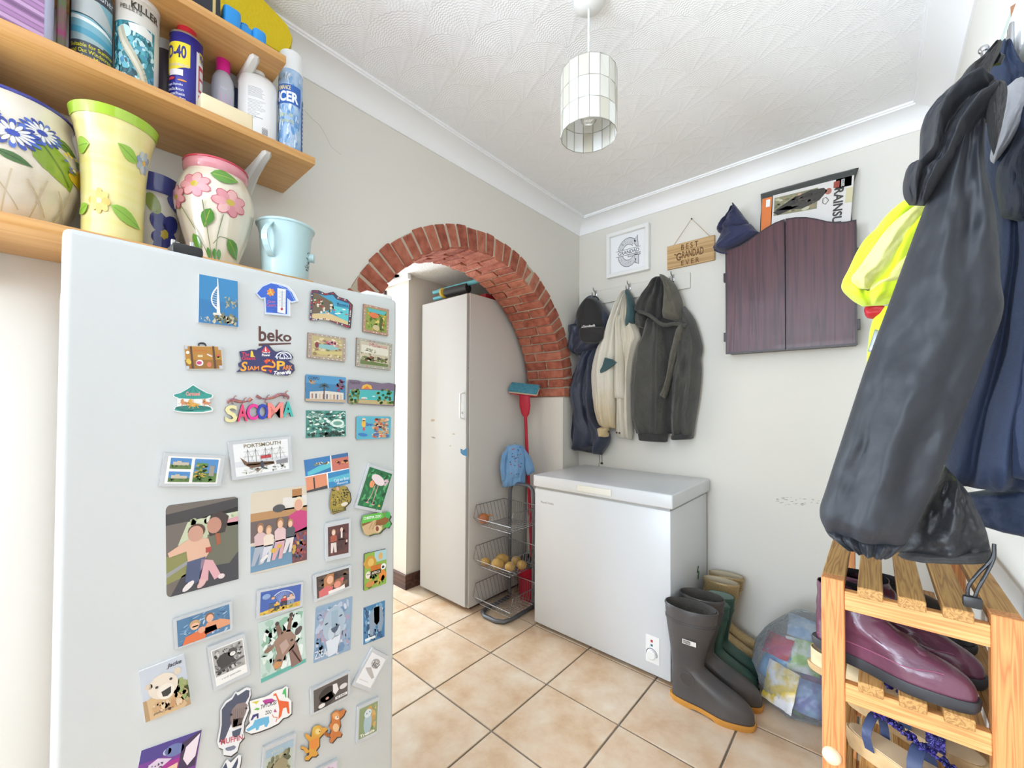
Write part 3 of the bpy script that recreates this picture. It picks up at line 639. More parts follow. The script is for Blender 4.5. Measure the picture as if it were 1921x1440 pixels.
c = (.172, -2.234); t, rad = pot('flared_vase', 'tall flared yellow vase with a lime green rim and painted flowers', 'vase', c, [(.052, SL), (.052, SL+.05), (.0535, SL+.12), (.0565, SL+.18), (.062, SL+.225), (.070, SL+.262), (.0745, SL+.282)], glaze_mat('yellow_glaze', (232, 218, 116), (240, 232, 176), 5, .35, (1, 1, 8)))
i = Ink(wrap(c, rad, SL, SL+.282, radians(90)), .00025)
i.rect('a8cc3c', .0, .0, 1., .075); i.build('rim_band', t, 'glaze', 40, 16, True); i.q = []; i.layer()
flower(i, ['a9b6c0', '8f9fb2', 'c0cac4'], 'd8a82c', .80, .31, .105, 8, .9, .2); leaf(i, '93bf3a', .71, .34, .52, .25, .25, '6f9c22'); i.build('painted_flower', t, 'glaze', 40, 16, True); i.q = []
leaf(i, '9cc63e', .10, .31, .27, .30, .38, '78a528'); i.build('painted_leaf', t, 'glaze', 40, 16, True); i.q = []
flower(i, ['e0b44c', 'ecc866'], 'efe0a0', .36, .72, .115, 8, .8); leaf(i, '8cba34', .47, .74, .80, .86, .16, '6f9c22'); leaf(i, '8cba34', .24, .76, .08, .82, .25, '6f9c22')
i.build('painted_flower', t, 'glaze', 40, 16, True)

c = (.064, -2.150); t, rad = pot('blue_vase', 'small dark blue floral vase between the yellow and pink vases', 'vase', c, [(.040, SL), (.050, SL+.06), (.056, SL+.12), (.054, SL+.16), (.044, SL+.185), (.046, SL+.205), (.048, SL+.225)], glaze_mat('bluewhite_glaze', (222, 216, 204), (208, 204, 196), 14, .3))
i = Ink(wrap(c, rad, SL, SL+.225, radians(90)), .00025)
i.rect('474e92', 0, 0, 1, .21); i.rect('3a4188', 0, .14, 1, .18); i.ell('5a62a0', .80, .30, .16, .10, 14, .3); i.ell('7d84b4', .18, .60, .12, .16, 14)
i.layer(); i.ell('8c9a4c', .48, .36, .075, .13, 14, -.5); i.ell('7f8a4a', .36, .92, .18, .07)
for a, r in ((-2.2, .2), (-.9, .2), (.3, .17), (1.9, .2), (2.8, .14)): i.ell('2b3580', .62+.55*r*cos(a), .68+.75*r*sin(a), r*.62, r*.5, 14, a)
i.layer(); i.ell('b09a30', .62, .68, .05, .05, 12, 0, .2)
i.build('painted_flowers', t, 'glaze', 36, 16, True)

c = (.150, -2.037); t, rad = pot('pink_vase', 'cream ribbed vase with a pink rim and pink painted flowers', 'vase', c, [(.046, SL), (.054, SL+.03), (.072, SL+.09), (.084, SL+.15), (.0845, SL+.19), (.074, SL+.228), (.066, SL+.245), (.068, SL+.262)], glaze_mat('ivory_glaze', (228, 214, 188), (238, 230, 214), 8, .3), 96, warp=lambda a, z: 1+.014*abs(sin(a*9))*(1 if z < SL+.225 else 0))
G().lathe([(.064, SL+.238), (.0705, SL+.246), (.0725, SL+.258), (.070, SL+.268), (.062, SL+.268)], (c[0], c[1], 0), 48, False, False).build('rim', mat('pink_rim_glaze', (226, 150, 160), .15, coat=.6), t, 60)
G().tube([(c[0]+.070*cos(2*pi*k/40), c[1]+.070*sin(2*pi*k/40), SL+.2685) for k in range(40)], .0028, 6, True).build('rim_edge', mat('red_rim_glaze', (206, 60, 84), .15, coat=.6), t, 60)
i = Ink(wrap(c, lambda z: rad(z)*1.0115, SL, SL+.245, radians(90)), .00025)
for u, v, r in ((.33, .24, .135), (.61, .36, .145), (.13, .36, .12)): flower(i, ['e4a0a4', 'dd8e98', 'ecb4b2'], 'c8ae3c', u, v, r, 7, .95, .4, 'c8606e')
leaf(i, '5f9a34', .45, .10, .70, .09, .30, 'a8b84a'); leaf(i, '4d8a34', .46, .47, .40, .66, .28, '9cb04a'); leaf(i, '55903a', .62, .72, .80, .90, .24, '9cb04a'); leaf(i, '5f9a34', .28, .72, .32, .90, .25)
for pts in ([(.20, .46), (.32, .70), (.44, .98)], [(.40, .40), (.43, .70), (.46, .98)], [(.56, .50), (.52, .72), (.50, .98)], [(.48, .80), (.54, .72), (.62, .72)]): i.line('7f8a5c', pts, .009)
i.layer()
for u in (.42, .49, .54): leaf(i, '4d8a34', u, .84, u+.01, .96, .2)
i.build('painted_flowers', t, 'glaze', 44, 16, True)

c = (.180, -1.873); bt = thing('small_bucket', 'pale blue small bucket with a side handle on the low shelf', 'bucket', (c[0], c[1], SL))
MT['pale_blue'] = mat('pale_blue_enamel', (196, 226, 230), .3, coat=.2)
G().lathe([(.050, SL+.004), (.056, SL), (.059, SL+.003), (.0675, SL+.13), (.072, SL+.150), (.0735, SL+.152), (.0735, SL+.158), (.068, SL+.160), (.063, SL+.14), (.055, SL+.01), (.003, SL+.01)], (c[0], c[1], 0), 48).build('body', MT['pale_blue'], bt, 40)
G().tube([(c[0]+.0725*cos(2*pi*k/40), c[1]+.0725*sin(2*pi*k/40), SL+.156) for k in range(40)], .0045, 8, True).build('rim', MT['pale_blue'], bt, 60)
f = facing(c)-.55; P = []
for k in range(9):
    s_ = k/8; P.append((c[0]+(.066+.030*sin(pi*s_)*1.0)*cos(f), c[1]+(.066+.030*sin(pi*s_))*sin(f), SL+.05+.098*s_))
g = G()
for k, (p, q_) in enumerate(zip(P, P[1:])):
    w_ = Vector((-sin(f), cos(f), 0))*.008; p, q_ = Vector(p), Vector(q_); nrm = Vector((cos(f), sin(f), 0))*.003
    g.add([p-w_, p+w_, q_+w_, q_-w_, p-w_+nrm, p+w_+nrm, q_+w_+nrm, q_-w_+nrm], [(0, 1, 2, 3), (7, 6, 5, 4), (0, 4, 5, 1), (1, 5, 6, 2), (2, 6, 7, 3), (3, 7, 4, 0)])
g.build('handle', MT['pale_blue'], bt, 50)
f2 = facing(c)+1.35; G().lathe([(.002, -.006), (.012, -.006), (.013, .010), (.002, .012)], n=16, M=Matrix.Translation((c[0]+.066*cos(f2), c[1]+.066*sin(f2), SL+.075)) @ Matrix.Rotation(f2, 4, 'Z') @ Matrix.Rotation(radians(90), 4, 'Y')).build('handle_lug', MT['pale_blue'], bt, 50)
i = Ink(wrap(c, lambda z: .059+(z-SL)*.0654, SL+.02, SL+.09, radians(90)), .0003)
for k in range(22): i.ell(random.choice(['3d4a44', '5a4a6a', '4a6a4a', '2f3a34']), random.uniform(.80, .94), random.uniform(.05, .9), .012, .035, 7, random.uniform(0, 3))
i.build('painted_sprig', bt, 'glaze', 24, 0, True)
# plug lying on the fridge
pl = thing('mains_plug', 'black three pin mains plug lying on the fridge top', 'plug', (.555, -2.163, FZ))
G().box(.53, .585, -2.192, -2.148, FZ+.0005, FZ+.020, .006).build('body', MT['blackp'], pl, 40)
for y, l in ((-2.186, .011), (-2.180, .008), (-2.160, .014)): G().box(.552, .558, y-.003, y+.003, FZ+.0195, FZ+.020+l, .001, 1).build('pin', MT['chrome'], pl)
G().tube([(.535, -2.17, FZ+.010), (.50, -2.168, FZ+.006), (.44, -2.15, FZ+.004), (.36, -2.2, FZ+.004)], .0032, 6).build('cable', MT['blackp'], pl, 60)

# ---- bottles and cans on the middle shelf
def can(name, label, cat, c, r, z0, parts, n=40):
    """parts: (name, [(radius factor, z)...], material)"""
    t = thing(name, label, cat, (c[0], c[1], z0))
    for nm, pr, m in parts: G().lathe([(r*a, z) for a, z in pr], (c[0], c[1], 0), n).build(nm, m, t, 40)
    return t
MT['black_gloss'] = mat('charcoal_plastic', (54, 54, 60), .3); MT['wht'] = mat('white_bottle', (238, 238, 238), .3)
# purple carton
pc = thing('shampoo_carton', 'purple carton with a headlight picture at the left end of the shelf', 'carton', (.17, -2.44, SM))
G().box(.12, .222, -2.56, -2.330, SM, SM+.235, .010, 3).build('body', mat('lilac_carton', (170, 172, 196), .4), pc, 40)
i = Ink(lambda u, v, h: Vector((.2222+h, lerp(-2.55, -2.343, u), SM+.232-.228*v)))
i.rect('4a3448', 0, 0, 1, .62); i.rect('8f6a92', 0, .62, 1, 1); i.layer()
for k in range(9): i.poly(['b487b8', 'a678ac', 'c09ac4', '77507c'][k % 4], [(0, .50+.05*k), (.5, .56+.05*k), (1, .66+.045*k), (1, .69+.045*k), (.5, .60+.05*k), (0, .53+.05*k)])
i.layer(); i.ell('2c2230', .78, .56, .20, .055, 16, .35); i.layer()
for k in range(12): i.ell('d9b0e0', .62+.03*k, .47+.013*k, .008, .030, 6, .3)
i.layer(); i.line('b06cb8', [(.2, .70), (.62, .52), (.96, .64)], .012); i.text('e8dff0', 'ULTRA', .80, .40, .96, .44); i.build('label', pc)
tag(G().box(.12, .205, -2.327, -2.313, SM, SM+.23, .003).build('magenta_packet', mat('magenta_card', (142, 44, 96), .4, var=(30, (80, 104, 58), .1, (.2, .2, 1))), origin=(.16, -2.32, SM)), 'slim magenta packet squeezed beside the purple carton', 'packet')
c = (.160, -2.274); r = .0345
t = can('car_shampoo', 'charcoal screen wash bottle with yellow lettering on the shelf', 'bottle', c, r, SM, [('body', [(.9, SM), (1, SM+.006), (1, SM+.185), (.85, SM+.205), (.4, SM+.222)], MT['black_gloss']), ('cap', [(.38, SM+.222), (.38, SM+.25), (.3, SM+.252)], MT['blackp'])])
i = Ink(wrap(c, lambda z: r, SM+.012, SM+.19, radians(78), .0004), .0002)
i.rect('3c4450', 0, 0, 1, .95); i.layer(); i.rect('7fb6c6', .10, .16, .92, .70); i.layer()
i.poly('b9c2c4', [(.10, .16), (.6, .16), (.92, .40), (.92, .46), (.10, .34)]); i.poly('e6f0f2', [(.10, .38), (.92, .50), (.92, .54), (.10, .43)]); i.poly('4fa0bc', [(.10, .52), (.92, .62), (.92, .70), (.10, .60)]); i.poly('9fb8bc', [(.10, .60), (.7, .68), (.7, .72), (.10, .70)])
i.layer(); i.line('1e2a34', [(.10, .36), (.5, .40), (.92, .52)], .012); i.text('d8e4ec', 'washer', .45, .03, .92, .12)
for k, s_ in enumerate(('Suitable for Summer', 'and Out Windscreen', 'Window Mixture')): i.text('d6cf2a', s_, .12, .735+.068*k, .93-.03*k, .785+.068*k, .015)
i.build('label', t, 'print', 30, 0, True)
c = (.160, -2.199); r = .0395
t = can('pellet_tub', 'slug pellets tub with a teal slug picture on the shelf', 'tub', c, r, SM, [('body', [(.95, SM), (1, SM+.004), (1, SM+.215), (.97, SM+.22)], mat('tub_card', (214, 212, 206), .4)), ('lid', [(1.02, SM+.215), (1.02, SM+.24), (.95, SM+.243)], MT['wht'])])
i = Ink(wrap(c, lambda z: r, SM+.004, SM+.215, radians(80), .0004), .0002)
i.rect('d8d6cf', 0, 0, 1, .28); i.rect('2f7f8c', .06, .28, .80, 1); i.layer()
i.scat(['9fd4dc', '1f5560', '5fb4c4', '16424c', 'c8e6e8', '3f98a8', '4f96c0'], .06, .28, .80, 1, 210, .045, .8)
i.layer(); i.ell('bfe2ee', .30, .40, .11, .07); i.poly('e6e6e0', [(.36, .30), (.62, .28), (.74, .32), (.74, .40), (.40, .38)])
i.layer(); P = spline([(.22, .36, 0), (.30, .52, 0), (.46, .68, 0), (.58, .82, 0), (.64, .95, 0)], 14); i.line('b8b49c', [(p.x, p.y) for p in P], .12); i.layer(); i.line('d4d0bc', [(p.x-.015, p.y) for p in P], .05)
i.text('35352f', 'KILLER', .40, .05, .86, .13, .02, 0, .03); i.text('55554e', 'PELLETS', .22, .10, .56, .15, .01, 0, .03); i.build('label', t, 'print', 34, 0, True)
# white trigger bottle hidden behind
c = (.075, -2.135); t = can('trigger_bottle', 'white bottle tucked behind the blue and yellow can', 'bottle', c, .036, SM, [('body', [(.9, SM), (1, SM+.006), (1, SM+.16), (.6, SM+.20)], mat('murky_bottle', (92, 84, 92), .35)), ('cap', [(.58, SM+.195), (.62, SM+.225), (.45, SM+.245), (.2, SM+.248)], mat('pale_grey_cap', (214, 214, 210), .4))])
c = (.163, -2.107); r = .0335
t = can('lubricant_can', 'blue and yellow spray can with a red cap', 'spray can', c, r, SM, [('body', [(.92, SM), (1, SM+.004), (1, SM+.195), (.97, SM+.199)], mat('blue_tin', (40, 40, 140), .25, .2)), ('shoulder', [(1.02, SM+.197), (1.02, SM+.202), (.96, SM+.204), (.60, SM+.212)], MT['chrome']), ('cap', [(.60, SM+.210), (.60, SM+.236), (.52, SM+.239), (.45, SM+.232), (.1, SM+.232)], mat('red_cap', (216, 40, 62), .35))])
i = Ink(wrap(c, lambda z: r, SM+.004, SM+.195, radians(82), .0004), .0002)
i.rect('e8e6ec', .72, .14, 1, 1); i.poly('f0d82c', [(.0, .12), (.58, .12), (.58, .42), (.0, .54)]); i.rect('e8d42c', .80, .12, 1, .26); i.layer()
i.text('26247c', 'WD-40', -.18, .16, .50, .33, .03); i.text('26247c', 'WD-40', .80, .14, 1, .22, .02); i.rect('b4283c', .78, .30, .97, .66); i.rect('c83048', .78, .70, .97, .84); i.layer(); i.rect('d9d0d0', .81, .36, .95, .46); i.rect('e4e0e0', .81, .50, .95, .62); i.rect('cfe0d8', .80, .72, .95, .82)
i.rect('ece6ea', .10, .48, .44, .56); i.ell('d03040', .16, .60, .10, .02); i.ell('e09038', .42, .62, .10, .012); i.text('c8ccf0', 'MULTI-USE PRODUCT', .06, .405, .56, .44)
for k, s_ in enumerate(('Stops Squeaks', 'Drives Out Moisture', 'Cleans and Protects', 'Frees Sticky Parts', 'Loosens Mechanisms')): i.text('e6e8f8', s_, .06, .66+.06*k, .44+.02*k, .70+.06*k, .01)
i.build('label', t, 'print', 34, 0, True)
# cream tub at the shelf edge
tag(G().box(.192, .240, -2.090, -1.978, SM, SM+.044, .004, 3).build('soap_block', mat('cream_soap', (238, 222, 184), .45), None, 40, origin=(.215, -2.035, SM)), 'cream rectangular block at the front edge of the shelf', 'soap')
c = (.125, -2.020); r = .0265
t = can('nail_remover', 'small clear bottle with a bright pink cap', 'bottle', c, r, SM, [('body', [(.9, SM), (1, SM+.005), (1, SM+.150), (.92, SM+.172), (.62, SM+.190), (.55, SM+.192)], mat('cloudy_plastic', (222, 224, 236), .25, trans=.3)), ('cap', [(.60, SM+.191), (.62, SM+.225), (.52, SM+.232), (.2, SM+.233)], mat('hot_pink', (226, 34, 150), .35))], 32)
i = Ink(wrap(c, lambda z: r, SM+.02, SM+.14, radians(80), .0004), .0002); i.text('cfd4e8', 'Nail', .44, .0, .62, .06)
for k in range(6): i.rect(['d0a8c4', 'b8b4d4'][k % 2], .42+.07*k, .16, .46+.07*k, .80)
i.ell('c03060', .78, .85, .05, .05); i.build('label', t, 'print', 20, 0, True)
# clear trigger spray
MT['clear_grey'] = mat('clear_grey_plastic', (206, 208, 208), .15, trans=.55)
t = thing('trigger_spray', 'clear trigger spray bottle behind the pink capped bottle', 'spray bottle', (.095, -1.975, SM))
G().lathe([(.026, SM), (.028, SM+.005), (.028, SM+.13), (.014, SM+.17), (.012, SM+.185)], (.095, -1.975, 0), 28).build('body', mat('navy_bottle', (54, 70, 104), .3), t, 40)
g = G(); R = []
for y, z0_, z1_, w_ in ((-2.025, SM+.215, SM+.228, .007), (-2.01, SM+.205, SM+.226, .008), (-1.985, SM+.186, SM+.222, .010), (-1.955, SM+.178, SM+.212, .011), (-1.935, SM+.180, SM+.200, .009)): R.append([Vector((.095+sx*w_, y, z_)) for sx, z_ in ((-1, z0_), (1, z0_), (1, z1_-.004), (.4, z1_), (-.4, z1_), (-1, z1_-.004))])
g.loft(R).build('spray_head', MT['clear_grey'], t, 40); G().tube([(.095, -2.0, SM+.205), (.096, -2.012, SM+.18), (.096, -2.008, SM+.155)], [.006, .005, .004], 8).build('trigger', MT['clear_grey'], t, 50)
c = (.150, -1.942); t = thing('lotion_bottle', 'wide white lotion bottle with small grey print', 'bottle', (*c, SM))
fc = facing(c); Mz = Matrix.Translation((c[0], c[1], 0)) @ Matrix.Rotation(fc, 4, 'Z')
G().lathe([(.9, SM), (1, SM+.006), (1, SM+.185), (.93, SM+.203), (.7, SM+.214), (.35, SM+.218)], n=44, M=Mz @ Matrix.Diagonal((.026, .0475, 1, 1))).build('body', MT['wht'], t, 40)
G().lathe([(.016, SM+.217), (.0175, SM+.219), (.0175, SM+.240), (.014, SM+.242)], n=24, M=Mz).build('cap', MT['wht'], t, 40)
def ellwrap(u, v, h):
    a = -1.15+2.3*u; p = Mz @ Vector((.0264*cos(a), .0479*sin(a), SM+.19-.18*v)); n_ = Mz.to_3x3() @ Vector((cos(a), sin(a)*.55, 0)); return p+n_*h
i = Ink(ellwrap, .0002); i.rect('f0f0f0', .22, .08, .80, .96); i.layer()
for k in range(9): i.rect('a8a8ac', .28, .12+.018*k, random.uniform(.55, .66), .126+.018*k)
for k in range(14): i.rect('b8b8bc', .28, .32+.022*k, random.uniform(.4, .68), .327+.022*k)
i.rect('8a8a90', .28, .58, .62, .588)
for k in range(11): i.rect('4c4c50', .60, .72+.016*k, .74, .72+.016*k+random.choice([.005, .009]))
i.build('label', t, 'print', 16, 0, True)
tag(G().box(.055, .085, -1.932, -1.868, SM, SM+.232, .003).build('white_carton', mat('white_card', (228, 228, 228), .5), origin=(.07, -1.9, SM)), 'white folded carton behind the lotion bottle', 'carton')
c = (.163, -1.859); r = .0325
t = can('deicer_can', 'light blue de-icer spray can with white cap at shelf end', 'spray can', c, r, SM, [('body', [(.92, SM), (1, SM+.004), (1, SM+.262), (.97, SM+.266)], mat('sky_blue_tin', (120, 164, 214), .25, .1, var=(14, (196, 216, 238), .12))), ('cap', [(.985, SM+.264), (.985, SM+.312), (.93, SM+.322), (.7, SM+.327), (.1, SM+.328)], MT['wht'])])
i = Ink(wrap(c, lambda z: r, SM+.004, SM+.262, radians(82), .0004), .0002)
i.scat(['dfe9f4', '9cc0e6', '5f94cc', 'c4d8ee', '7fb0e0'], .0, .02, .84, .98, 110, .05, .7)
i.layer(); i.rect('2a62b4', 0, .18, .80, .40); i.rect('2f58a0', .88, .28, 1, .98); i.layer(); i.text('f4f8fc', 'DE-ICER', -.35, .26, .72, .38, .04); i.text('e8dca8', 'PERFORMANCE', -.1, .195, .50, .245, .02)
i.text('d6dca0', 'clears ice', .12, .50, .56, .55); i.text('d6dca0', 'in seconds', .12, .57, .60, .62)
for k in range(10): i.rect('c8d8ee', .91, .34+.05*k, .98, .36+.05*k)
i.build('label', t, 'print', 34, 0, True)

# ---- things on the topmost shelf
bx = thing('dark_box', 'black box with gold lining at the top shelf edge', 'box', (.16, -2.25, SU))
G().box(.10, .235, -2.40, -2.052, SU, SU+.07, .004).build('body', mat('black_card', (30, 34, 46), .3), bx, 40)
i = Ink(lambda u, v, h: Vector((.2352+h, lerp(-2.40, -2.052, u), SU+.068-.066*v))); i.line('c4b070', [(.5, .3), (.96, .3), (.96, .9), (.5, .9)], .018); i.rect('d8c8d0', .62, .88, .90, .97); i.build('label', bx)
MT['hose_blue'] = mat('hose_blue', (36, 146, 222), .3)
bc = thing('hose_sprinkler', 'bright blue plastic garden sprinkler on the top shelf', 'sprinkler', (.20, -1.99, SU))
for y0_, y1_, h_ in ((-2.045, -2.005, .062), (-1.978, -1.945, .048)): G().box(.172, .232, y0_, y1_, SU, SU+h_, .010, 3).build('end_block', MT['hose_blue'], bc, 40)
G().box(.182, .224, -2.008, -1.975, SU, SU+.040, .008, 3).build('middle_block', MT['hose_blue'], bc, 40)
G().lathe([(.010, 0), (.010, .012), (.006, .014)], (.203, -1.992, SU+.039), 16).build('nozzle', MT['hose_blue'], bc, 40)
MT['foam'] = mat('yellow_foam', (216, 188, 18), .8, bump=(120, .3))
P = [at(*p, 'x', .12) for p in ((330, 0), (380, -60), (440, -50), (478, 0), (500, 22), (520, 42), (536, 60), (545, 82), (543, 98), (535, 112), (520, 112), (480, 88), (420, 48), (370, 22))]
pz = [(p.y, max(p.z, SU+.001)) for p in P]; g = G(); R = []
cy, cz_ = sum(p[0] for p in pz)/len(pz), sum(p[1] for p in pz)/len(pz)
for x, s_ in ((.075, .93), (.085, .98), (.10, 1), (.125, 1), (.140, .98), (.150, .93)): R.append([Vector((x, cy+(y-cy)*s_, max(SU+.0005, cz_+(z-cz_)*s_))) for y, z in pz])
tag(g.loft(R).build('swim_float', MT['foam'], None, 35, origin=(.11, -2.0, SU)), 'rounded yellow foam float leaning at the top shelf end', 'float')
# ------------------------------------------------------------------ fridge magnets (flat prints on real slabs, stuck on the fridge door)
def crop(x0, y0, s): return lambda x, y: (x0+x*s, y0+y*s)
c2, c3, c4 = crop(290, 490, .25696), crop(280, 830, .25508), crop(240, 1080, .2759)
s1, s2, s3, s4 = crop(310, 630, .13535), crop(400, 1260, .17699), crop(240, 1340, .13535), crop(560, 890, .15966)
MT['acrylic'] = mat('clear_acrylic', (232, 236, 240), .06, trans=.35, coat=.5)
MT['mag_back'] = mat('magnet_edge', (206, 206, 208), .5); MT['mag_dark'] = mat('magnet_dark_edge', (70, 62, 60), .5); MT['mag_white'] = mat('magnet_white_edge', (240, 240, 240), .4); MT['mag_gold'] = mat('magnet_metal_edge', (150, 136, 116), .35, .6)
GRP = 'magnets on the fridge door'
def rounded(r, asp=1., n=4):
    if r <= 0: return [(0, 0), (1, 0), (1, 1), (0, 1)]
    ru, rv = r, r*asp; o = []
    for cx_, cy_, a in ((1-ru, rv, -90), (1-ru, 1-rv, 0), (ru, 1-rv, 90), (ru, rv, 180)):
        for k in range(n+1): t = radians(a+90*k/n); o.append((cx_+ru*cos(t), cy_+rv*sin(t)))
    return o
def magnet(label, quad, art, kind='flat', th=.0025, r=0., asp=1., edge='mag_back', name='fridge_magnet', inset=.06):
    cen = sum((at(*p, 'x', FX) for p in quad), Vector())/4; low = min(at(*p, 'x', FX).z for p in quad)
    t = thing(name, label, 'magnet', (FX, cen.y, low), GRP); qm = quadmap(*quad, 'x', FX)
    if kind == 'acrylic': th = .0065
    g = G().prism(rounded(r, asp), lambda u, v, h: qm(u, v, h), .0003, th); g.build('acrylic_block' if kind == 'acrylic' else 'backing', MT['acrylic'] if kind == 'acrylic' else MT[edge], t)
    if kind == 'acrylic':
        ia = inset*1.25
        i = Ink(lambda u, v, h: qm(inset+u*(1-2*inset), ia+v*(1-2*ia), th+h))
    else: i = Ink(lambda u, v, h: qm(u, v, th+h))
    i.round = rounded(r, asp) if kind != 'acrylic' else rounded(0)
    art(i); i.build('picture', t); return t
def shaped(label, pts, art, th=.003, edge='mag_dark', name='fridge_magnet', bg=None):
    P = [at(*p, 'x', FX) for p in pts]; cy = sum(p.y for p in P)/len(P); lo = min(p.z for p in P)
    t = thing(name, label, 'magnet', (FX, cy, lo), GRP)
    G().prism([(p.y, p.z) for p in P], lambda u, v, h: Vector((FX+h, u, v)), .0003, th).build('backing', MT[edge], t)
    i = Ink(lambda u, v, h: at(u, v, 'x', FX+th+h)); i.h = 1
    if bg: i.poly(bg, pts); i.layer()
    art(i); i.build('picture', t); return t
def M4(f, *q): return [f(*p) for p in q]
def bands(i, cols, v0=0., v1=1., tilt=0.):
    n = len(cols)
    for k, c_ in enumerate(cols): a, b_ = v0+(v1-v0)*k/n, v0+(v1-v0)*(k+1)/n; i.rect(c_, 0, a, 1, b_)
    i.layer()
def bgp(i, c_): i.poly(c_, i.round); i.layer()
# -- 1 tower
def a1(i):
    bgp(i, '2f86c0'); i.rect('2a7ab6', 0, .5, 1, 1); i.layer(); i.scat(['b8b090', '7f7a5a', '5a6a58', 'cfc8aa', '4a5a50'], .32, .72, 1, 1, 70, .05, .8); i.scat(['a8a890', '5a7a80', '8a9088'], .62, .38, 1, .64, 26, .045, .5); i.scat(['d0d4c8', '7a98a8'], 0, .84, .34, .98, 16, .03, .7)
    i.layer(); i.poly('f0f2f0', [(.455, .02), (.475, .02), (.53, .78), (.44, .78)]); P = spline([(.46, .20, 0), (.36, .32, 0), (.31, .45, 0), (.34, .58, 0), (.46, .68, 0)], 12); i.line('eef2f4', [(p.x, p.y) for p in P], .035); i.layer()
    for k in range(8): p = P[2+k]; i.line('e2e8ec', [(p.x, p.y), (.47, p.y+.02)], .010)
    i.rect('e8e4d8', .36, .76, .56, .80)
magnet('blue tile magnet of a white sail-shaped tower', M4(c2, (320, 97), (600, 150), (605, 482), (315, 447)), a1, th=.005, edge='mag_white')
# -- 2 shirt thermometer
def a2(i):
    f = lambda *p: [c2(*q) for q in p]
    i.poly('2f62cc', f((850, 160), (905, 172), (960, 190), (1000, 225), (1030, 285), (1000, 292), (968, 268), (968, 385), (815, 372), (810, 262), (778, 265), (748, 232), (790, 185))); i.layer()
    for k in range(5): i.line('2450b0', f((815+10*k, 270+22*k), (890, 285+20*k)), 1.2)
    i.line('9db8e8', f((905, 176), (985, 215), (1020, 285)), 1.); i.layer(); flower(i, ['e08a30', 'eeb060'], 'd8d040', *c2(848, 226), 8, 7); i.poly('f2f4f6', f((897, 195), (958, 205), (955, 382), (897, 372))); i.layer()
    for k in range(12): i.line('8890a8', f((905, 215+10*k), (925, 217+10*k)), .5); i.line('8890a8', f((937, 218+10*k), (950, 220+10*k)), .5)
    i.line('6a78a0', f((931, 215), (930, 345)), 1.2); i.ell('c82838', *c2(929, 348), 2.4, 2.6); i.text('e07a9a', 'Gran', *c2(825, 285), *c2(880, 303)); i.text('e07a9a', 'Canaria', *c2(818, 308), *c2(886, 330))
shaped('blue football shirt magnet with a thermometer', [c2(*p) for p in ((850, 152), (930, 168), (975, 185), (1015, 230), (1045, 292), (1000, 305), (985, 290), (985, 400), (805, 385), (800, 272), (775, 275), (737, 232), (785, 178))], a2, .004, 'mag_white', bg='cfdcf2')
# -- 3 wavy coastal frame
o3 = [c2(*p) for p in ((1145, 212), (1190, 214), (1240, 236), (1300, 225), (1335, 262), (1400, 280), (1440, 320), (1425, 490), (1330, 455), (1250, 425), (1132, 430))]
def a3(i):
    f = lambda *p: [c2(*q) for q in p]
    i.poly('3a9ac0', f((1160, 228), (1240, 250), (1300, 245), (1330, 278), (1420, 310), (1412, 465), (1330, 440), (1150, 415))); i.layer()
    i.poly('5ac0c8', f((1290, 320), (1418, 350), (1414, 440), (1340, 410))); i.poly('d4bc8a', f((1150, 380), (1280, 380), (1412, 440), (1412, 465), (1330, 440), (1150, 415))); i.poly('6a5a48', f((1160, 228), (1200, 240), (1300, 300), (1310, 345), (1150, 390))); i.layer()
    for k in range(34): x = random.uniform(1160, 1300); i.ell(random.choice(['e8ddc8', 'b04838', 'd8c8b0', '4a6a3a', '8a3a30', 'e0d8d0']), *c2(x, random.uniform(255+(x-1160)*.3, 385)), 2.2, 2.6, 6, random.random()*3)
    i.layer()
    for k in range(6): i.ell(random.choice(['f0f0e8', '3a6a98', 'c0584a']), *c2(1310+18*k, 365+random.uniform(-15, 40)), 3.4, 1.1, 8, .2)
    i.text('2a3a58', 'Menorca', *c2(1332, 300), *c2(1412, 326), 0, 0, 2.5)
    n = len(o3)
    for k in range(n):
        p, q = o3[k], o3[(k+1) % n]; m_ = max(2, int(sqrt((p[0]-q[0])**2+(p[1]-q[1])**2)/3.2))
        for j in range(m_): t_ = (j+.5)/m_; cx_, cy_ = sum(z[0] for z in o3)/n, sum(z[1] for z in o3)/n; x, y = lerp(p[0], q[0], t_), lerp(p[1], q[1], t_); i.ell(random.choice(['b03040', 'e8e0e0', '3a4a78', 'c83848']), x+(cx_-x)*.04, y+(cy_-y)*.055, 1.3, 1.3, 6)
shaped('wavy red edged magnet of a coastal village beach', o3, a3, .005, 'mag_dark', bg='4a3a50')
# -- framed metal scenes
def framed(fr, bg, dots, n, sub=None):
    def a(i):
        bgp(i, fr)
        for k in range(34): t_ = k/34; i.ell(random.choice(['d8c8b0', 'b05a50', '8a9a90', 'e8e0d0']), *((4*t_, .04) if t_ < .25 else (.96, 4*t_-1) if t_ < .5 else (3-4*t_, .96) if t_ < .75 else (.04, 4-4*t_)), .018, .02, 6)
        i.layer(); i.rect(bg, .09, .09, .91, .91); i.layer(); i.scat(dots, .09, .09, .91, .91, n, .055, 1.0); i.layer()
        if sub: sub(i)
    return a
def p4(i): i.poly('58b0b8', [(.12, .12), (.88, .12), (.8, .26), (.2, .24)]); i.ell('d87848', .4, .34, .2, .1); i.ell('c8b890', .5, .78, .14, .1); i.poly('4a5a30', [(.62, .5), (.7, .3), (.74, .85), (.64, .85)])
magnet('small upright frame magnet of a leafy garden path', M4(c2, (1520, 312), (1705, 355), (1695, 545), (1513, 513)), framed('b08a78', '8a9a48', ['6a8a30', 'c8a040', '4a6a28', 'd8c070', '9a5a38'], 60, p4), th=.005, edge='mag_gold')
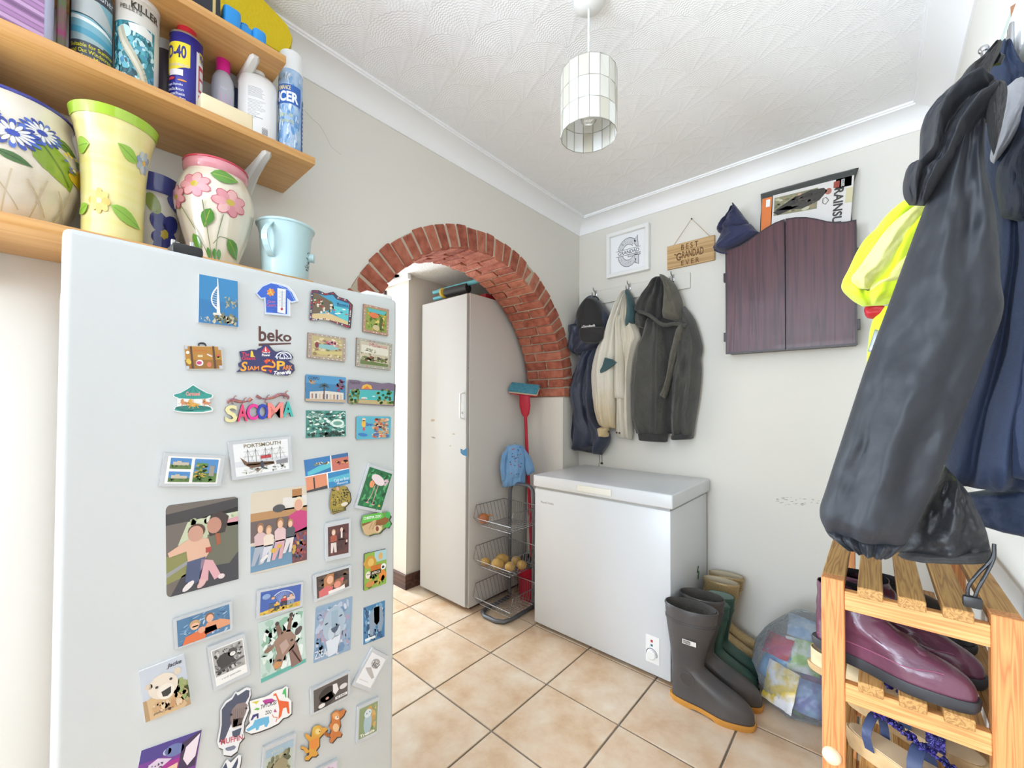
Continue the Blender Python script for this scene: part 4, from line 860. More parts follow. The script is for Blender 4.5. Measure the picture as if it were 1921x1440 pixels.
def p7(i): i.poly('8ab8b8', [(.2, .42), (.6, .38), (.85, .5), (.6, .6), (.3, .56)]); i.scat(['b85a78', 'd890a0'], .4, .2, .75, .4, 16, .04); i.ell('7a3038', .22, .45, .05, .12); i.poly('c8b878', [(.1, .7), (.9, .62), (.9, .75), (.3, .82)])
magnet('flower bordered metallic magnet of a lakeside garden', M4(c2, (1115, 520), (1388, 562), (1385, 733), (1110, 703)), framed('a8988a', 'b8a878', ['8a7a48', 'd8c8a0', '6a7a48', 'c89098', 'e0d4b8', '9a6a58'], 70, p7), th=.005, edge='mag_gold')
def p8(i): i.poly('d8d4c4', [(.12, .2), (.88, .24), (.88, .5), (.12, .48)]); i.scat(['b8b098', '9a9888'], .2, .3, .6, .46, 14, .05, .5); i.text('c87888', 'Mallorca', .34, .10, .84, .24); i.poly('6a7a48', [(.1, .76), (.9, .80), (.9, .9), (.1, .9)]); i.scat(['5a4a38', '8a5a48', '6a7a40'], .12, .55, .88, .8, 26, .04, 1.3)
magnet('silver framed metallic magnet of a pale cathedral town', M4(c2, (1470, 558), (1727, 605), (1718, 795), (1463, 765)), framed('a8a498', 'c4bca4', ['a89c7c', 'd8d0bc', '8a8a68', 'c8b8a0'], 60, p8), th=.005, edge='mag_gold')
# -- 5 suitcase
def a5(i):
    f = lambda *p: [s1(*q) for q in p]
    i.poly('b9822c', f((262, 140), (770, 152), (792, 450), (300, 455))); i.layer(); i.poly('9a6a20', f((270, 330), (782, 330), (792, 450), (300, 455))); i.layer()
    for x in (350, 660): i.poly('5a3a22', f((x-12, 142), (x+18, 142), (x+50, 452), (x+18, 452)))
    for p in ((262, 140), (730, 152), (285, 415), (745, 410)): i.poly('c8ccd8', f(p, (p[0]+45, p[1]), (p[0]+50, p[1]+40), (p[0]+8, p[1]+42)))
    i.layer(); i.text('d8703a', 'Barcelona', *s1(400, 180), *s1(560, 215)); i.ell('f0e8e8', *s1(478, 372), 7, 6); i.layer(); i.ell('c84878', *s1(470, 372), 5, 3.4); i.ell('f0f0ec', *s1(310, 228), 3.4, 3); i.ell('d87858', *s1(608, 395), 4.4, 5); i.line('e8d8d8', f((580, 250), (650, 285)), 2.6); i.ell('e0c050', *s1(330, 355), 5, 5, 8, 0, .3); i.ell('d04848', *s1(735, 280), 3, 3.4); i.ell('a8c050', *s1(738, 300), 3, 2.4); i.rect('e0d0a0', *s1(450, 262), *s1(520, 292))
t = shaped('brown suitcase magnet with travel stickers', [s1(*p) for p in ((255, 132), (455, 132), (775, 142), (803, 458), (295, 465))], a5, .003, 'mag_back', bg='d8d0c0')
G().tube([at(*s1(*p), 'x', FX+.0025) for p in ((462, 138), (466, 108), (490, 100), (530, 100), (553, 110), (562, 140))], .0014, 6).build('handle', MT['blackp'], t)
# -- 6 water park logo
def a6(i):
    f = lambda *p: [s1(*q) for q in p]
    i.text('d83048', 'The', *s1(1060, 225), *s1(1165, 280), .02); i.text('d83048', 'Giant', *s1(1060, 285), *s1(1255, 330), .02); i.poly('f0c838', f((1180, 290), (1185, 215), (1200, 200), (1215, 220), (1225, 270), (1245, 290)))
    i.poly('d82840', f((1335, 215), (1390, 140), (1450, 205), (1465, 225), (1330, 225))); i.layer(); i.poly('f4f4f4', f((1380, 210), (1390, 145), (1405, 210))); i.text('f4f4f4', 'Tower of', *s1(1345, 215), *s1(1450, 240), .02); i.text('f4f4f4', 'Power', *s1(1340, 245), *s1(1455, 282), .03)
    P = [s1(1640+105*cos(t_), 300+78*sin(t_)) for t_ in [pi+pi*k/12 for k in range(13)]]; i.line('e8eaf4', P, 2.2); i.line('e8eaf4', f((1590, 290), (1600, 250), (1640, 240), (1650, 290)), 1.6); i.line('e8eaf4', f((1650, 240), (1700, 290)), 1.6); i.text('e8eaf4', 'Tlaloc', *s1(1520, 285), *s1(1760, 320), .03)
    i.text('f0a830', 'S', *s1(1040, 355), *s1(1140, 490), .03, .2); i.text('e88a30', 'IAM', *s1(1145, 415), *s1(1300, 475), .03); i.text('f0b834', 'P', *s1(1545, 345), *s1(1660, 470), .03); i.text('e88a30', 'ARK', *s1(1625, 405), *s1(1765, 470), .03); i.text('f6f6f8', 'Tenerife', *s1(1505, 485), *s1(1745, 540), .03, .3, -2)
    P = spline([s1(*p)+(0,) for p in ((1385, 350), (1460, 340), (1515, 385), (1500, 430), (1420, 420), (1350, 430), (1345, 465), (1400, 480))], 24); i.line('d83828', [(p.x, p.y) for p in P], 4.6); i.layer(); i.line('f0b834', [(p.x, p.y) for p in P], 2.6); i.poly('d83828', f((1365, 345), (1420, 310), (1440, 350), (1400, 390))); i.poly('e84a30', f((1440, 330), (1500, 330), (1475, 360))); i.poly('d83828', f((1420, 470), (1480, 470), (1465, 515)))
shaped('navy water park logo magnet with a yellow dragon', [s1(*p) for p in ((1025, 215), (1130, 205), (1175, 190), (1230, 190), (1260, 200), (1280, 175), (1330, 160), (1355, 125), (1400, 118), (1440, 140), (1470, 180), (1515, 215), (1540, 222), (1600, 205), (1680, 215), (1740, 255), (1768, 300), (1750, 330), (1690, 345), (1775, 400), (1785, 480), (1745, 520), (1690, 548), (1490, 535), (1400, 515), (1340, 490), (1140, 490), (985, 498), (1060, 440), (1015, 420), (1010, 380), (1060, 350), (1045, 290))], a6, .004, 'mag_dark', bg='2c2c66')
# -- 9 carousel
def a9(i):
    f = lambda *p: [s1(*q) for q in p]
    i.poly('2a9a90', f((385, 682), (470, 735), (570, 790), (650, 815), (640, 850), (560, 868), (380, 872), (190, 862), (122, 830), (122, 812), (210, 790), (310, 735))); i.layer()
    for a, b_ in ((370, 250), (380, 330), (392, 440), (400, 530)): i.poly('1f7f78', f((385, 690), (b_-12, 800), (b_+14, 802)))
    i.ell('1f7a72', *s1(385, 1000), 34, 5.4, 20); i.poly('3aa8a0', f((130, 1010), (250, 1030), (520, 1030), (645, 1005), (640, 1028), (520, 1050), (250, 1050), (130, 1030))); i.layer()
    i.text('e89890', 'Carousel', *s1(285, 770), *s1(480, 828), .04); i.rect('d8b060', *s1(382, 870), *s1(390, 1010))
    for x, y, c_, k in ((345, 940, 'e0a848', 1.3), (235, 918, 'd08a58', .9), (540, 918, 'd08a58', .9)):
        i.ell(c_, *s1(x+30*k, y+10), 8*k, 3.2*k, 10, .1); i.ell(c_, *s1(x, y-25*k), 3.*k, 4*k, 8, .5); i.line(c_, f((x+60*k, y+20), (x+90*k, y+55)), 1.4); i.line(c_, f((x+10, y+20), (x-15*k, y+60)), 1.4); i.line(c_, f((x+80*k, y), (x+110*k, y+12)), 1.4)
    for k in range(8): i.ell('d86a6a', *s1(random.uniform(180, 600), random.uniform(880, 950)), .7, .7, 6)
shaped('green striped carousel magnet with horses', [s1(*p) for p in ((385, 672), (475, 728), (575, 785), (662, 815), (655, 855), (610, 875), (612, 965), (662, 1000), (650, 1045), (520, 1068), (250, 1066), (120, 1040), (118, 1000), (165, 965), (165, 870), (112, 835), (112, 808), (205, 785), (305, 728))], a9, .003, 'mag_white', bg='eef0ee')
# -- 10 SACOMA letters
pts = [at(*s1(*p), 'x', FX) for p in ((830, 960), (1750, 910), (1750, 1110), (830, 1200))]
t = thing('fridge_magnet', 'raised colourful SACOMA letters magnet with geckos', 'magnet', (FX, sum(p.y for p in pts)/4, min(p.z for p in pts)), GRP)
for ch, a, b_, y0_, y1_, c_ in (('S', 820, 985, 962, 1200, (232, 224, 168)), ('A', 985, 1130, 955, 1185, (224, 72, 120)), ('C', 1118, 1268, 945, 1168, (226, 50, 150)), ('O', 1262, 1412, 945, 1160, (40, 64, 178)), ('M', 1405, 1620, 925, 1140, (238, 140, 130)), ('A', 1615, 1760, 915, 1122, (64, 184, 176))):
    v, f_, _ = text_mesh(ch, .025); qm = quadmap(s1(a, y0_), s1(b_, y0_-8), s1(b_, y1_-8), s1(a, y1_), 'x', FX)
    for nm, d0, d1, m_ in (('letter_base', .0004, .004, MT['mag_dark']), ('letter', .004, .0065, mat('letter_paint', c_, .4))):
        g = G(); n_ = len(v); vv = [qm(x, 1-y, d0) for x, y in v]+[qm(x, 1-y, d1) for x, y in v]; ed = {}
        for q in f_:
            for k in range(len(q)): e = (q[k], q[(k+1) % len(q)]); ed[tuple(sorted(e))] = ed.get(tuple(sorted(e)), [])+[e]
        ff = [tuple(k+n_ for k in q) for q in f_]+[tuple(reversed(q)) for q in f_]+[(e[0][0], e[0][1], e[0][1]+n_, e[0][0]+n_) for e in ed.values() if len(e) == 1]
        g.add(vv, ff).build(nm, m_, t)
MT['gecko'] = mat('gecko_paint', (120, 88, 120), .5, var=(300, (196, 120, 90), .1))
for base, head in ((((870, 940), (880, 900), (940, 885), (1010, 905), (1080, 910), (1150, 905)), (1195, 868)), (((1700, 880), (1710, 850), (1660, 815), (1580, 812), (1500, 850), (1400, 870), (1330, 865)), (1265, 828))):
    g = G(); P = [at(*s1(*p), 'x', FX+.004) for p in base]; n_ = len(P); g.tube(spline(P, 14), [.0008+.0022*sin(pi*(k/13)**.9) for k in range(14)], 6); h_ = at(*s1(*head), 'x', FX+.004); g.tube([P[-1], h_], [.0024, .0032], 6)
    for k in (2, -2):
        for sgn in (-1, 1):
            a = P[k]; b2 = a+Vector((0, .004*sgn*.6, .006*sgn)); g.tube([a, b2, b2+Vector((0, .003, .0015*sgn))], .0009, 5)
    g.build('gecko', MT['gecko'], t, 60)
# -- 11..14 coloured scenes
def a11(i):
    bgp(i, '3a7aa8'); i.rect('4a90c0', 0, .0, 1, .3); i.layer(); i.poly('d8d0c4', [(.10, .62), (.5, .56), (.95, .60), (.95, .86), (.10, .88)]); i.poly('c0a88c', [(0, .88), (1, .86), (1, .97), (0, .98)]); i.layer()
    for k in range(9): i.rect(['a87868', '6a6a80', 'c8b4a0'][k % 3], .14+.09*k, .68, .18+.09*k, .86)
    i.scat(['8a4a68', '4a3a58', '6a5a70'], .74, .05, .98, .6, 26, .06); i.scat(['b88a58', 'd8a878'], .06, .18, .26, .34, 10, .04); i.rect('4a3a3a', .43, .42, .46, .88)
    for k in range(9): a = pi+pi*k/8; i.line('3a4a48', [(.445, .38), (.445+.13*cos(a), .40+.18*sin(a)+.05)], .022)
    i.text('2a3a58', 'CORFU', .06, .06, .32, .17, .02)
magnet('dusky blue magnet of a palm tree and colonnade', M4(c2, (1097, 825), (1390, 848), (1385, 1037), (1095, 1025)), a11, th=.004, r=.05, asp=1.4, edge='mag_gold')
o12 = [c2(*p) for p in ((1418, 864), (1470, 868), (1510, 880), (1560, 878), (1600, 884), (1650, 892), (1700, 888), (1752, 898), (1745, 1057), (1412, 1037))]
def a12(i):
    f = lambda *p: [c2(*q) for q in p]
    i.poly('4ab0b0', f((1425, 935), (1745, 945), (1742, 1020), (1420, 1005))); i.poly('e0b048', f((1510, 930), (1520, 905), (1550, 895), (1580, 905), (1590, 932))); i.poly('b8a878', f((1420, 1005), (1742, 1020), (1742, 1050), (1416, 1032))); i.layer(); i.poly('d87838', f((1525, 930), (1550, 908), (1575, 932)))
    for k in range(60): x = random.choice([random.uniform(1422, 1490), random.uniform(1620, 1742)]); i.ell(random.choice(['4a7a3a', '2f5a2c', '7a9a48', '8a8a50', '3a5a30']), *c2(x, random.uniform(935, 1035)), 2.8, 2.6, 6)
    i.layer(); i.ell('e8e8e0', *c2(1530, 998), 6, 1.6); i.ell('c05040', *c2(1525, 1003), 5, 1.2); i.ell('d8d8d8', *c2(1600, 985), 3, 1); i.text('3a2a40', 'Mallorca', *c2(1428, 874), *c2(1500, 895))
shaped('wide relief magnet of a turquoise cove with sunrise', o12, a12, .005, 'mag_dark', bg='7a6a80')
def a13(i): bgp(i, '3f8a80'); i.scat(['e8f0ea', '1f4a40', '9cc8b8', '2f6a58', 'd0e4dc', '123a30', '6aa898'], 0, 0, 1, 1, 190, .05, .8); i.layer(); i.ell('dcece4', .78, .48, .17, .16, 16); i.layer(); i.ell('6aa090', .78, .48, .12, .08, 14); i.text('8fb0a4', 'CORFU', .05, .10, .42, .25, .03); i.scat(['143a30', '0f2f28'], 0, .78, 1, 1, 30, .05)
magnet('green and white aerial island view magnet', M4(c2, (1100, 1087), (1390, 1092), (1392, 1275), (1098, 1288)), a13, th=.003)
def a14(i): bgp(i, '5ab0c8'); i.layer(); i.scat(['d8b088', 'c87850', 'e8c8a8', '8a6a58', 'd85a48', '5a6a9a', 'c8a070'], .42, .05, .98, .98, 90, .06, 1.1); i.layer(); i.ell('e8b848', .2, .32, .06, .16); i.rect('d84a48', .18, .48, .23, .62); i.ell('e8c8a8', .2, .14, .05, .07); i.text('3a5ab0', 'Gran', .25, .28, .45, .42, .02); i.ell('3a7ac0', .18, .8, .14, .07, 10, .3)
magnet('beach magnet with shells and a diver in yellow', M4(c2, (1467, 1130), (1720, 1133), (1715, 1290), (1465, 1300)), a14, th=.004, r=.05, asp=1.5, edge='mag_gold')
# -- 15 castles
def a15(i):
    bgp(i, 'f4f4f2')
    for u0, v0, u1, v1 in ((.05, .06, .44, .46), (.05, .56, .44, .94), (.50, .06, .96, .94)):
        i.rect('4a8ac8', u0, v0, u1, v1); i.layer(); h_ = v1-v0; i.rect('5a7a38', u0, v0+.6*h_, u1, v1); i.layer()
        if u0 < .3: i.poly('c8bca8', [(u0+.05, v0+.66*h_), (u0+.05, v0+.35*h_), (u0+.12, v0+.35*h_), (u0+.12, v0+.25*h_), (u0+.20, v0+.25*h_), (u0+.20, v0+.38*h_), (u1-.05, v0+.38*h_), (u1-.05, v0+.66*h_)]); i.scat(['48682c', '6a8a3c'], u0, v0+.62*h_, u1, v1, 14, .03)
        else: i.scat(['2f5a28', '5a8a34', '8a9a3c', '3f6a2c', 'c0a040'], u0, v0+.12, u1-.18, v1, 50, .05); i.rect('9a9488', .80, .30, .90, .70); i.scat(['3f6a2c', '5a8a34'], u0, .68, u1, v1, 24, .045)
magnet('clear acrylic magnet with three castle photographs', M4(c3, (105, 72), (550, 95), (517, 318), (68, 318)), a15, 'acrylic', inset=.07, r=.02)
def ship(i):
    bgp(i, 'eceef0'); i.rect('d8dce2', 0, .55, 1, .72); i.layer(); i.poly('6a4a30', [(.10, .42), (.22, .60), (.70, .66), (.72, .76), (.28, .80), (.16, .66)]); i.poly('c8a868', [(.2, .66), (.70, .70), (.70, .73), (.21, .70)]); i.scat(['6a7a70', '9a9a90', '8a6a58', 'c8c8c0'], .05, .78, .98, .98, 40, .04, .6); i.layer()
    for x in (.24, .38, .56, .68, .84): i.line('4a4038', [(x, .62), (x, .20)], .008); i.line('5a5048', [(x-.07, .26), (x+.07, .28)], .006); i.line('5a5048', [(x-.09, .42), (x+.09, .44)], .006); i.line('8a8078', [(x, .21), (x-.1, .60)], .004); i.line('8a8078', [(x, .21), (x+.1, .62)], .004)
    i.rect('c04048', .46, .44, .66, .54); i.ell('3a3a48', .48, .72, .035, .12); i.poly('8a8a90', [(.75, .66), (.98, .62), (.98, .78), (.75, .78)]); i.text('8a7c5c', 'PORTSMOUTH', .18, .03, .86, .15, .02)
magnet('clear acrylic magnet of a sailing warship marked Portsmouth', [c2(530, 1318), c2(985, 1272), c3(1045, 205), c3(605, 275)], ship, 'acrylic', inset=.06, r=.02)
def a17(i):
    bgp(i, 'f0f0f0'); i.rect('2f78b8', 0, 0, .57, .50); i.rect('c87060', .60, 0, 1, .50); i.rect('e0906a', 0, .53, .46, 1); i.rect('2f88c0', .49, .53, 1, 1); i.layer()
    i.poly('58c0d0', [(.05, .38), (.3, .26), (.57, .22), (.57, .36), (.3, .44), (.05, .5)]); i.scat(['e8dcc8', 'd8b8a0', '7a8a6a'], .2, .12, .56, .26, 22, .03); i.rect('3a6aa0', .60, 0, 1, .12); i.scat(['4a2a30', 'e0a058', '8a4038'], .60, .18, 1, .34, 20, .035); i.poly('3a3a40', [(0, .94), (.46, .90), (.46, 1), (0, 1)]); i.rect('2a2a30', .16, .58, .19, .92); i.poly('5ab8d0', [(.49, .70), (1, .66), (1, .84), (.49, .82)]); i.layer(); i.text('e8f4fa', 'Cala en Bosc', .62, .76, .98, .86); i.text('e8f4fa', 'Menorca', .68, .88, .94, .96)
magnet('four view magnet of bay, harbour, lighthouse and beach', M4(c3, (1135, 128), (1457, 72), (1475, 298), (1155, 368)), a17, th=.002)
def a18(i):
    bgp(i, '1f6a40'); i.scat(['2f8a50', '164a30', '3fa060', '5ab070'], 0, 0, 1, 1, 60, .10, .5); i.layer(); i.ell('e8d8dc', .50, .26, .30, .12, 16, .2); i.ell('e89868', .30, .40, .10, .10, 10, .5); i.line('d8c0c8', [(.76, .24), (.92, .20), (.88, .30), (.80, .34)], .07); i.line('e0a8b0', [(.44, .40), (.42, .66), (.34, .86)], .022); i.line('e0a8b0', [(.56, .40), (.56, .66), (.56, .88)], .022); i.ell('d898a8', .34, .88, .07, .015); i.ell('d898a8', .58, .90, .07, .015); i.ell('c8b040', .86, .90, .05, .03)
magnet('tilted acrylic magnet of a white flamingo on green', M4(c3, (1607, 152), (1790, 213), (1697, 515), (1503, 475)), a18, 'acrylic', inset=.05)
# -- 19 leopard head, 20 sloth
o19 = [s4(*p) for p in ((430, 150), (465, 135), (490, 150), (520, 135), (560, 140), (575, 170), (600, 210), (612, 290), (600, 325), (575, 350), (545, 380), (548, 415), (395, 462), (388, 420), (370, 400), (372, 290), (385, 210), (405, 165))]
def a19(i):
    for k in range(90): i.ell(random.choice(['2a2616', '3a3218', 'c0a840']), *s4(random.uniform(388, 590), random.uniform(165, 370)), 1.5, 1.1, 6, random.random()*3)
    i.layer(); i.ell('e0d8c8', *s4(540, 345), 7, 3.4, 10, -.3); i.ell('d8a0a0', *s4(460, 165), 2.6, 4, 8, -.4); i.poly('5a5220', [s4(395, 405), s4(545, 378), s4(545, 410), s4(398, 450)]); i.layer(); i.text('b8a848', 'LEOPARD', *s4(410, 402), *s4(530, 428), .02, 0, -3)
shaped('gold leopard head magnet', o19, a19, .005, 'mag_dark', bg='a08c34')
o20 = [s4(*p) for p in ((755, 480), (960, 440), (1000, 450), (1040, 435), (1080, 490), (1060, 530), (1085, 570), (1050, 630), (1020, 620), (985, 650), (950, 690), (880, 700), (820, 720), (775, 700), (745, 640), (735, 570))]
def a20(i):
    f = lambda *p: [s4(*q) for q in p]
    i.poly('5fc04a', f((755, 485), (985, 445), (1000, 500), (960, 520), (745, 575))); i.poly('8a5a30', f((745, 575), (960, 525), (1050, 480), (1060, 560), (1000, 590), (760, 620))); i.layer(); i.poly('cfae84', f((745, 610), (850, 560), (880, 540), (915, 530), (900, 620), (985, 590), (985, 640), (940, 690), (880, 690), (820, 715), (775, 695))); i.ell('3fb058', *s4(1050, 470), 4.4, 6, 8, .5, .2); i.ell('3fb058', *s4(1055, 590), 4.4, 6, 8, .5, .2); i.layer(); i.ell('e4d0ac', *s4(935, 635), 7, 6.5); i.layer(); i.ell('8a4a34', *s4(925, 635), 3.2, 5); i.line('a88458', f((830, 640), (870, 560)), 1.2); i.line('a88458', f((870, 640), (905, 545)), 1.2); i.text('f4f6f0', 'CHESTER ZOO', *s4(765, 500), *s4(972, 530), .03, 0, -5)
shaped('green and tan sloth zoo magnet', o20, a20, .006, 'mag_dark', bg='6a9a4a')
# -- people photographs
def person(i, u, v, s_, hair, top, legs, skin='e4b898', lean=0.):
    i.poly(legs, [(u-.5*s_, v+1.2*s_), (u+.5*s_, v+1.2*s_), (u+.55*s_+lean, v+2.6*s_), (u+.15*s_+lean, v+2.6*s_), (u, v+1.7*s_), (u-.2*s_+lean, v+2.6*s_), (u-.55*s_+lean, v+2.6*s_)]); i.poly(top, [(u-.6*s_, v+.5*s_), (u-.2*s_, v+.25*s_), (u+.2*s_, v+.25*s_), (u+.6*s_, v+.5*s_), (u+.55*s_, v+1.3*s_), (u-.55*s_, v+1.3*s_)]); i.layer()
    i.ell(hair, u, v-.05*s_, .36*s_, .40*s_); i.layer(); i.ell(skin, u, v+.04*s_, .26*s_, .30*s_); i.layer()
def a21(i):
    bgp(i, '6f665e'); i.poly('3a3638', [(0, .10), (1, .02), (1, .18), (0, .22)]); i.poly('c8d0b0', [(.28, .22), (1, .12), (1, .40), (.15, .46)]); i.poly('8a8a50', [(0, .56), (.4, .52), (.3, .8), (0, .86)]); i.poly('3a3840', [(.2, .80), (1, .62), (1, 1), (.05, 1)]); i.layer(); i.scat(['a8b088', 'd8dcc8'], .3, .16, .95, .3, 16, .05)
    i.poly('9a9a9a', [(0, .74), (.35, .62), (.35, .66), (0, .79)]); i.layer(); i.poly('6a6a58', [(.55, .40), (.82, .30), (1, .30), (1, .66), (.86, .78), (.55, .76)]); i.poly('d8a0a8', [(.80, .26), (1, .24), (1, .34), (.84, .34)]); i.layer(); i.poly('3a2a24', [(.54, .30), (.60, .18), (.74, .14), (.86, .22), (.80, .40), (.58, .42)]); i.layer(); i.ell('c08a76', .645, .30, .105, .095); i.poly('e0b49a', [(.02, .52), (.26, .42), (.36, .40), (.56, .44), (.60, .56), (.52, .66), (.28, .68), (.26, .54), (.04, .57)]); i.layer(); i.ell('5a3a2c', .40, .33, .12, .08); i.layer(); i.ell('cc9a86', .385, .36, .105, .09); i.poly('4a5478', [(.27, .66), (.52, .64), (.44, .88), (.38, .92), (.24, .88)]); i.poly('dda8b0', [(.46, .66), (.62, .70), (.74, .90), (.64, .93), (.56, .80), (.55, .92), (.42, .94)]); i.layer(); i.ell('e8e0e0', .28, .93, .09, .035, 10, -.5); i.ell('e0b8b4', .46, .94, .07, .035, 10, -.5); i.ell('e8d8d8', .74, .91, .05, .03); i.rect('b04038', .52, .54, .60, .60); i.poly('a85a38', [(.66, .40), (.72, .40), (.74, .52), (.68, .54)])
magnet('large photo magnet of two children sitting in a car boot', M4(c3, (118, 462), (650, 392), (655, 1000), (125, 1140)), a21, th=.0015, r=.06, asp=.95, edge='mag_white')
def a22(i):
    bgp(i, 'd8ccb8'); i.rect('b88a58', 0, .26, 1, .36); i.rect('6a5a58', 0, .36, 1, .62); i.rect('6a92b0', 0, .66, .72, .98); i.rect('e0dcd8', .55, .12, 1, .28); i.rect('b07840', .72, .03, .90, .14); i.layer(); i.poly('d8487a' if False else 'c8387a', [(.66, .36), (.84, .30), (1, .34), (1, .58), (.76, .60), (.64, .52)]); i.poly('6a3a40', [(.70, .60), (1, .54), (1, .98), (.72, .98)]); i.layer(); i.scat(['a84a48', '4a5a8a', 'c8a048', '3a3038', '7a3a48'], .71, .60, 1, .96, 60, .03); i.ell('e8d8b8', .84, .22, .10, .09); i.layer(); i.ell('e0a890', .835, .24, .075, .075); i.ell('48484c', .48, .245, .11, .05); i.layer()
    for u, v, s_, h_, tp, lg in ((.16, .46, .17, '9a6a48', 'd8b8b8', 'a8b0c0'), (.30, .50, .15, 'c89a68', 'e8d8c8', 'd8d8e0'), (.50, .44, .17, 'a87848', 'e0c0c0', 'd8a8b0'), (.68, .46, .14, 'b88858', '4a5058', 'e0d8d8')): person(i, u, v, s_, h_, tp, lg, 'e8bca0', -.06)
    i.ell('d8b040', .38, .76, .05, .03); i.ell('d8b040', .48, .72, .04, .025); i.ell('e8e4e4', .22, .83, .08, .025, 8, -.4)
magnet('photo magnet of a woman in pink with four small children', M4(c3, (742, 368), (1157, 312), (1157, 870), (742, 970)), a22, th=.0015, r=.05, asp=.8, edge='mag_white')
def a23(i): bgp(i, '5a2e2c'); i.scat(['6a3a34', '4a2426'], 0, 0, 1, 1, 30, .1); i.layer(); person(i, .26, .22, .26, 'd8b090', 'a85038', 'e4d4d0', 'ecd0c0'); person(i, .64, .16, .27, '4a2a24', '4a2826', '4a2a28', 'e8c8b8'); i.rect('ece0d8', .60, .24, .68, .44); i.rect('e8d0c4', .86, .54, .93, .62)
magnet('acrylic magnet of an old brown wedding photograph', M4(c3, (1285, 590), (1473, 552), (1470, 832), (1290, 868)), a23, 'acrylic', inset=.09, r=.05)
def a24(i): bgp(i, '46342c'); i.scat(['3a2a26', '5a4434', '6a5238'], 0, 0, 1, 1, 40, .1); i.layer(); i.poly('b87a48', [(.22, .2), (.34, .02), (.52, .06), (.50, .6), (.2, .8)]); i.poly('d86a6a', [(.06, .70), (.3, .55), (.5, .7), (.4, 1), (.06, 1)]); i.ell('a86a50', .66, .62, .15, .22); i.layer(); i.ell('e8b090', .40, .32, .10, .20); i.ell('e0907a', .62, .68, .11, .17); i.poly('f0e8e4', [(.34, .85), (.7, .85), (.85, .78), (.86, 1), (.34, 1)]); i.ell('d85a68', .78, .48, .05, .09)
magnet('acrylic magnet of a girl cuddling a baby', M4(c3, (1197, 972), (1475, 893), (1477, 1055), (1205, 1165)), a24, 'acrylic', inset=.07)
def a25(i): bgp(i, '8ab04a'); i.rect('a8ccd0', .45, .0, 1, .3); i.layer(); i.ell('c89838', .25, .26, .28, .18, 12, 0, .1); i.scat(['5a8a30', '9ac050', '4a6a28', 'c8a850'], 0, .45, 1, 1, 40, .09); i.ell('e08a38', .82, .72, .18, .16, 12, 0, .1); i.layer(); i.ell('e0b860', .28, .27, .14, .11); i.rect('c87020', .28, .38, .74, .52); i.ell('e8e0d0', .16, .60, .11, .10); i.ell('d8b070', .72, .16, .10, .10); i.ell('f0f0f0', .86, .48, .12, .09); i.layer(); i.rect('2a2020', .28, .52, .74, .64); i.ell('2a2020', .84, .49, .06, .04); i.ell('2a2420', .13, .585, .025, .015); i.ell('2a2420', .20, .585, .025, .015); i.layer(); i.text('e8e0c8', 'AFRICA', .32, .55, .70, .62, .02); i.ell('c88a48', .25, .86, .2, .08)
magnet('bright safari animals magnet marked Africa', M4(c3, (1577, 815), (1738, 778), (1735, 1030), (1573, 1087)), a25, th=.004, r=.04, asp=.6, edge='mag_dark')
def a26(i):
    bgp(i, '3f5fb0')
    for k in range(24): a = pi+pi*k/23; i.line('b8c8e8', [(.55, .62), (.55+.30*cos(a), .62+.50*sin(a))], .008)
    arcband(i, 'd8e0f0', .55, .62, .31, .29, pi, 2*pi, 18, 1.65); i.poly('d8b040', [(0, .86), (.3, .8), (1, .78), (1, 1), (0, 1)]); i.layer(); i.scat(['e8c850', '7a8a3a', 'd8a030'], 0, .82, 1, 1, 24, .05); person(i, .30, .36, .17, '6a4a30', '3a68c0', '4a5a78'); person(i, .40, .58, .12, '5a3a28', 'e0b040', '3a3a48'); person(i, .58, .42, .15, '7a4a30', 'b83038', '2a2a38'); person(i, .74, .40, .16, '8a5a38', 'e0c0b0', '8a98b0'); i.ell('8aa8d8', .13, .22, .10, .12); i.text('d0dcf0', 'Great day out', .06, .16, .22, .28)
magnet('acrylic magnet of a family before a big wheel', M4(c4, (875, 95), (1187, 32), (1177, 200), (868, 285)), a26, 'acrylic', inset=.06)
def a27(i): bgp(i, '4f7ca4'); i.scat(['8ab0d0', '2f5a88', 'b8d0e4', '3f6c98', '6a98c0'], 0, 0, 1, 1, 80, .07, .35); i.layer(); i.poly('e09a70', [(.48, .62), (.56, .44), (.82, .46), (1, .62), (1, .8), (.5, .85)]); i.poly('e0703a', [(.08, 1), (.14, .72), (.42, .62), (.55, .8), (.5, 1)]); i.poly('d85a30', [(.5, .62), (.72, .62), (.74, .82), (.52, .9)]); i.layer(); i.ell('8a5a38', .60, .24, .085, .16); i.ell('c8a070', .32, .34, .10, .16); i.layer(); i.ell('e8b090', .605, .30, .07, .15); i.ell('ecbc9c', .32, .42, .08, .13); i.ell('e8a888', .44, .64, .07, .12); i.rect('3a4a58', .27, .40, .38, .45)
magnet('acrylic magnet of swimmers in orange armbands', M4(c4, (303, 290), (700, 165), (705, 355), (315, 495)), a27, 'acrylic', inset=.05)
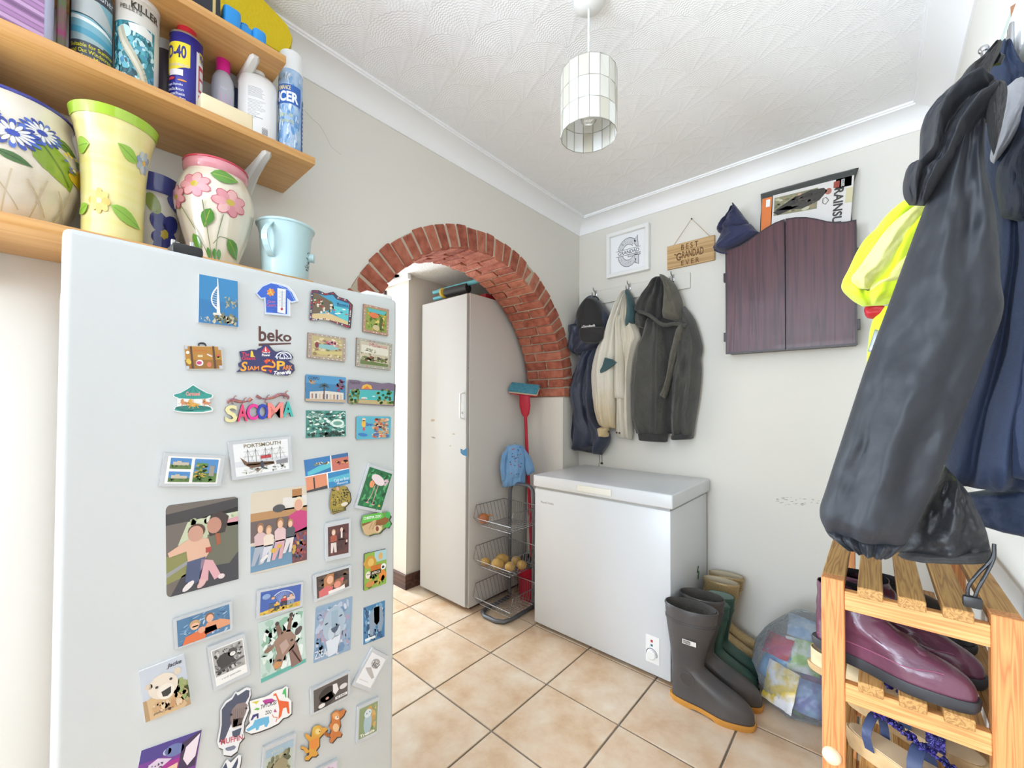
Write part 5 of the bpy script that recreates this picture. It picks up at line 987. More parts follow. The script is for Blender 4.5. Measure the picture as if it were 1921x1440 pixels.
def a28(i):
    bgp(i, '8aa6c0'); i.scat(['b8c4d8', 'a89cb4', '6a8cb0', 'd0d4e0', '98a8c4'], 0, 0, 1, 1, 110, .09, .8); i.layer(); i.ell('a8bccc', .50, .40, .30, .32, 16); i.layer(); i.ell('c0ccd8', .52, .56, .17, .16); i.poly('98b0c4', [(.42, .16), (.6, .16), (.62, .48), (.44, .50)]); i.layer(); i.poly('4a5a70', [(.42, .48), (.66, .44), (.60, .54), (.53, .58), (.46, .54)]); i.line('5a6a80', [(.54, .57), (.54, .64), (.46, .68)], .012); i.line('5a6a80', [(.54, .64), (.64, .64)], .012); i.ell('3a4858', .30, .36, .05, .016, 8, -.2); i.ell('3a4858', .68, .29, .05, .016, 8, -.2); i.poly('d8e0ea', [(.3, .68), (.7, .64), (.62, .95), (.4, .98)]); i.text('e8eef4', 'ZSEA', .03, .80, .34, .94)
magnet('blue tinted white lion photo magnet', M4(c4, (1273, 213), (1525, 135), (1510, 500), (1257, 593)), a28, th=.0015, r=.03, asp=.7, edge='mag_white')
def a29(i): bgp(i, '3f7ca8'); i.scat(['6aa4c8', '2a5a88', 'a8cce0', '1f4a70'], 0, 0, 1, 1, 70, .12, .6); i.layer(); i.poly('8a9cb0', [(.25, .25), (.5, .08), (.85, .12), (.95, .5), (.85, .8), (.7, .8), (.66, .6), (.5, .62), (.45, .84), (.3, .82)]); i.poly('b8c8d4', [(.48, .1), (.74, .1), (.74, .52), (.62, .6), (.50, .5)]); i.layer(); i.rect('e8f0f4', .08, .86, .55, .92)
magnet('small blue elephant photo magnet', M4(c4, (1597, 215), (1745, 163), (1742, 410), (1597, 467)), a29, th=.0015, edge='mag_white')
def a30(i):
    bgp(i, 'c4d8d0'); i.scat(['d8e8e0', 'a8c8b8', 'e8f0ec', '8ab8a0'], 0, 0, 1, 1, 60, .12, .7); i.rect('5fb0a4', 0, .93, 1, 1); i.layer()
    i.poly('8a6a60', [(.62, .66), (.80, .55), (.92, .95), (.66, .98)]); i.poly('9a7a68', [(.30, .42), (.48, .28), (.66, .30), (.80, .46), (.74, .64), (.52, .72), (.44, .88), (.30, .90), (.26, .78), (.36, .62)]); i.ell('8a6a58', .20, .50, .11, .045, 10, -.2); i.ell('5a4a48', .86, .38, .10, .06, 10, -.5); i.poly('7a5a4c', [(.40, .36), (.36, .14), (.43, .12), (.52, .32)]); i.poly('7a5a4c', [(.58, .32), (.68, .06), (.75, .05), (.68, .34)]); i.layer(); i.ell('3a2a28', .395, .12, .045, .035); i.ell('3a2a28', .715, .05, .045, .035); i.ell('c89058', .36, .82, .09, .06); i.ell('2a2020', .40, .76, .06, .025, 8, .2); i.poly('b89c90', [(.42, .50), (.58, .44), (.64, .58), (.48, .68)]); i.ell('2a2020', .70, .50, .035, .02)
    for k in range(10): i.ell('6a4438', .70+.018*k, .68+.028*k, .03, .02, 6, 1)
magnet('giraffe head photo magnet on pale green', M4(c4, (882, 320), (1190, 210), (1208, 582), (903, 725)), a30, th=.0015, r=.03, asp=.8, edge='mag_white')
def a31(i): bgp(i, 'f0f0ee'); i.rect('b0aeac', .03, .03, .97, .76); i.layer(); i.scat(['4a4848', '8a8888', 'd0cecc', '2a2828', 'a09e9c'], .03, .03, .97, .76, 120, .06, .8); i.layer(); i.ell('3a3636', .38, .40, .26, .20, 14); i.ell('4a4646', .62, .26, .15, .12); i.layer(); i.ell('e8e4e0', .62, .30, .09, .06); i.ell('2a2626', .63, .28, .03, .025); i.line('5a5656', [(.04, .62), (.4, .60), (.96, .50)], .05); i.text('8a8888', 'red panda', .2, .84, .8, .90)
magnet('black and white red panda acrylic magnet', M4(c4, (533, 480), (788, 382), (825, 655), (580, 775)), a31, 'acrylic', inset=.07, r=.04)
def a32(i):
    bgp(i, 'c8d0dc'); i.rect('8a9a58', .6, .5, 1, .85); i.rect('b89870', 0, .60, 1, 1); i.layer(); i.scat(['a8a878', 'c8b080', '98a868'], .62, .4, 1, .9, 20, .08); i.poly('d8b88c', [(.08, .60), (.3, .55), (.7, .55), (.92, .95), (.85, 1), (.10, 1)]); i.layer(); i.ell('e8dccc', .46, .44, .33, .24, 18); i.ell('e0d0bc', .16, .36, .08, .06); i.ell('e0d0bc', .80, .26, .08, .07); i.layer(); i.ell('f0e8dc', .50, .56, .19, .15); i.layer(); i.poly('2a2828', [(.40, .54), (.62, .50), (.60, .62), (.52, .66), (.42, .64)]); i.ell('2a2828', .32, .42, .035, .025); i.ell('2a2828', .64, .36, .035, .025); i.scat(['c89868', 'e4ccac', 'd0a878'], .15, .70, .85, .98, 30, .06); i.text('3a3844', 'Jacke', .58, .06, .92, .16, .02, .3); i.text('6a5a50', 'polar bear', .18, .88, .62, .94, .01, .2)
magnet('polar bear photo magnet', M4(c4, (70, 645), (378, 525), (425, 862), (117, 987)), a32, th=.004, edge='mag_white')
def a33(i): bgp(i, 'e8e8ea'); i.layer(); i.poly('b8b2b0', [(.1, .50), (.4, .42), (.9, .66), (.8, .74), (.4, .62)]); i.ell('a8a4a4', .55, .26, .28, .16, 12); i.layer(); i.scat(['5a5454', '7a7474', 'e8e6e6'], .30, .12, .85, .42, 26, .04); i.rect('c8c8cc', .1, .86, .7, .88)
magnet('slim tilted acrylic magnet with a spotted cat sketch', M4(c4, (1655, 480), (1763, 540), (1633, 780), (1515, 735)), a33, 'acrylic', inset=.08)
# -- 34 donkey, 35 zoo animals
o34 = [s2(*p) for p in ((235, 205), (265, 215), (355, 160), (395, 175), (400, 240), (370, 330), (380, 400), (330, 530), (320, 640), (330, 690), (280, 750), (255, 840), (190, 890), (110, 880), (105, 820), (60, 800), (40, 740), (75, 560), (75, 400), (130, 310), (195, 270))]
def a34(i):
    f = lambda *p: [s2(*q) for q in p]
    i.poly('4a5068', f((90, 400), (140, 330), (200, 290), (240, 225), (260, 250), (350, 190), (385, 195), (380, 260), (340, 330), (300, 340), (210, 500), (120, 720), (60, 750), (90, 560))); i.layer(); i.poly('8a7a78', f((200, 400), (250, 340), (330, 320), (365, 350), (350, 420), (310, 520), (300, 560), (200, 590), (180, 500))); i.poly('c8bcb4', f((210, 500), (320, 480), (300, 570), (210, 600))); i.layer(); i.poly('48566c', f((200, 630), (300, 590), (285, 660), (240, 695), (205, 680))); i.ell('22222c', *s2(190, 452), 3, 2.4, 8, -.3); i.ell('22222c', *s2(350, 385), 2.4, 2, 8, -.3)
    for k in range(6): i.line('6a5c5c', f((215+22*k, 400-6*k), (220+18*k, 520-10*k)), .8)
    i.text('c85a6a', 'MUFFIN', *s2(80, 715), *s2(315, 775), .02, 0, -10); i.ell('7a8098', *s2(180, 810), 9, 4, 8, -.3, .3)
shaped('grey donkey head magnet marked Muffin', o34, a34, .004, 'mag_dark', bg='eceef2')
o35 = [s2(*p) for p in ((385, 310), (480, 280), (545, 265), (600, 240), (645, 200), (735, 175), (770, 148), (795, 165), (790, 270), (830, 310), (830, 440), (790, 475), (740, 490), (690, 545), (600, 590), (480, 635), (400, 655), (340, 630), (345, 590), (390, 540), (375, 500), (400, 420))]
def a35(i):
    f = lambda *p: [s2(*q) for q in p]
    i.poly('e8622c', f((640, 235), (665, 222), (700, 300), (800, 315), (810, 440), (790, 440), (775, 375), (740, 385), (720, 470), (690, 500), (700, 400), (690, 330), (665, 255), (635, 250))); i.poly('6ab8e0', f((350, 610), (420, 560), (440, 510), (540, 480), (590, 470), (595, 530), (570, 580), (545, 580), (540, 555), (490, 575), (480, 610), (455, 620), (450, 590), (370, 632))); i.poly('b83a98', f((520, 305), (560, 290), (620, 280), (655, 300), (625, 320), (620, 340), (600, 325), (565, 335), (555, 352), (540, 330))); i.poly('e0d04a', f((400, 325), (450, 310), (490, 300), (470, 325), (455, 345), (440, 330))); i.poly('3a3a7a', f((395, 515), (420, 455), (480, 435), (480, 490), (465, 495), (460, 465), (435, 480), (415, 510))); i.poly('6ab84a', f((430, 400), (460, 380), (495, 385), (480, 405))); i.poly('4ab868', f((745, 190), (770, 165), (775, 270), (765, 270), (755, 235), (730, 235))); i.poly('c04a8a', f((640, 425), (655, 388), (675, 425))); i.line('e89080', f((625, 450), (640, 480), (680, 480), (665, 530)), 1.6); i.text('3a3a48', 'TWYCROSS', *s2(505, 350), *s2(672, 395), .02, .2, -10); i.text('3a3a48', 'ZOO', *s2(550, 415), *s2(618, 455), .02, .2, -3)
shaped('white zoo magnet with coloured animal silhouettes', o35, a35, .004, 'mag_dark', bg='f2f2f2')
def a36(i): bgp(i, '5a5250'); i.layer(); i.ell('2a2626', .40, .46, .26, .34, 14); i.poly('3a3434', [(.1, .9), (.2, .5), (.5, .4), (.6, .8), (.4, 1), (.1, 1)]); i.layer(); i.poly('e8e4e4', [(.54, .14), (.66, .16), (.72, .5), (.62, .66), (.55, .5)]); i.ell('dcd8d6', .86, .44, .12, .12); i.ell('e4e0de', .22, .86, .10, .10); i.ell('c8968a', .38, .64, .05, .06); i.rect('f0f0f0', .62, .78, .98, .90); i.layer(); i.text('3a3a3a', 'BE KIND', .66, .80, .94, .88, .02)
magnet('black and white puppy acrylic magnet', M4(c4, (1235, 765), (1503, 638), (1497, 808), (1240, 940)), a36, 'acrylic', inset=.06)
# -- 37 lion and tiger cubs
o37a = [s2(*p) for p in ((1050, 610), (1085, 570), (1130, 560), (1155, 590), (1195, 585), (1212, 610), (1160, 660), (1125, 700), (1125, 780), (1090, 830), (1112, 870), (1085, 895), (1045, 895), (1010, 935), (970, 935), (975, 900), (1015, 880), (1020, 850), (985, 865), (955, 820), (925, 810), (940, 785), (985, 800), (1015, 830), (1020, 740), (975, 690), (975, 655), (1005, 660), (1040, 690))]
o37b = [s2(*p) for p in ((1250, 450), (1310, 400), (1335, 420), (1380, 395), (1405, 405), (1380, 460), (1340, 500), (1350, 560), (1330, 620), (1365, 650), (1350, 685), (1310, 690), (1260, 750), (1230, 740), (1250, 690), (1200, 680), (1170, 655), (1190, 635), (1240, 660), (1255, 620), (1225, 580), (1255, 530))]
def a37a(i): i.ell('d8b048', *s2(1095, 620), 8, 9); i.poly('e08838', [s2(*p) for p in ((1030, 730), (1115, 690), (1115, 770), (1080, 820), (1025, 810))]); i.layer(); i.ell('ecd088', *s2(1110, 630), 5, 5.5); i.layer(); i.ell('2a2018', *s2(1128, 632), 1.2, 1.2)
def a37b(i):
    i.ell('e8c090', *s2(1300, 590), 6, 8); i.ell('e0a060', *s2(1300, 465), 6.5, 7); i.layer(); i.ell('f0dcc0', *s2(1312, 485), 4, 3.6); i.layer(); i.ell('2a2018', *s2(1318, 478), 1.4, 1.)
    for k in range(5): i.line('6a3a20', [s2(1190+12*k, 640+4*k), s2(1186+12*k, 668+4*k)], 1.)
shaped('cartoon lion cub magnet waving near the door edge', o37a, a37a, .004, 'mag_dark', bg='d89c38')
shaped('cartoon tiger cub magnet leaping beside the lion cub', o37b, a37b, .004, 'mag_dark', bg='c87434')
def a38(i): bgp(i, '8a9a70'); i.scat(['a8a870', '6a8a60', 'c09858', 'd0a868'], .3, 0, 1, 1, 50, .1); i.layer(); i.ell('a8c0c8', .46, .58, .22, .36, 14); i.layer(); i.ell('d0dce0', .46, .26, .20, .14); i.layer(); i.ell('5a6a78', .40, .25, .03, .025); i.ell('5a6a78', .56, .23, .03, .025); i.text('f0f0ec', 'Treacle', .06, .86, .86, .96, .03)
magnet('barn owl acrylic magnet near the bottom of the door', M4(c4, (1555, 880), (1700, 812), (1690, 1060), (1547, 1130)), a38, 'acrylic', inset=.07)
q39 = [s3(185, 490), s3(1020, 200), (356, 1500), (238, 1545)]
def a39(i):
    bgp(i, '7a3a9a'); i.rect('4a3a90', .0, 0, 1, .20); i.rect('a82a90', .12, .30, .7, .55); i.layer(); i.poly('e8c8a8', [(.32, .42), (.66, .36), (.66, .9), (.32, .9)]); i.ell('6a78b0', .56, .16, .17, .09, 14, .1); i.ell('d8d8ec', .44, .15, .07, .05); i.poly('3a2a50', [(.68, .10), (.98, 0), (.98, .5), (.68, .5)]); i.layer(); i.poly('ece0ec', [(.76, .18), (.98, .04), (.96, .36), (.84, .46), (.74, .34)]); i.ell('d8c8d8', .86, .62, .15, .10); i.poly('dccce4', [(.06, .60), (.16, .26), (.30, .20), (.54, .27), (.36, .36), (.24, .44), (.2, .62)]); i.layer()
    for k in range(26): i.ell('4a3a58', random.uniform(.14, .40), random.uniform(.27, .38), .014, .010, 6)
    i.poly('2a1a28', [(.46, .62), (.56, .42), (.58, .44), (.52, .66)]); i.ell('d84878', .6, .6, .06, .05); i.ell('d8c4d0', .16, .66, .15, .08)
magnet('purple wildlife collage magnet at the bottom of the door', q39, a39, th=.0015, r=.03, asp=.6, edge='mag_white')
def a40(i): bgp(i, 'b8c4b8'); i.rect('a0b8c8', 0, 0, 1, .2); i.layer(); i.scat(['8a8868', 'b0a888', '6a6c50', 'c8bc98', '5a5c48'], .05, .14, .95, .9, 80, .09); i.layer(); i.ell('9a9070', .55, .55, .28, .22, 14, 0, .06); i.ell('3a3a34', .5, .6, .04, .04); i.text('d0d8c8', 'sloth', .2, .06, .6, .14)
magnet('shaggy brown animal acrylic magnet at the bottom edge', [c4(915, 1155), c4(1135, 1055), c4(1112, 1400), c4(890, 1500)], a40, 'acrylic', inset=.07)
o41 = [s2(*p) for p in ((125, 950), (150, 925), (185, 960), (270, 875), (300, 885), (290, 970), (260, 1100), (80, 1150), (85, 1040))]
def a41(i): i.poly('3a4a68', [s2(*p) for p in ((105, 1010), (135, 960), (150, 1010), (140, 1100), (100, 1110))]); i.poly('3a4a68', [s2(*p) for p in ((180, 1050), (262, 905), (262, 960), (225, 1090))])
shaped('pair of dark ears magnet at the very bottom', o41, a41, .004, 'mag_dark', bg='eceef2')
def a42(i): bgp(i, 'd8c8d8'); i.layer(); i.scat(['b090a8', '8a7a90', 'e8d8e0', 'c0a0b0'], .05, .05, .95, .95, 40, .1)
magnet('pale pink acrylic magnet cut off at the bottom', [s2(1080, 1020), s2(1310, 905), s2(1305, 1090), s2(1075, 1200)], a42, 'acrylic', inset=.07)
# ------------------------------------------------------------------ vegetable rack beyond the arch
MT['rack_grey'] = mat('grey_metal', (112, 114, 120), .4, .5); MT['wire'] = mat('chrome_wire', (150, 150, 152), .3, .9)
vr = thing('vegetable_rack', 'grey three tier wire vegetable rack beside the freezer', 'rack', (-.15, -.52, 0))
bx0, bx1, by0, by1 = -.302, -.008, -.665, -.405
def flat_tube(g, pts, r): return g.tube(pts, r, 8)
U = [(-.257, -.395, .012)]+[(-.257, -.395, .66)]+[(-.257+.045*(1-cos(t)), -.395, .66+.065*sin(t)) for t in [pi/2*k/5 for k in range(1, 6)]]+[(-.066-.045*(1-sin(t)), -.395, .66+.065*cos(t)) for t in [pi/2*k/5 for k in range(0, 6)]]+[(-.066, -.395, .012)]
G().tube(U, .011, 8).build('upright_frame', MT['rack_grey'], vr, 60)
Bs = [(-.257, -.395, .012), (-.257, -.60, .012), (-.245, -.645, .012), (-.20, -.668, .012), (-.12, -.668, .012), (-.078, -.645, .012), (-.066, -.60, .012), (-.066, -.395, .012)]
G().tube(Bs, .0118, 8).build('base_frame', MT['rack_grey'], vr, 60)
def basket(z, hb, hf):
    """z floor height, hb back height, hf front lip height"""
    g = G(); ins = .03
    fx0, fx1, fy0, fy1 = bx0+ins, bx1-ins, by0+ins, by1
    W = .0014
    for k in range(15): x = lerp(fx0, fx1, k/14); g.tube([(x, fy1, z+hb), (x, fy1, z), (x, fy0, z), (lerp(bx0, bx1, k/14), by0, z+hf)], W, 4)
    for k in range(9): y = lerp(fy0, fy1, k/8); g.tube([(bx0, lerp(by0+.02, fy1, k/8), z+hb*.98), (fx0, y, z), (fx1, y, z), (bx1, lerp(by0+.02, fy1, k/8), z+hb*.98)], W, 4)
    R_ = [(bx0, fy1, z+hb), (bx1, fy1, z+hb), (bx1, by0+.02, z+hb), (bx1, by0, z+hf), (bx0, by0, z+hf), (bx0, by0+.02, z+hb)]
    g.tube(R_, .0024, 6, closed=True); g.tube([(fx0, fy0, z), (fx1, fy0, z), (fx1, fy1, z), (fx0, fy1, z)], .002, 5, closed=True)
    return g.build('basket', MT['wire'], vr)
for z in (.505, .265, .045): basket(z, .115, .045)
def blob(g, c, r, sx=1, sy=1, sz=1, amp=.06, f=18, n=18, rot=0):
    R_ = []
    for i_ in range(n+1):
        t = pi*i_/n; ring = []
        for j in range(n*2):
            a = 2*pi*j/(n*2); d = Vector((sin(t)*cos(a)*sx, sin(t)*sin(a)*sy, cos(t)*sz)); d = Matrix.Rotation(rot, 3, 'Z') @ d
            ring.append(Vector(c)+d*r*(1+amp*noise.noise(d*f*.1*10+Vector(c)*40)))
        R_.append(ring)
    return g.loft(R_, False, False)
on = thing('onion', 'single brown onion in the top basket of the rack', 'onion', (-.268, -.615, .508))
blob(G(), (-.268, -.615, .541), .032, 1, 1, .95, .02).build('bulb', mat('onion_skin', (198, 128, 72), .35, var=(18, (172, 92, 48), .25, (1, 1, .15))), on, 'all')
G().tube([(-.245, -.60, .560), (-.232, -.592, .566), (-.222, -.588, .562)], [.008, .004, .006], 7).build('stem', mat('onion_stem', (176, 122, 70), .7), on, 60)
MT['potato'] = mat('potato_skin', (206, 170, 96), .6, var=(22, (176, 132, 66), .22), bump=(40, .3))
for k, (x, y, r, s_, a, lb) in enumerate(((-.250, -.615, .026, 1.15, .3, 'small potato at the left front of the middle basket'), (-.205, -.520, .030, 1.3, .5, 'largest brown potato at the back of the middle basket'), (-.130, -.480, .027, 1.15, 1.2, 'round potato at the back right of the middle basket'), (-.165, -.600, .034, 1.1, .2, 'big pale potato at the front of the middle basket'), (-.095, -.575, .028, 1.05, 1.5, 'upright potato second from the right in the middle basket'), (-.062, -.508, .027, 1.1, 1.3, 'potato nearest the freezer in the middle basket'))):
    tag(blob(G(), (x, y, .2665+r*.92), r, s_, 1/s_**.5, .92, .12, 14, 16, a).build('potato', MT['potato'], None, 'all', origin=(x, y, .2665)), lb, 'potato', 'potatoes in the wire rack')
# red bucket and sponge mop
MT['red_plastic'] = mat('red_plastic', (190, 22, 52), .4)
rb = thing('mop_bucket', 'red plastic mop bucket behind the vegetable rack', 'bucket', (-.165, -.295, 0))
G().lathe([(.070, .0), (.074, .002), (.088, .20), (.092, .205), (.092, .212), (.085, .212), (.071, .01), (.003, .008)], (-.165, -.295, 0), 36).build('body', MT['red_plastic'], rb, 40)
G().lathe([(.086, .212), (.088, .225), (.070, .25), (.03, .255), (.03, .235), (.002, .235)], (-.165, -.295, 0), 28, sx=1).build('wringer', mat('dark_wringer', (58, 60, 66), .5), rb, 40)
mp = thing('sponge_mop', 'red handled sponge mop leaning head up in the corner', 'mop', (-.165, -.30, .256))
top = Vector((-.215, -.305, 1.25)); bot = Vector((-.150, -.305, .262))
G().tube([bot, bot.lerp(top, .5), top], .0105, 12).build('handle', MT['red_plastic'], mp, 60)
jt = bot.lerp(top, .62); G().tube([jt-Vector((.004, 0, .012)), jt+Vector((.0, 0, .012))], .0135, 12).build('collar', MT['red_plastic'], mp, 60)
g = G(); dn = (top-bot).normalized(); sd = Vector((.95, .30, 0)).normalized(); R_ = []
for t_, w_, th_ in ((-.11, .012, .012), (-.09, .026, .015), (-.04, .038, .016), (.03, .036, .014), (.055, .030, .012)): c_ = top+dn*t_; R_.append([c_+sd*(w_*cos(a))+Vector((0, 1, 0))*(th_*sin(a)) for a in [2*pi*j/14 for j in range(14)]])
g.loft(R_).build('head_fork', MT['red_plastic'], mp, 50)
hc = top+dn*.062; nrm = Vector((.35, -.60, .72)).normalized(); ux = (sd-nrm*sd.dot(nrm)).normalized(); uy = nrm.cross(ux)
def slab(u0, u1, v0, v1, w0, w1, bev): 
    M_ = Matrix(((ux.x, uy.x, nrm.x, hc.x), (ux.y, uy.y, nrm.y, hc.y), (ux.z, uy.z, nrm.z, hc.z), (0, 0, 0, 1))); return G().box(u0, u1, v0, v1, w0, w1, bev, 2, M_)
slab(-.092, .092, -.034, .034, -.020, -.008, .003).build('head_plate', MT['red_plastic'], mp, 30)
slab(-.094, .094, -.036, .036, -.008, .008, .003).build('sponge', mat('cream_sponge', (222, 214, 190), .9, bump=(220, .4)), mp, 30)
slab(-.095, .095, -.040, .040, .008, .022, .003).build('scrub_pad', mat('turquoise_scourer', (92, 168, 190), .9, bump=(260, .7), var=(60, (70, 146, 172), .2)), mp, 30)
# ------------------------------------------------------------------ footwear
def boot(name, label, cat, heel, yaw, L, W, H, mu, ms, lining, group, shaft=(.0, .135, .058), ankle=.115, solet=.024, heelblk=True, openr=.9, wr=0., seed=0, lean=0., cuff=0., part='upper'):
    t = thing(name, label, cat, heel, group); Rm = Matrix.Translation(heel) @ Matrix.Rotation(yaw, 4, 'Z')
    sx0, sx1, sw = shaft
    def foot_w(s_): return (max(0, 4*s_*(1-s_)))**.38*(lerp(.74, .66, s_/.35) if s_ < .35 else lerp(.66, 1., smooth01((s_-.35)/.35)) if s_ < .7 else lerp(1., .86, (s_-.7)/.3))
    TP = [(0, .985), (.12, 1.), (.28, .985), (.38, .955), (.46, .90), (.54, .80), (.64, .61), (.76, .36), (.88, .14), (1, 0)]
    def toe(q):
        for (a, b_), (c_, d_) in zip(TP, TP[1:]):
            if q <= c_: return lerp(b_, d_, (q-a)/(c_-a))
        return 0
    def ring(z, k=1., off=0.):
        h = (z-solet)/(H-solet); zf = z/ankle
        if zf >= 1.25: xh, xt, w_, bl = lerp(.004, sx0, smooth01((z-ankle)/(H-ankle))), lerp(.50*L*.86 if False else ankle_x, sx1, smooth01((z-ankle*1.25)/(H-ankle*1.25))), lerp(W*.40, sw, smooth01((z-ankle)/(H-ankle)*1.2)), 1.
        else:
            q = max(0, min(1, (z-solet*.4)/(ankle*1.25-solet*.4))); xt = ankle_x+(L-ankle_x)*toe(q); xh = .004+(.006 if z < solet*2 else 0)*0; w_ = lerp(W*.5, W*.40, q**1.4); bl = smooth01((q-.35)/.65)
        pts = []; N = 36
        for j in range(N):
            a = 2*pi*j/N; s_ = .5-.5*cos(a); ew = 2*sqrt(max(0, s_*(1-s_))); fw = foot_w(s_); w2 = w_*lerp(fw, ew, bl)*(1 if a < pi else -1)
            x = lerp(xh, xt, s_); dv = 0.
            if wr: dv = wr*noise.noise(Vector((x*30, w2*20, z*42+seed)))*smooth01((z-solet*1.5)/.03)*(1-smooth01((x-ankle_x-.05)/.06)*.8)
            c0 = (xh+xt)/2; pts.append(Rm @ Vector((c0+(x-c0)*k+dv+lean*max(0, z-ankle), w2*k+(dv if w2 > 0 else -dv), z)))
        return pts
    ankle_x = L*.42 if H > .25 else L*.50
    zs = [solet*.8]+[lerp(solet, ankle*1.25, (i_/16)**1.0) for i_ in range(1, 17)]+[lerp(ankle*1.25, H, i_/14) for i_ in range(1, 15)]
    rings = [ring(z) for z in zs]; rings += [ring(H+.001, .985), ring(H-.001, .955)]+[ring(lerp(H, H*.45, i_/4), .94) for i_ in range(1, 5)]
    G().loft(rings, True, True).build(part, mu, t, 'all')
    G().loft([ring(lerp(H+.0005, H*.46, i_/5), .935) for i_ in range(6)], False, True).build('lining', lining, t, 'all')
    rs = []
    for z, k in ((0., .99), (solet*.3, 1.02), (solet*.85, 1.035), (solet, 1.025)):
        pts = []
        for j in range(36):
            a = 2*pi*j/36; s_ = .5-.5*cos(a); w2 = W*.5*foot_w(s_)*(1 if a < pi else -1); x = lerp(-.001, L, s_)
            zz = z+(0 if not heelblk else (.010 if .30 < s_ < .52 and z < solet*.2 else 0))
            pts.append(Rm @ Vector(((x-L/2)*k+L/2, w2*k, zz)))
        rs.append(pts)
    G().loft(rs).build('sole', ms, t, 50)
    return t, Rm, ring
MT['black_welly'] = mat('charcoal_rubber', (62, 62, 66), .42, var=(7, (84, 78, 74), .3), bump=(30, .08)); MT['tan_sole'] = mat('amber_sole', (196, 136, 54), .6)
MT['green_welly'] = mat('green_rubber', (44, 74, 64), .4, var=(8, (60, 92, 80), .3)); MT['gold_welly'] = mat('gold_rubber', (156, 130, 88), .38, .35, var=(300, (190, 166, 120), .15))
lin_b = mat('ribbed_lining', (84, 80, 76), .9, bump=(160, .4)); lin_g = mat('pale_green_lining', (158, 178, 168), .8); lin_c = mat('cream_lining', (206, 192, 166), .8)
gW = 'wellington boots beside the freezer'
def welly_trim(t, Rm, ring, H, mu, ridges=True):
    g = G()
    for z in (H-.006, H-.052, H-.060): g.tube([p for p in ring(z, 1.012)], .0016, 5, closed=True)
    g.build('rim_bands', mu, t, 60)
    if ridges:
        g = G()
        for k in range(6): z = .150-.014*k; g.tube([Rm @ Vector((.135+.012*k+.004*abs(s_)*0, .030*s_, z-.010*abs(s_))) for s_ in (-1, -.5, 0, .5, 1)], .004, 6)
        g.build('instep_ridges', mu, t, 60)
t, Rm, rg = boot('wellington_boot', 'nearest black wellington boot with amber sole and white tag', 'boot', (.828, -.585, 0), radians(4), .305, .112, .398, MT['black_welly'], MT['tan_sole'], lin_b, gW, (-.024, .180, .060), .13)
welly_trim(t, Rm, rg, .398, MT['black_welly'])
i = Ink(lambda u, v, h: Rm @ Vector((.060+.052*u, -.0615-.0004-h+.004*abs(u-.5), .285-.018*v))); i.rect('e4e2dc', 0, 0, 1, 1); i.layer(); i.rect('55504c', .06, .15, .60, .85); i.layer(); i.text('e8e6e0', 'NOVA', .10, .25, .56, .75); i.build('brand_tag', t)
cc = Rm @ Vector((.075, -.052, .135)); G().tube([Rm @ Vector((.075+.026*cos(a), -.0475-.004*sin(a)**2, .125+.026*sin(a))) for a in [2*pi*k/20 for k in range(20)]], .0015, 5, True).build('ankle_ring', MT['black_welly'], t, 60)
t, Rm, rg = boot('wellington_boot', 'second black wellington boot behind the tagged one', 'boot', (.830, -.462, 0), radians(5), .305, .112, .400, MT['black_welly'], MT['tan_sole'], lin_b, gW, (-.010, .170, .056), .13); welly_trim(t, Rm, rg, .400, MT['black_welly'])
for y, lb, yw in ((-.352, 'dark green wellington boot next to the black pair', 3), (-.262, 'dark green wellington boot next to the gold pair', 6)):
    t, Rm, rg = boot('wellington_boot', lb, 'boot', (.865, y, 0), radians(yw), .238, .086, .338, MT['green_welly'], MT['black_rubber'], lin_g, gW, (.008, .128, .042), .11); welly_trim(t, Rm, rg, .338, MT['green_welly'], False)
for y, lb, yw in ((-.170, 'gold glitter wellington boot next to the green pair', 2), (-.082, 'gold glitter wellington boot closest to the wall', 5)):
    t, Rm, rg = boot('wellington_boot', lb, 'boot', (.842, y, 0), radians(yw), .232, .084, .372, MT['gold_welly'], MT['black_rubber'], lin_c, gW, (-.008, .150, .041), .11); welly_trim(t, Rm, rg, .372, MT['gold_welly'], False)
tag(G().tube(spline([(.83, -.03, .004), (.95, -.02, .004), (1.03, -.018, .03), (1.06, -.02, .004), (1.12, -.03, .004), (1.3, -.025, .004)], 30), .0035, 6).build('white_cable', MT['white_plastic'], None, 60, origin=(.95, -.02, 0)), 'white cable running along the foot of the back wall', 'cable')
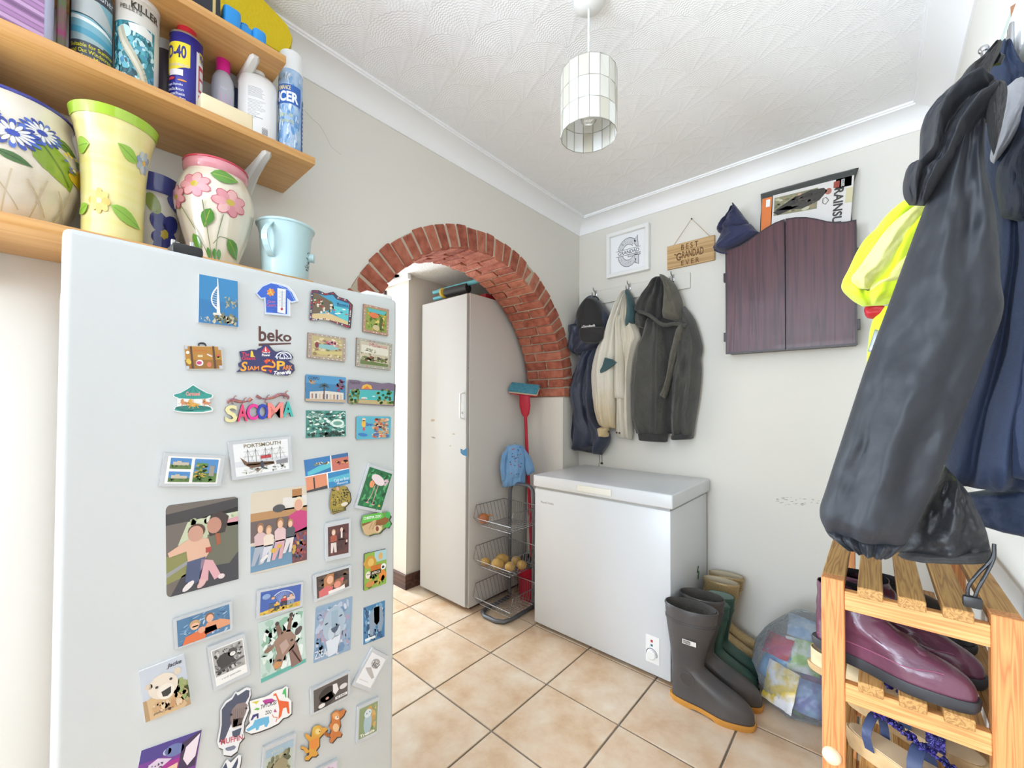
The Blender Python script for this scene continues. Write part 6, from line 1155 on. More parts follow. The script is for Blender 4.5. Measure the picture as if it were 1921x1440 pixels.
# ------------------------------------------------------------------ carrier bag full of wrappers
def filmmat():
    m = bpy.data.materials.new('clear_film'); m.use_nodes = True; nt = m.node_tree; b = nt.nodes['Principled BSDF']; tr = nt.nodes.new('ShaderNodeBsdfTransparent'); mx = nt.nodes.new('ShaderNodeMixShader'); fr_ = nt.nodes.new('ShaderNodeFresnel'); fr_.inputs[0].default_value = 1.6
    b.inputs['Base Color'].default_value = (*lin((226, 233, 238)), 1); b.inputs['Roughness'].default_value = .07; n = nt.nodes.new('ShaderNodeTexNoise'); n.inputs['Scale'].default_value = 28; n.inputs['Detail'].default_value = 4; bp = nt.nodes.new('ShaderNodeBump'); bp.inputs['Strength'].default_value = .8; bp.inputs['Distance'].default_value = .01
    nt.links.new(n.outputs['Fac'], bp.inputs['Height']); nt.links.new(bp.outputs[0], b.inputs['Normal']); nt.links.new(bp.outputs[0], fr_.inputs['Normal'])
    ad = nt.nodes.new('ShaderNodeMath'); ad.operation = 'MULTIPLY_ADD'; ad.inputs[1].default_value = 1.3; ad.inputs[2].default_value = .1; ad.use_clamp = True; nt.links.new(fr_.outputs[0], ad.inputs[0]); nt.links.new(ad.outputs[0], mx.inputs[0]); nt.links.new(tr.outputs[0], mx.inputs[1]); nt.links.new(b.outputs[0], mx.inputs[2]); nt.links.new(mx.outputs[0], nt.nodes['Material Output'].inputs[0]); return m
bc_ = Vector((1.222, -.250, 0)); rings = []
for k, (z, r, ox, oy) in enumerate(((.001, .118, .02, -.03), (.02, .140, .012, -.02), (.07, .156, .0, -.005), (.13, .154, -.01, 0), (.19, .140, -.005, .01), (.25, .118, .01, .02), (.30, .085, .02, .03), (.335, .055, .03, .04), (.35, .02, .03, .045))):
    ring = []
    for j in range(48):
        a = 2*pi*j/48; d = Vector((cos(a), sin(a), 0)); rr = r*(1+.10*noise.noise(Vector((cos(a)*2.2, sin(a)*2.2, z*11)))+.05*noise.noise(Vector((cos(a)*7, sin(a)*7, z*30)))); p = bc_+Vector((ox, oy, z))+d*rr; p.y = min(p.y, -.03); p.x = max(p.x, 1.108 if z < .10 else 1.06); ring.append(p)
    rings.append(ring)
bagc = thing('carrier_bag', 'clear plastic bag stuffed with colourful wrappers by the shoe rack', 'bag', (bc_.x, bc_.y, 0))
G().loft(rings, True, True).build('film', filmmat(), bagc, 'all')
def packet(c, w_, h_, tilt, col, col2, lb, txt=None):
    t = thing('food_wrapper', lb, 'wrapper', c, 'wrappers inside the clear bag'); M_ = Matrix.Translation(c) @ Matrix.Rotation(tilt[2], 4, 'Z') @ Matrix.Rotation(tilt[0], 4, 'X') @ Matrix.Rotation(tilt[1], 4, 'Y'); N = 12; v = []; f = []
    for side in (1, -1):
        for i_ in range(N+1):
            for j in range(N+1):
                u, q = i_/N-.5, j/N-.5; b = (1-(2*u)**4)*(1-(2*q)**4); cr = .010*noise.noise(Vector((u*5+c[0]*50, q*5, c[2]*40)))+.005*noise.noise(Vector((u*13+c[0]*50, q*13, c[2]*40+3))); v.append(M_ @ Vector((u*w_, q*h_, side*(.010*b)+cr)))
    n1 = (N+1)**2
    for s_ in (0, 1):
        for i_ in range(N):
            for j in range(N): a = s_*n1+i_*(N+1)+j; q = (a, a+N+1, a+N+2, a+1); f.append(q if s_ == 0 else q[::-1])
    G().add(v, f).build('foil', mat('foil_wrap', col, .3, var=(16, col2, .08)), t, 'all')
    if txt:
        i = Ink(lambda u, q, h: M_ @ Vector(((u-.5)*w_, (.5-q)*h_, .0165+h)), .0004); i.text(txt[1], txt[0], .2, .35, .8, .65, .03); i.build('lettering', t)
R_ = radians
packet((1.185, -.385, .10), .12, .15, (R_(70), 0, R_(-25)), (232, 232, 236), (226, 196, 70), 'white and yellow wrapper at the front of the bag')
packet((1.155, -.325, .145), .10, .13, (R_(65), R_(20), R_(-50)), (92, 158, 216), (120, 180, 228), 'bright blue wrapper at the left of the bag')
packet((1.275, -.360, .08), .12, .12, (R_(75), 0, R_(5)), (150, 188, 226), (128, 140, 206), 'pale blue wrapper at the lower right of the bag')
packet((1.165, -.300, .215), .12, .09, (R_(50), R_(-15), R_(-20)), (202, 40, 62), (196, 60, 110), 'red wrapper near the top of the bag')
packet((1.250, -.300, .205), .11, .12, (R_(60), R_(10), R_(10)), (226, 230, 230), (150, 196, 96), 'white and green wrapper at the upper right of the bag')
packet((1.17, -.295, .06), .12, .10, (R_(60), 0, R_(-60)), (64, 128, 200), (90, 160, 220), 'mid blue wrapper at the lower left of the bag')
packet((1.200, -.340, .035), .14, .08, (R_(40), 0, R_(-15)), (96, 150, 92), (176, 80, 96), 'green wrapper at the bottom of the bag')
packet((1.240, -.230, .285), .10, .09, (R_(50), R_(20), R_(0)), (186, 206, 226), (140, 176, 216), 'silvery blue wrapper at the top of the bag')
packet((1.180, -.265, .15), .12, .12, (R_(75), R_(10), R_(-15)), (236, 214, 96), (236, 236, 236), 'yellow wrapper in the middle of the bag')
packet((1.290, -.270, .13), .11, .12, (R_(70), 0, R_(30)), (96, 110, 190), (170, 130, 190), 'violet wrapper at the right of the bag')
# ------------------------------------------------------------------ slatted shoe rack
MT['pine_top'] = wood('weathered_pine', (190, 146, 86), (172, 126, 68), (146, 102, 56), 60, 'y', .6, 1.1)
MT['pine_x'] = wood('fresh_pine_x', (222, 164, 104), (212, 148, 86), (196, 128, 72), 60, 'x', .55, 1.0)
MT['pine_z'] = wood('fresh_pine_z', (214, 148, 88), (202, 132, 74), (180, 110, 62), 70, 'z', .55, 1.0)
kx0, kx1, ky0, ky1, kz = 1.389, 1.662, -1.250, -.62, .858; pw = .038
sr = thing('shoe_rack', 'slatted pine shoe rack under the coats on the right wall', 'shoe rack', ((kx0+kx1)/2, (ky0+ky1)/2, 0))
for x in (kx0, kx1-pw):
    for y in (ky0, ky1-.03): G().box(x, x+pw, y, y+.03, 0, kz, .0015, 1).build('post', MT['pine_z'], sr)
for tz in (.838, .653, .468, .283, .098):
    for y in (ky0+.002, ky1-.020): G().box(kx0+pw, kx1-pw, y, y+.018, tz-.038, tz, .001, 1).build('rail', MT['pine_x'], sr)
    sw_ = .038; gp = (kx1-kx0-5*sw_)/4
    for k in range(5):
        x = kx0+k*(sw_+gp); e = k in (0, 4); G().box(x, x+sw_, ky0+(.031 if e else -.014), ky1-(.031 if e else -.012), tz, tz+.020, .0015, 1).build('slat', MT['pine_top'], sr)
G().lathe([(.016, 0), (.016, .006), (.012, .013), (.004, .017), (.001, .0175)], n=20, M=Matrix.Translation((1.405, ky0, .497)) @ Matrix.Rotation(radians(90), 4, 'X')).build('dowel_end', mat('pale_dowel', (232, 208, 172), .5), sr, 60)
# ------------------------------------------------------------------ shoes on the rack
MT['plum'] = mat('plum_leather', (84, 44, 62), .28, coat=.25, bump=(60, .12), var=(14, (104, 58, 76), .3)); MT['dark_sole'] = mat('dark_rubber_sole', (46, 46, 50), .5)
lin_d = mat('dark_lining', (40, 34, 36), .9)
gB = 'plum ankle boots on the shoe rack'
for hp, yw, lb, sd_ in (((1.370, -1.160, .6735), -17, 'plum leather ankle boot nearest the rack end', 1), ((1.392, -1.060, .6735), -17, 'plum leather ankle boot behind its pair on the rack', 5)):
    t, Rm, rg = boot('ankle_boot', lb, 'boot', hp, R_(yw), .252, .092, .150, MT['plum'], MT['dark_sole'], lin_d, gB, (.008, .112, .038), .082, .022, False, wr=.007, seed=sd_)
    st = []
    for k in range(30): s_ = k/29; x = lerp(.02, .215, s_); st.append(Rm @ Vector((x, -(.037+.010*smooth01((x-.05)/.1)-.022*smooth01((x-.17)/.05)), .045+.010*sin(pi*s_)+.012*smooth01((s_-.7)/.3))))
    g = G(); w3 = Rm.to_3x3() @ Vector((0, -1, 0))
    G().tube([p+w3*.0035 for p in st], .0010, 5).build('stitching', mat('plum_thread', (140, 70, 100), .6), t, 60)
    M_ = Rm @ Matrix.Translation((.052, -.0405, .125)) @ Matrix.Rotation(R_(90), 4, 'X'); G().lathe([(.002, .004), (.013, .004), (.014, 0), (.002, -.002)], n=18, M=M_).build('button_tab', MT['plum'], t, 50)
    M_ = Rm @ Matrix.Translation((.052, -.0445, .125)) @ Matrix.Rotation(R_(90), 4, 'X'); G().lathe([(.001, .002), (.004, .001), (.0045, 0)], n=12, M=M_).build('stud', MT['chrome'], t, 50)
for hp, lb in (((1.42, -.93, .6735), 'black shoe behind the plum boots on the rack'), ((1.43, -.80, .6735), 'black shoe furthest back behind the plum boots')):
    boot('black_shoe', lb, 'shoe', hp, R_(-14), .225, .086, .075, mat('black_leather', (34, 33, 35), .4), MT['dark_sole'], lin_d, 'black shoes on the rack', (.006, .125, .034), .055, .020, False)
# sandals
MT['cork'] = mat('cork_sole', (206, 174, 128), .7, var=(40, (180, 146, 100), .25)); MT['navy_strap'] = mat('navy_strap', (52, 64, 96), .5); MT['sequin'] = mat('navy_sequins', (38, 40, 92), .15, .5, bump=(120, 1.0), var=(90, (70, 60, 140), .1)); MT['insole'] = mat('tan_insole', (218, 190, 152), .6)
def sandal(heel, yaw, lb):
    t = thing('sandal', lb, 'sandal', heel, 'navy sandals on the shoe rack'); Rm = Matrix.Translation(heel) @ Matrix.Rotation(yaw, 4, 'Z'); L = .24
    def outl(k, z): 
        o = []
        for j in range(36):
            a = 2*pi*j/36; s_ = .5-.5*cos(a); w2 = .042*(max(0, 4*s_*(1-s_))**.38)*(lerp(.78, .72, s_/.35) if s_ < .35 else lerp(.72, 1, smooth01((s_-.35)/.35)))*(1 if a < pi else -1); o.append(Rm @ Vector(((L*s_-L/2)*k+L/2, w2*k, z+.016*(1-s_)*(1 if z > .005 else 0))))
        return o
    G().loft([outl(.96, 0), outl(1, .006), outl(1, .018), outl(.98, .022)]).build('sole', MT['cork'], t, 40)
    G().loft([outl(.95, .0222), outl(.93, .0232)]).build('insole', MT['insole'], t, 40)
    def strap(nm, pts, w_, m):
        g = G(); P = spline([Rm @ Vector(p) for p in pts], 14); ax_ = Rm.to_3x3() @ Vector((1, 0, 0)); R2 = []
        for p in P: R2.append([p-ax_*w_/2, p+ax_*w_/2, p+ax_*w_/2+Vector((0, 0, .0025)), p-ax_*w_/2+Vector((0, 0, .0025))])
        g.loft(R2).build(nm, m, t, 50)
    strap('toe_strap', [(.175, -.040, .020), (.172, -.03, .045), (.17, 0, .058), (.172, .03, .045), (.175, .040, .020)], .030, MT['sequin'])
    strap('middle_strap', [(.125, -.036, .022), (.122, -.028, .052), (.12, 0, .070), (.122, .028, .052), (.125, .036, .022)], .022, MT['navy_strap'])
    strap('ankle_strap', [(.055, -.033, .028), (.05, -.034, .06), (.05, 0, .085), (.05, .034, .06), (.055, .033, .028)], .016, MT['navy_strap'])
    g = G(); P = spline([Rm @ Vector(p) for p in ((.185, 0, .056), (.14, 0, .071), (.09, 0, .082), (.05, 0, .089))], 16)
    for p in P:
        for k in range(5): d = Vector((random.uniform(-1, 1), random.uniform(-1, 1), random.uniform(.2, 1))).normalized(); g.tube([p, p+d*.011, p+d*.013+Vector((0, 0, -.004))], [.003, .0035, .001], 5)
    g.build('ruffle', MT['sequin'], t, 60)
sandal((1.425, -1.165, .4885), R_(-22), 'navy sequinned sandal at the end of the lower tier')
sandal((1.418, -1.010, .4885), R_(-22), 'navy sequinned sandal behind its pair on the lower tier')
for hp, yw, lb, c_ in (((1.352, -1.045, .4885), -12, None, None),): pass
boot('beige_slipper', 'pale beige shoe on the lowest visible tier behind the front post', 'shoe', (1.335, -.905, .4885), R_(-18), .21, .08, .06, mat('beige_suede', (214, 190, 150), .7), MT['cork'], lin_c, None, (.006, .11, .032), .05, .018, False)
# wall scuffs
i = Ink(lambda u, v, h: at(u, v, 'y', -.0004-h)); wb = [o for o in bpy.data.objects if o.name == 'wall_back'][0]; wb['_o'] = (0, 0, 0)
for k in range(26): i.ell(random.choice(['c4beb2', 'b4aea2', 'ccc6ba']), 1458+random.random()*80, 932+random.random()*16, random.uniform(1, 5), .8, 7, random.uniform(-.4, .2), .3)
i.build('wall_scuffs', wb, 'print_matt')['kind'] = 'stuff'
# ------------------------------------------------------------------ hanging clothes
def atp(x, y, P0, n): d = ray(x, y); return CAM+d*((Vector(P0)-CAM).dot(Vector(n))/d.dot(Vector(n)))
def drape(par, name, left, right, P0, n, thick, m, folds=(), wr=(.006, 5, 7), rows=56, cols=40, back=.35, p=2.4, seed=0, vend=.12, off=0., smoothv=True):
    """cloth panel between two traced edges (photo pixels on the plane P0,n), filled out to real thickness with folds"""
    n = Vector(n).normalized(); Lp = [atp(*q, P0, n) for q in left]; Rp = [atp(*q, P0, n) for q in right]
    Ls, Rs = resample(spline(Lp, 60) if smoothv else Lp, rows), resample(spline(Rp, 60) if smoothv else Rp, rows); rings = []
    for r in range(rows):
        v = r/(rows-1); ve = min(1, (min(v, 1-v)/vend))**.5 if vend else 1; ring = []; A, B = Ls[r], Rs[r]
        def prof(u): return max(0, 1-abs(2*u-1)**p)**(1/p)
        for c in range(cols+1):
            u = c/cols; d = thick*prof(u)*lerp(.35, 1, ve); e = 0
            for fo in folds:
                u0, u1, w_, am = fo[:4]; v0, v1 = fo[4:6] if len(fo) > 4 else (0, 1)
                win = smooth01((v-v0)/.12+.5)*smooth01((v1-v)/.12+.5) if len(fo) > 4 else 1
                e += am*exp(-((u-lerp(u0, u1, v))/w_)**2)*win
            e += wr[0]*noise.noise(Vector((u*wr[1], v*wr[2], seed+.5)))+wr[0]*.5*noise.noise(Vector((u*wr[1]*2.3+v*3, v*wr[2]*2.1, seed+7.5)))
            ring.append(A.lerp(B, u)+n*(off+d+e*min(1, prof(u)*1.6)))
        for c in range(cols-1, 0, -1): u = c/cols; ring.append(A.lerp(B, u)+n*(off-thick*back*prof(u)*ve))
        rings.append(ring)
    return G().loft(rings, True, True).build(name, m, par, 'all')
def cloth(nm, c, rough=.7, c2=None, sc=9, bump=(60, .25), sheen=.2, aniso=None, con=.3): return mat(nm, c, rough, sheen=sheen, bump=bump, var=(sc, c2, con) if c2 else None, aniso=aniso)
k6 = crop(1060, 510, .2569)
def K(*p): return [k6(*q) for q in p]
BW, NB_ = (0, -.035, 0), (0, -1, 0)
# --- navy raincoat
MT['navy_nylon'] = cloth('navy_nylon', (36, 42, 60), .42, (48, 56, 78), 6, (45, .3)); MT['navy_in'] = cloth('navy_nylon_dark', (26, 30, 46), .5)
rc = thing('navy_raincoat', 'navy hooded raincoat hanging from the corner hook', 'coat', (.14, -.05, .95))
drape(rc, 'body', K((140, 560), (100, 700), (60, 790), (40, 860), (60, 940), (75, 1000), (55, 1120), (28, 1285)), K((290, 540), (262, 640), (250, 760), (245, 900), (260, 1060), (330, 1180), (325, 1250), (272, 1332)), BW, NB_, .085, MT['navy_nylon'], [(.35, .3, .09, .025), (.6, .68, .08, -.03), (.8, .85, .07, .02), (.15, .18, .06, -.018)], (.010, 6, 8), seed=1)
drape(rc, 'hood', K((235, 185), (150, 280), (95, 390), (55, 400), (62, 490), (80, 570), (118, 610)), K((245, 185), (310, 265), (356, 345), (330, 440), (290, 510), (220, 575), (140, 612)), BW, NB_, .095, MT['navy_nylon'], [(.25, .2, .1, .02), (.7, .65, .1, .015)], (.010, 5, 5), rows=40, seed=2, off=.02)
drape(rc, 'drawstring_hem', K((50, 1255), (28, 1285)), K((320, 1250), (272, 1335)), BW, NB_, .06, MT['navy_in'], [], (.004, 9, 3), rows=6, seed=3)
for x in (250, 268): G().tube([atp(*k6(x, 1325), (0, -.06, 0), NB_), atp(*k6(x+2, 1380), (0, -.06, 0), NB_), atp(*k6(x-4 if x < 260 else x, 1420 if x < 260 else 1395), (0, -.06, 0), NB_)], .0016, 5).build('cord', MT['blackp'], rc)
pt = atp(*k6(268, 1396), (0, -.06, 0), NB_); blob(G(), pt, .009, 1, 1, .8, 0).build('toggle', MT['blackp'], rc, 'all')
# --- black cap
bk = thing('baseball_cap', 'black baseball cap hung over the navy raincoat', 'cap', (.14, -.12, 1.62)); MT['cap_black'] = cloth('black_twill', (28, 27, 29), .8, (38, 37, 38), 20, (300, .2))
CW = (0, -.100, 0)
drape(bk, 'crown', K((200, 195), (150, 225), (110, 280), (95, 340), (102, 400), (118, 430)), K((225, 195), (262, 235), (285, 300), (290, 360), (288, 400), (282, 428)), CW, NB_, .075, MT['cap_black'], [(.45, .47, .02, -.003)], (.002, 3, 3), rows=36, seed=4, back=.5)
drape(bk, 'visor', K((112, 405), (104, 450), (118, 495), (150, 518)), K((286, 400), (284, 445), (275, 490), (235, 522)), (0, -.150, 0), NB_, .028, MT['cap_black'], [], (.001, 3, 3), rows=20, seed=5)
G().tube([atp(*k6(*q), (0, -.11, 0), NB_) for q in ((195, 200), (200, 182), (222, 178), (240, 190), (245, 205))], .004, 6).build('back_strap', MT['cap_black'], bk, 60)
i = Ink(lambda u, v, h: atp(*k6(120+100*u, 388+22*v-10*u), (0, -.1775-.004*sin(pi*u)-h, 0), NB_)); i.text('d8d8d8', 'Sandtoft', .12, .1, 1, .9, .03); i.poly('d8d8d8', [(.0, .9), (.05, .1), (.1, .9)]); i.build('cap_lettering', bk)
# --- cream jacket
def stain():
    m = cloth('stained_cotton', (222, 216, 202), .85, None, 5, (120, .2)); nt = m.node_tree; N = nt.nodes.new; L = nt.links.new; b = nt.nodes['Principled BSDF']
    tc = N('ShaderNodeTexCoord'); sp = N('ShaderNodeSeparateXYZ'); L(tc.outputs['Object'], sp.inputs[0]); nz = N('ShaderNodeTexNoise'); nz.inputs['Scale'].default_value = 9; L(tc.outputs['Object'], nz.inputs['Vector'])
    md = N('ShaderNodeMath'); md.operation = 'MULTIPLY_ADD'; md.inputs[1].default_value = .25; L(nz.outputs['Fac'], md.inputs[0]); L(sp.outputs['Z'], md.inputs[2]); r = N('ShaderNodeValToRGB'); e = r.color_ramp.elements; e[0].position = .12; e[0].color = (*lin((208, 184, 138)), 1); e[1].position = .48; e[1].color = (*lin((222, 216, 202)), 1)
    L(md.outputs[0], r.inputs[0]); L(r.outputs[0], b.inputs['Base Color']); return m
MT['cream_cloth'] = cloth('cream_cotton', (222, 216, 202), .85, (206, 196, 174), 5, (120, .2)); MT['cream_stain'] = stain(); MT['teal_cloth'] = cloth('teal_cotton', (62, 92, 96), .85, (52, 80, 84), 12, (120, .2))
cj = thing('cream_jacket', 'cream work jacket with teal collar on the middle hook', 'jacket', (.37, -.05, 1.02))
drape(cj, 'body', K((455, 140), (430, 260), (400, 360), (392, 520), (388, 800), (386, 1050), (380, 1200)), K((478, 135), (500, 300), (570, 470), (545, 530), (515, 640), (498, 800), (498, 1100), (494, 1226)), BW, NB_, .055, MT['cream_cloth'], [(.5, .62, .07, -.02), (.3, .3, .05, .012), (.75, .85, .06, .014)], (.005, 5, 6), seed=6)
drape(cj, 'sleeve', K((445, 150), (405, 230), (355, 350), (300, 480), (245, 600), (216, 740), (222, 880), (245, 1040), (262, 1130)), K((462, 140), (440, 260), (405, 380), (398, 520), (392, 760), (388, 960), (386, 1070), (384, 1140)), BW, NB_, .075, MT['cream_stain'], [(.5, .45, .12, .014), (.8, .7, .06, -.012), (.35, .4, .04, -.008, .75, 1), (.6, .6, .04, -.008, .75, 1)], (.006, 4, 7), seed=7, off=.015)
drape(cj, 'cuff', K((262, 1128), (270, 1212)), K((340, 1135), (335, 1200)), BW, NB_, .055, MT['cream_stain'], [], (.003, 4, 3), rows=8, seed=8, off=.03)
drape(cj, 'inner_flap', K((402, 330), (396, 600), (390, 920)), K((440, 320), (455, 600), (462, 925)), BW, NB_, .035, MT['cream_cloth'], [(.4, .5, .2, .008)], (.003, 4, 5), rows=30, seed=9, off=.045)
drape(cj, 'collar', K((470, 138), (482, 250), (470, 330), (460, 402)), K((482, 135), (515, 200), (536, 290), (528, 384)), BW, NB_, .045, MT['teal_cloth'], [(.5, .5, .2, .006)], (.003, 4, 4), rows=24, seed=10, off=.03)
def patch(par, nm, pts, y, m, th=.004): 
    P = [atp(*q, (0, y, 0), NB_) for q in pts]; return G().prism([(p.x, p.z) for p in P], lambda u, v, t_: Vector((u, y-t_, v)), -th, 0).build(nm, m, par)
patch(cj, 'elbow_patch', K((290, 625), (335, 635), (375, 660), (320, 700), (262, 738), (247, 730), (270, 690)), -.1325, MT['teal_cloth'], .02)
for q in ((320, 1165), (398, 1175), (378, 1172)): pt = atp(*k6(*q), (0, -.118 if q[0] < 350 else -.095, 0), NB_); G().lathe([(.006, 0), (.006, .003), (.003, .004)], n=14, M=Matrix.Translation(pt) @ Matrix.Rotation(radians(90), 4, 'X')).build('button', mat('dark_button', (60, 44, 36), .4), cj)
# --- olive jacket
MT['olive'] = cloth('olive_canvas', (58, 57, 53), .8, (74, 73, 67), 7, (90, .35)); MT['olive_d'] = cloth('olive_lining', (40, 39, 38), .8, (52, 50, 48), 9, (60, .3)); MT['olive_l'] = cloth('olive_edge', (98, 94, 80), .85, (78, 75, 66), 26, (120, .5))
oj = thing('olive_jacket', 'dark olive hooded jacket hanging on the third hook', 'jacket', (.62, -.05, 1.03))
drape(oj, 'back_panel', K((560, 330), (545, 420), (530, 560), (500, 800), (502, 1080), (520, 1178)), K((860, 260), (950, 350), (985, 520), (980, 720), (960, 960), (900, 1180)), BW, NB_, .05, MT['olive_d'], [(.4, .4, .1, .01)], (.008, 6, 7), seed=11)
drape(oj, 'front_panel', K((610, 340), (585, 470), (540, 560), (512, 700), (500, 860), (505, 1040), (545, 1170), (567, 1225)), K((720, 380), (760, 420), (775, 560), (790, 760), (790, 960), (770, 1120), (758, 1180), (754, 1238)), BW, NB_, .085, MT['olive'], [(.68, .70, .03, -.010), (.74, .76, .02, .008), (.25, .2, .08, .012), (.45, .5, .1, -.010)], (.008, 5, 8), seed=12, off=.01)
drape(oj, 'sleeve', K((850, 380), (850, 520), (820, 660), (800, 800), (795, 980), (795, 1120), (797, 1222)), K((880, 250), (950, 350), (1006, 540), (992, 640), (1000, 720), (985, 900), (955, 1090), (940, 1215)), BW, NB_, .095, MT['olive'], [(.6, .55, .1, -.016), (.3, .3, .06, .014), (.85, .8, .06, .012)], (.012, 5, 11), seed=13, off=.005)
drape(oj, 'cuff', K((798, 1184), (798, 1224)), K((944, 1180), (940, 1218)), BW, NB_, .075, MT['olive_d'], [], (.003, 4, 3), rows=6, seed=14, off=.026)
drape(oj, 'placket', K((880, 395), (850, 460), (812, 620), (790, 760), (760, 860), (735, 895)), K((915, 395), (900, 480), (860, 640), (820, 780), (795, 880), (775, 928)), BW, NB_, .03, MT['olive_l'], [(.5, .5, .2, .008)], (.006, 5, 12), rows=40, seed=15, off=.085)
drape(oj, 'hood_lining', K((690, 48), (640, 110), (560, 215), (536, 285), (560, 300)), K((745, 45), (762, 130), (755, 240), (742, 340), (720, 375)), BW, NB_, .075, MT['olive_d'], [(.5, .4, .1, -.02), (.75, .8, .08, -.025)], (.010, 5, 5), rows=36, seed=16, off=.03)
drape(oj, 'hood', K((735, 40), (765, 140), (752, 250), (738, 345)), K((748, 38), (815, 95), (872, 225), (892, 390)), BW, NB_, .09, MT['olive_l'], [(.3, .3, .15, .012)], (.006, 5, 6), rows=36, seed=17, off=.035)
G().tube(spline([atp(*k6(*q), (0, -.135, 0), NB_) for q in ((540, 285), (620, 318), (690, 372), (740, 388), (800, 378), (885, 395))], 24), .010, 8).build('hood_edge', MT['olive'], oj, 60)
drape(oj, 'collar', K((545, 300), (540, 360), (548, 408)), K((610, 325), (612, 380), (600, 420)), BW, NB_, .05, MT['olive'], [], (.004, 5, 4), rows=16, seed=18, off=.03)
drape(oj, 'hem_band', K((558, 1168), (567, 1228)), K((752, 1172), (754, 1240)), BW, NB_, .06, MT['olive_d'], [], (.003, 5, 3), rows=8, seed=19, off=.035)
g = G()
for k in range(24): p_ = atp(*k6(702-6*(k/24)+4*sin(k), 420+26*k), (0, -.1285, 0), NB_); g.box(p_.x-.003, p_.x+.003, p_.y-.002, p_.y+.002, p_.z-.004, p_.z+.004)
g.build('zip', MT['olive_d'], oj)
# --- right wall rail, hooks and card
rr = thing('coat_rail', 'white coat rail with chrome hooks on the right wall', 'coat rail', (1.69, -.95, 1.86))
G().box(1.678, RW-.0005, -1.42, -.45, 1.865, 1.965, .002, 1).build('board', MT['frame_white'], rr)
def whook(y, z):
    g = G(); g.box(1.672, 1.6785, y-.012, y+.012, z-.03, z+.035, .002, 1); g.tube(spline([(1.675, y, z+.015), (1.668, y, z-.012), (1.655, y, z-.018), (1.645, y, z-.012), (1.641, y, z+.004)], 14), .0055, 8); blob(g, (1.641, y, z+.008), .008, amp=0, n=8); return g.build('hook', MT['chrome'], rr, 60)
for y in (-1.13, -.80, -.58): whook(y, 1.905)
hcard = thing('wall_card', 'pale green card with brown backing behind the right coat rail', 'card', (1.69, -1.0, 1.95))
for nm, pts, x, m_ in (('card', ((1897, 22), (1866, 104), (1889, 121), (1900, 90)), 1.6945, mat('pale_green_card', (196, 208, 198), .6)), ('backing', ((1897, 12), (1925, -6), (1925, 40), (1900, 60)), 1.6935, mat('brown_board', (170, 118, 78), .7))):
    P = [at(*q, 'x', x) for q in pts]; G().prism([(p.y, p.z) for p in P], lambda u, v, t_: Vector((x+t_, u, v)), -.0012, .0012).build(nm, m_, hcard)
# --- big black jacket and its neighbours on the right wall
r1, r2 = crop(1500, 0, .3887), crop(1500, 500, .3887)
MT['black_shell'] = cloth('black_shell', (29, 31, 36), .6, (36, 38, 45), 5, (18, .35, 5), .05); MT['black_cotton'] = cloth('charcoal_collar', (36, 35, 35), .7, (44, 42, 41), 12, (140, .2), .05); MT['black_in'] = cloth('black_shell_dark', (26, 26, 29), .55, sheen=.05)
MT['navy_coat'] = cloth('navy_fleece', (21, 33, 57), .75, (27, 42, 70), 6, (110, .2), .05); MT['grey_jersey'] = cloth('grey_jersey', (170, 170, 174), .9, (150, 150, 156), 40, (200, .2)); MT['navy_dark'] = cloth('navy_dark', (20, 27, 44), .7, sheen=.05)
Y1, Y2, Y3 = (0, -1.10, 0), (0, -1.185, 0), (0, -1.245, 0)
nj = thing('navy_jacket', 'navy blue zip jacket with grey lining at the picture edge', 'jacket', (1.6, -1.13, .98))
drape(nj, 'body', [r1(890, 420), r1(885, 860), r1(940, 1140), r2(880, 300), r2(790, 600), r2(720, 820), r2(690, 1050)], [(1960, 160), (1985, 340), (1990, 500), (1990, 640), (1990, 760), (1990, 860), (1990, 925)], Y1, NB_, .075, MT['navy_coat'], [(.25, .22, .06, -.022), (.42, .45, .07, .022), (.6, .6, .06, -.02), (.78, .8, .08, .02)], (.010, 7, 6), seed=20, vend=.06)
drape(nj, 'front_edge', [r2(1010, 380), r2(960, 700), r2(950, 990)], [(1960, 560), (1975, 760), (1980, 900)], Y1, NB_, .05, MT['navy_coat'], [(.4, .35, .12, .012)], (.006, 5, 6), rows=34, seed=21, off=.06)
drape(nj, 'lower_hem', [r2(805, 1090), r2(810, 1160), r2(820, 1232)], [(1975, 900), (1980, 960), (1985, 1020)], (0, -1.06, 0), NB_, .05, MT['navy_coat'], [(.3, .35, .1, .012)], (.006, 6, 4), rows=20, seed=22)
drape(nj, 'collar', [r1(945, 290), r1(895, 380), r1(888, 460), r1(905, 530)], [r1(965, 290), r1(1040, 400), r1(1085, 440), r1(1090, 560)], Y1, NB_, .055, MT['navy_coat'], [(.5, .5, .15, -.012)], (.004, 5, 5), rows=30, seed=23, off=.03)
drape(nj, 'lining', [r1(950, 520), r1(925, 600), r1(905, 720), r1(888, 820), r1(895, 850)], [r1(1050, 480), r1(1085, 560), r1(1030, 680), r1(960, 790), r1(905, 858)], Y1, NB_, .035, MT['grey_jersey'], [(.5, .5, .2, .006)], (.004, 5, 5), rows=34, seed=24, off=.062)
drape(nj, 'lapel', [r1(1075, 560), r1(1030, 660), r1(975, 790), r1(915, 900), r1(935, 1100)], [(1935, 230), (1930, 300), (1912, 340), (1905, 390), (1915, 440)], Y1, NB_, .045, MT['navy_dark'], [(.5, .5, .2, .012)], (.008, 6, 7), rows=36, seed=25, off=.06)
bj = thing('black_jacket', 'large black waterproof jacket with a long hanging sleeve', 'jacket', (1.5, -1.22, .9))
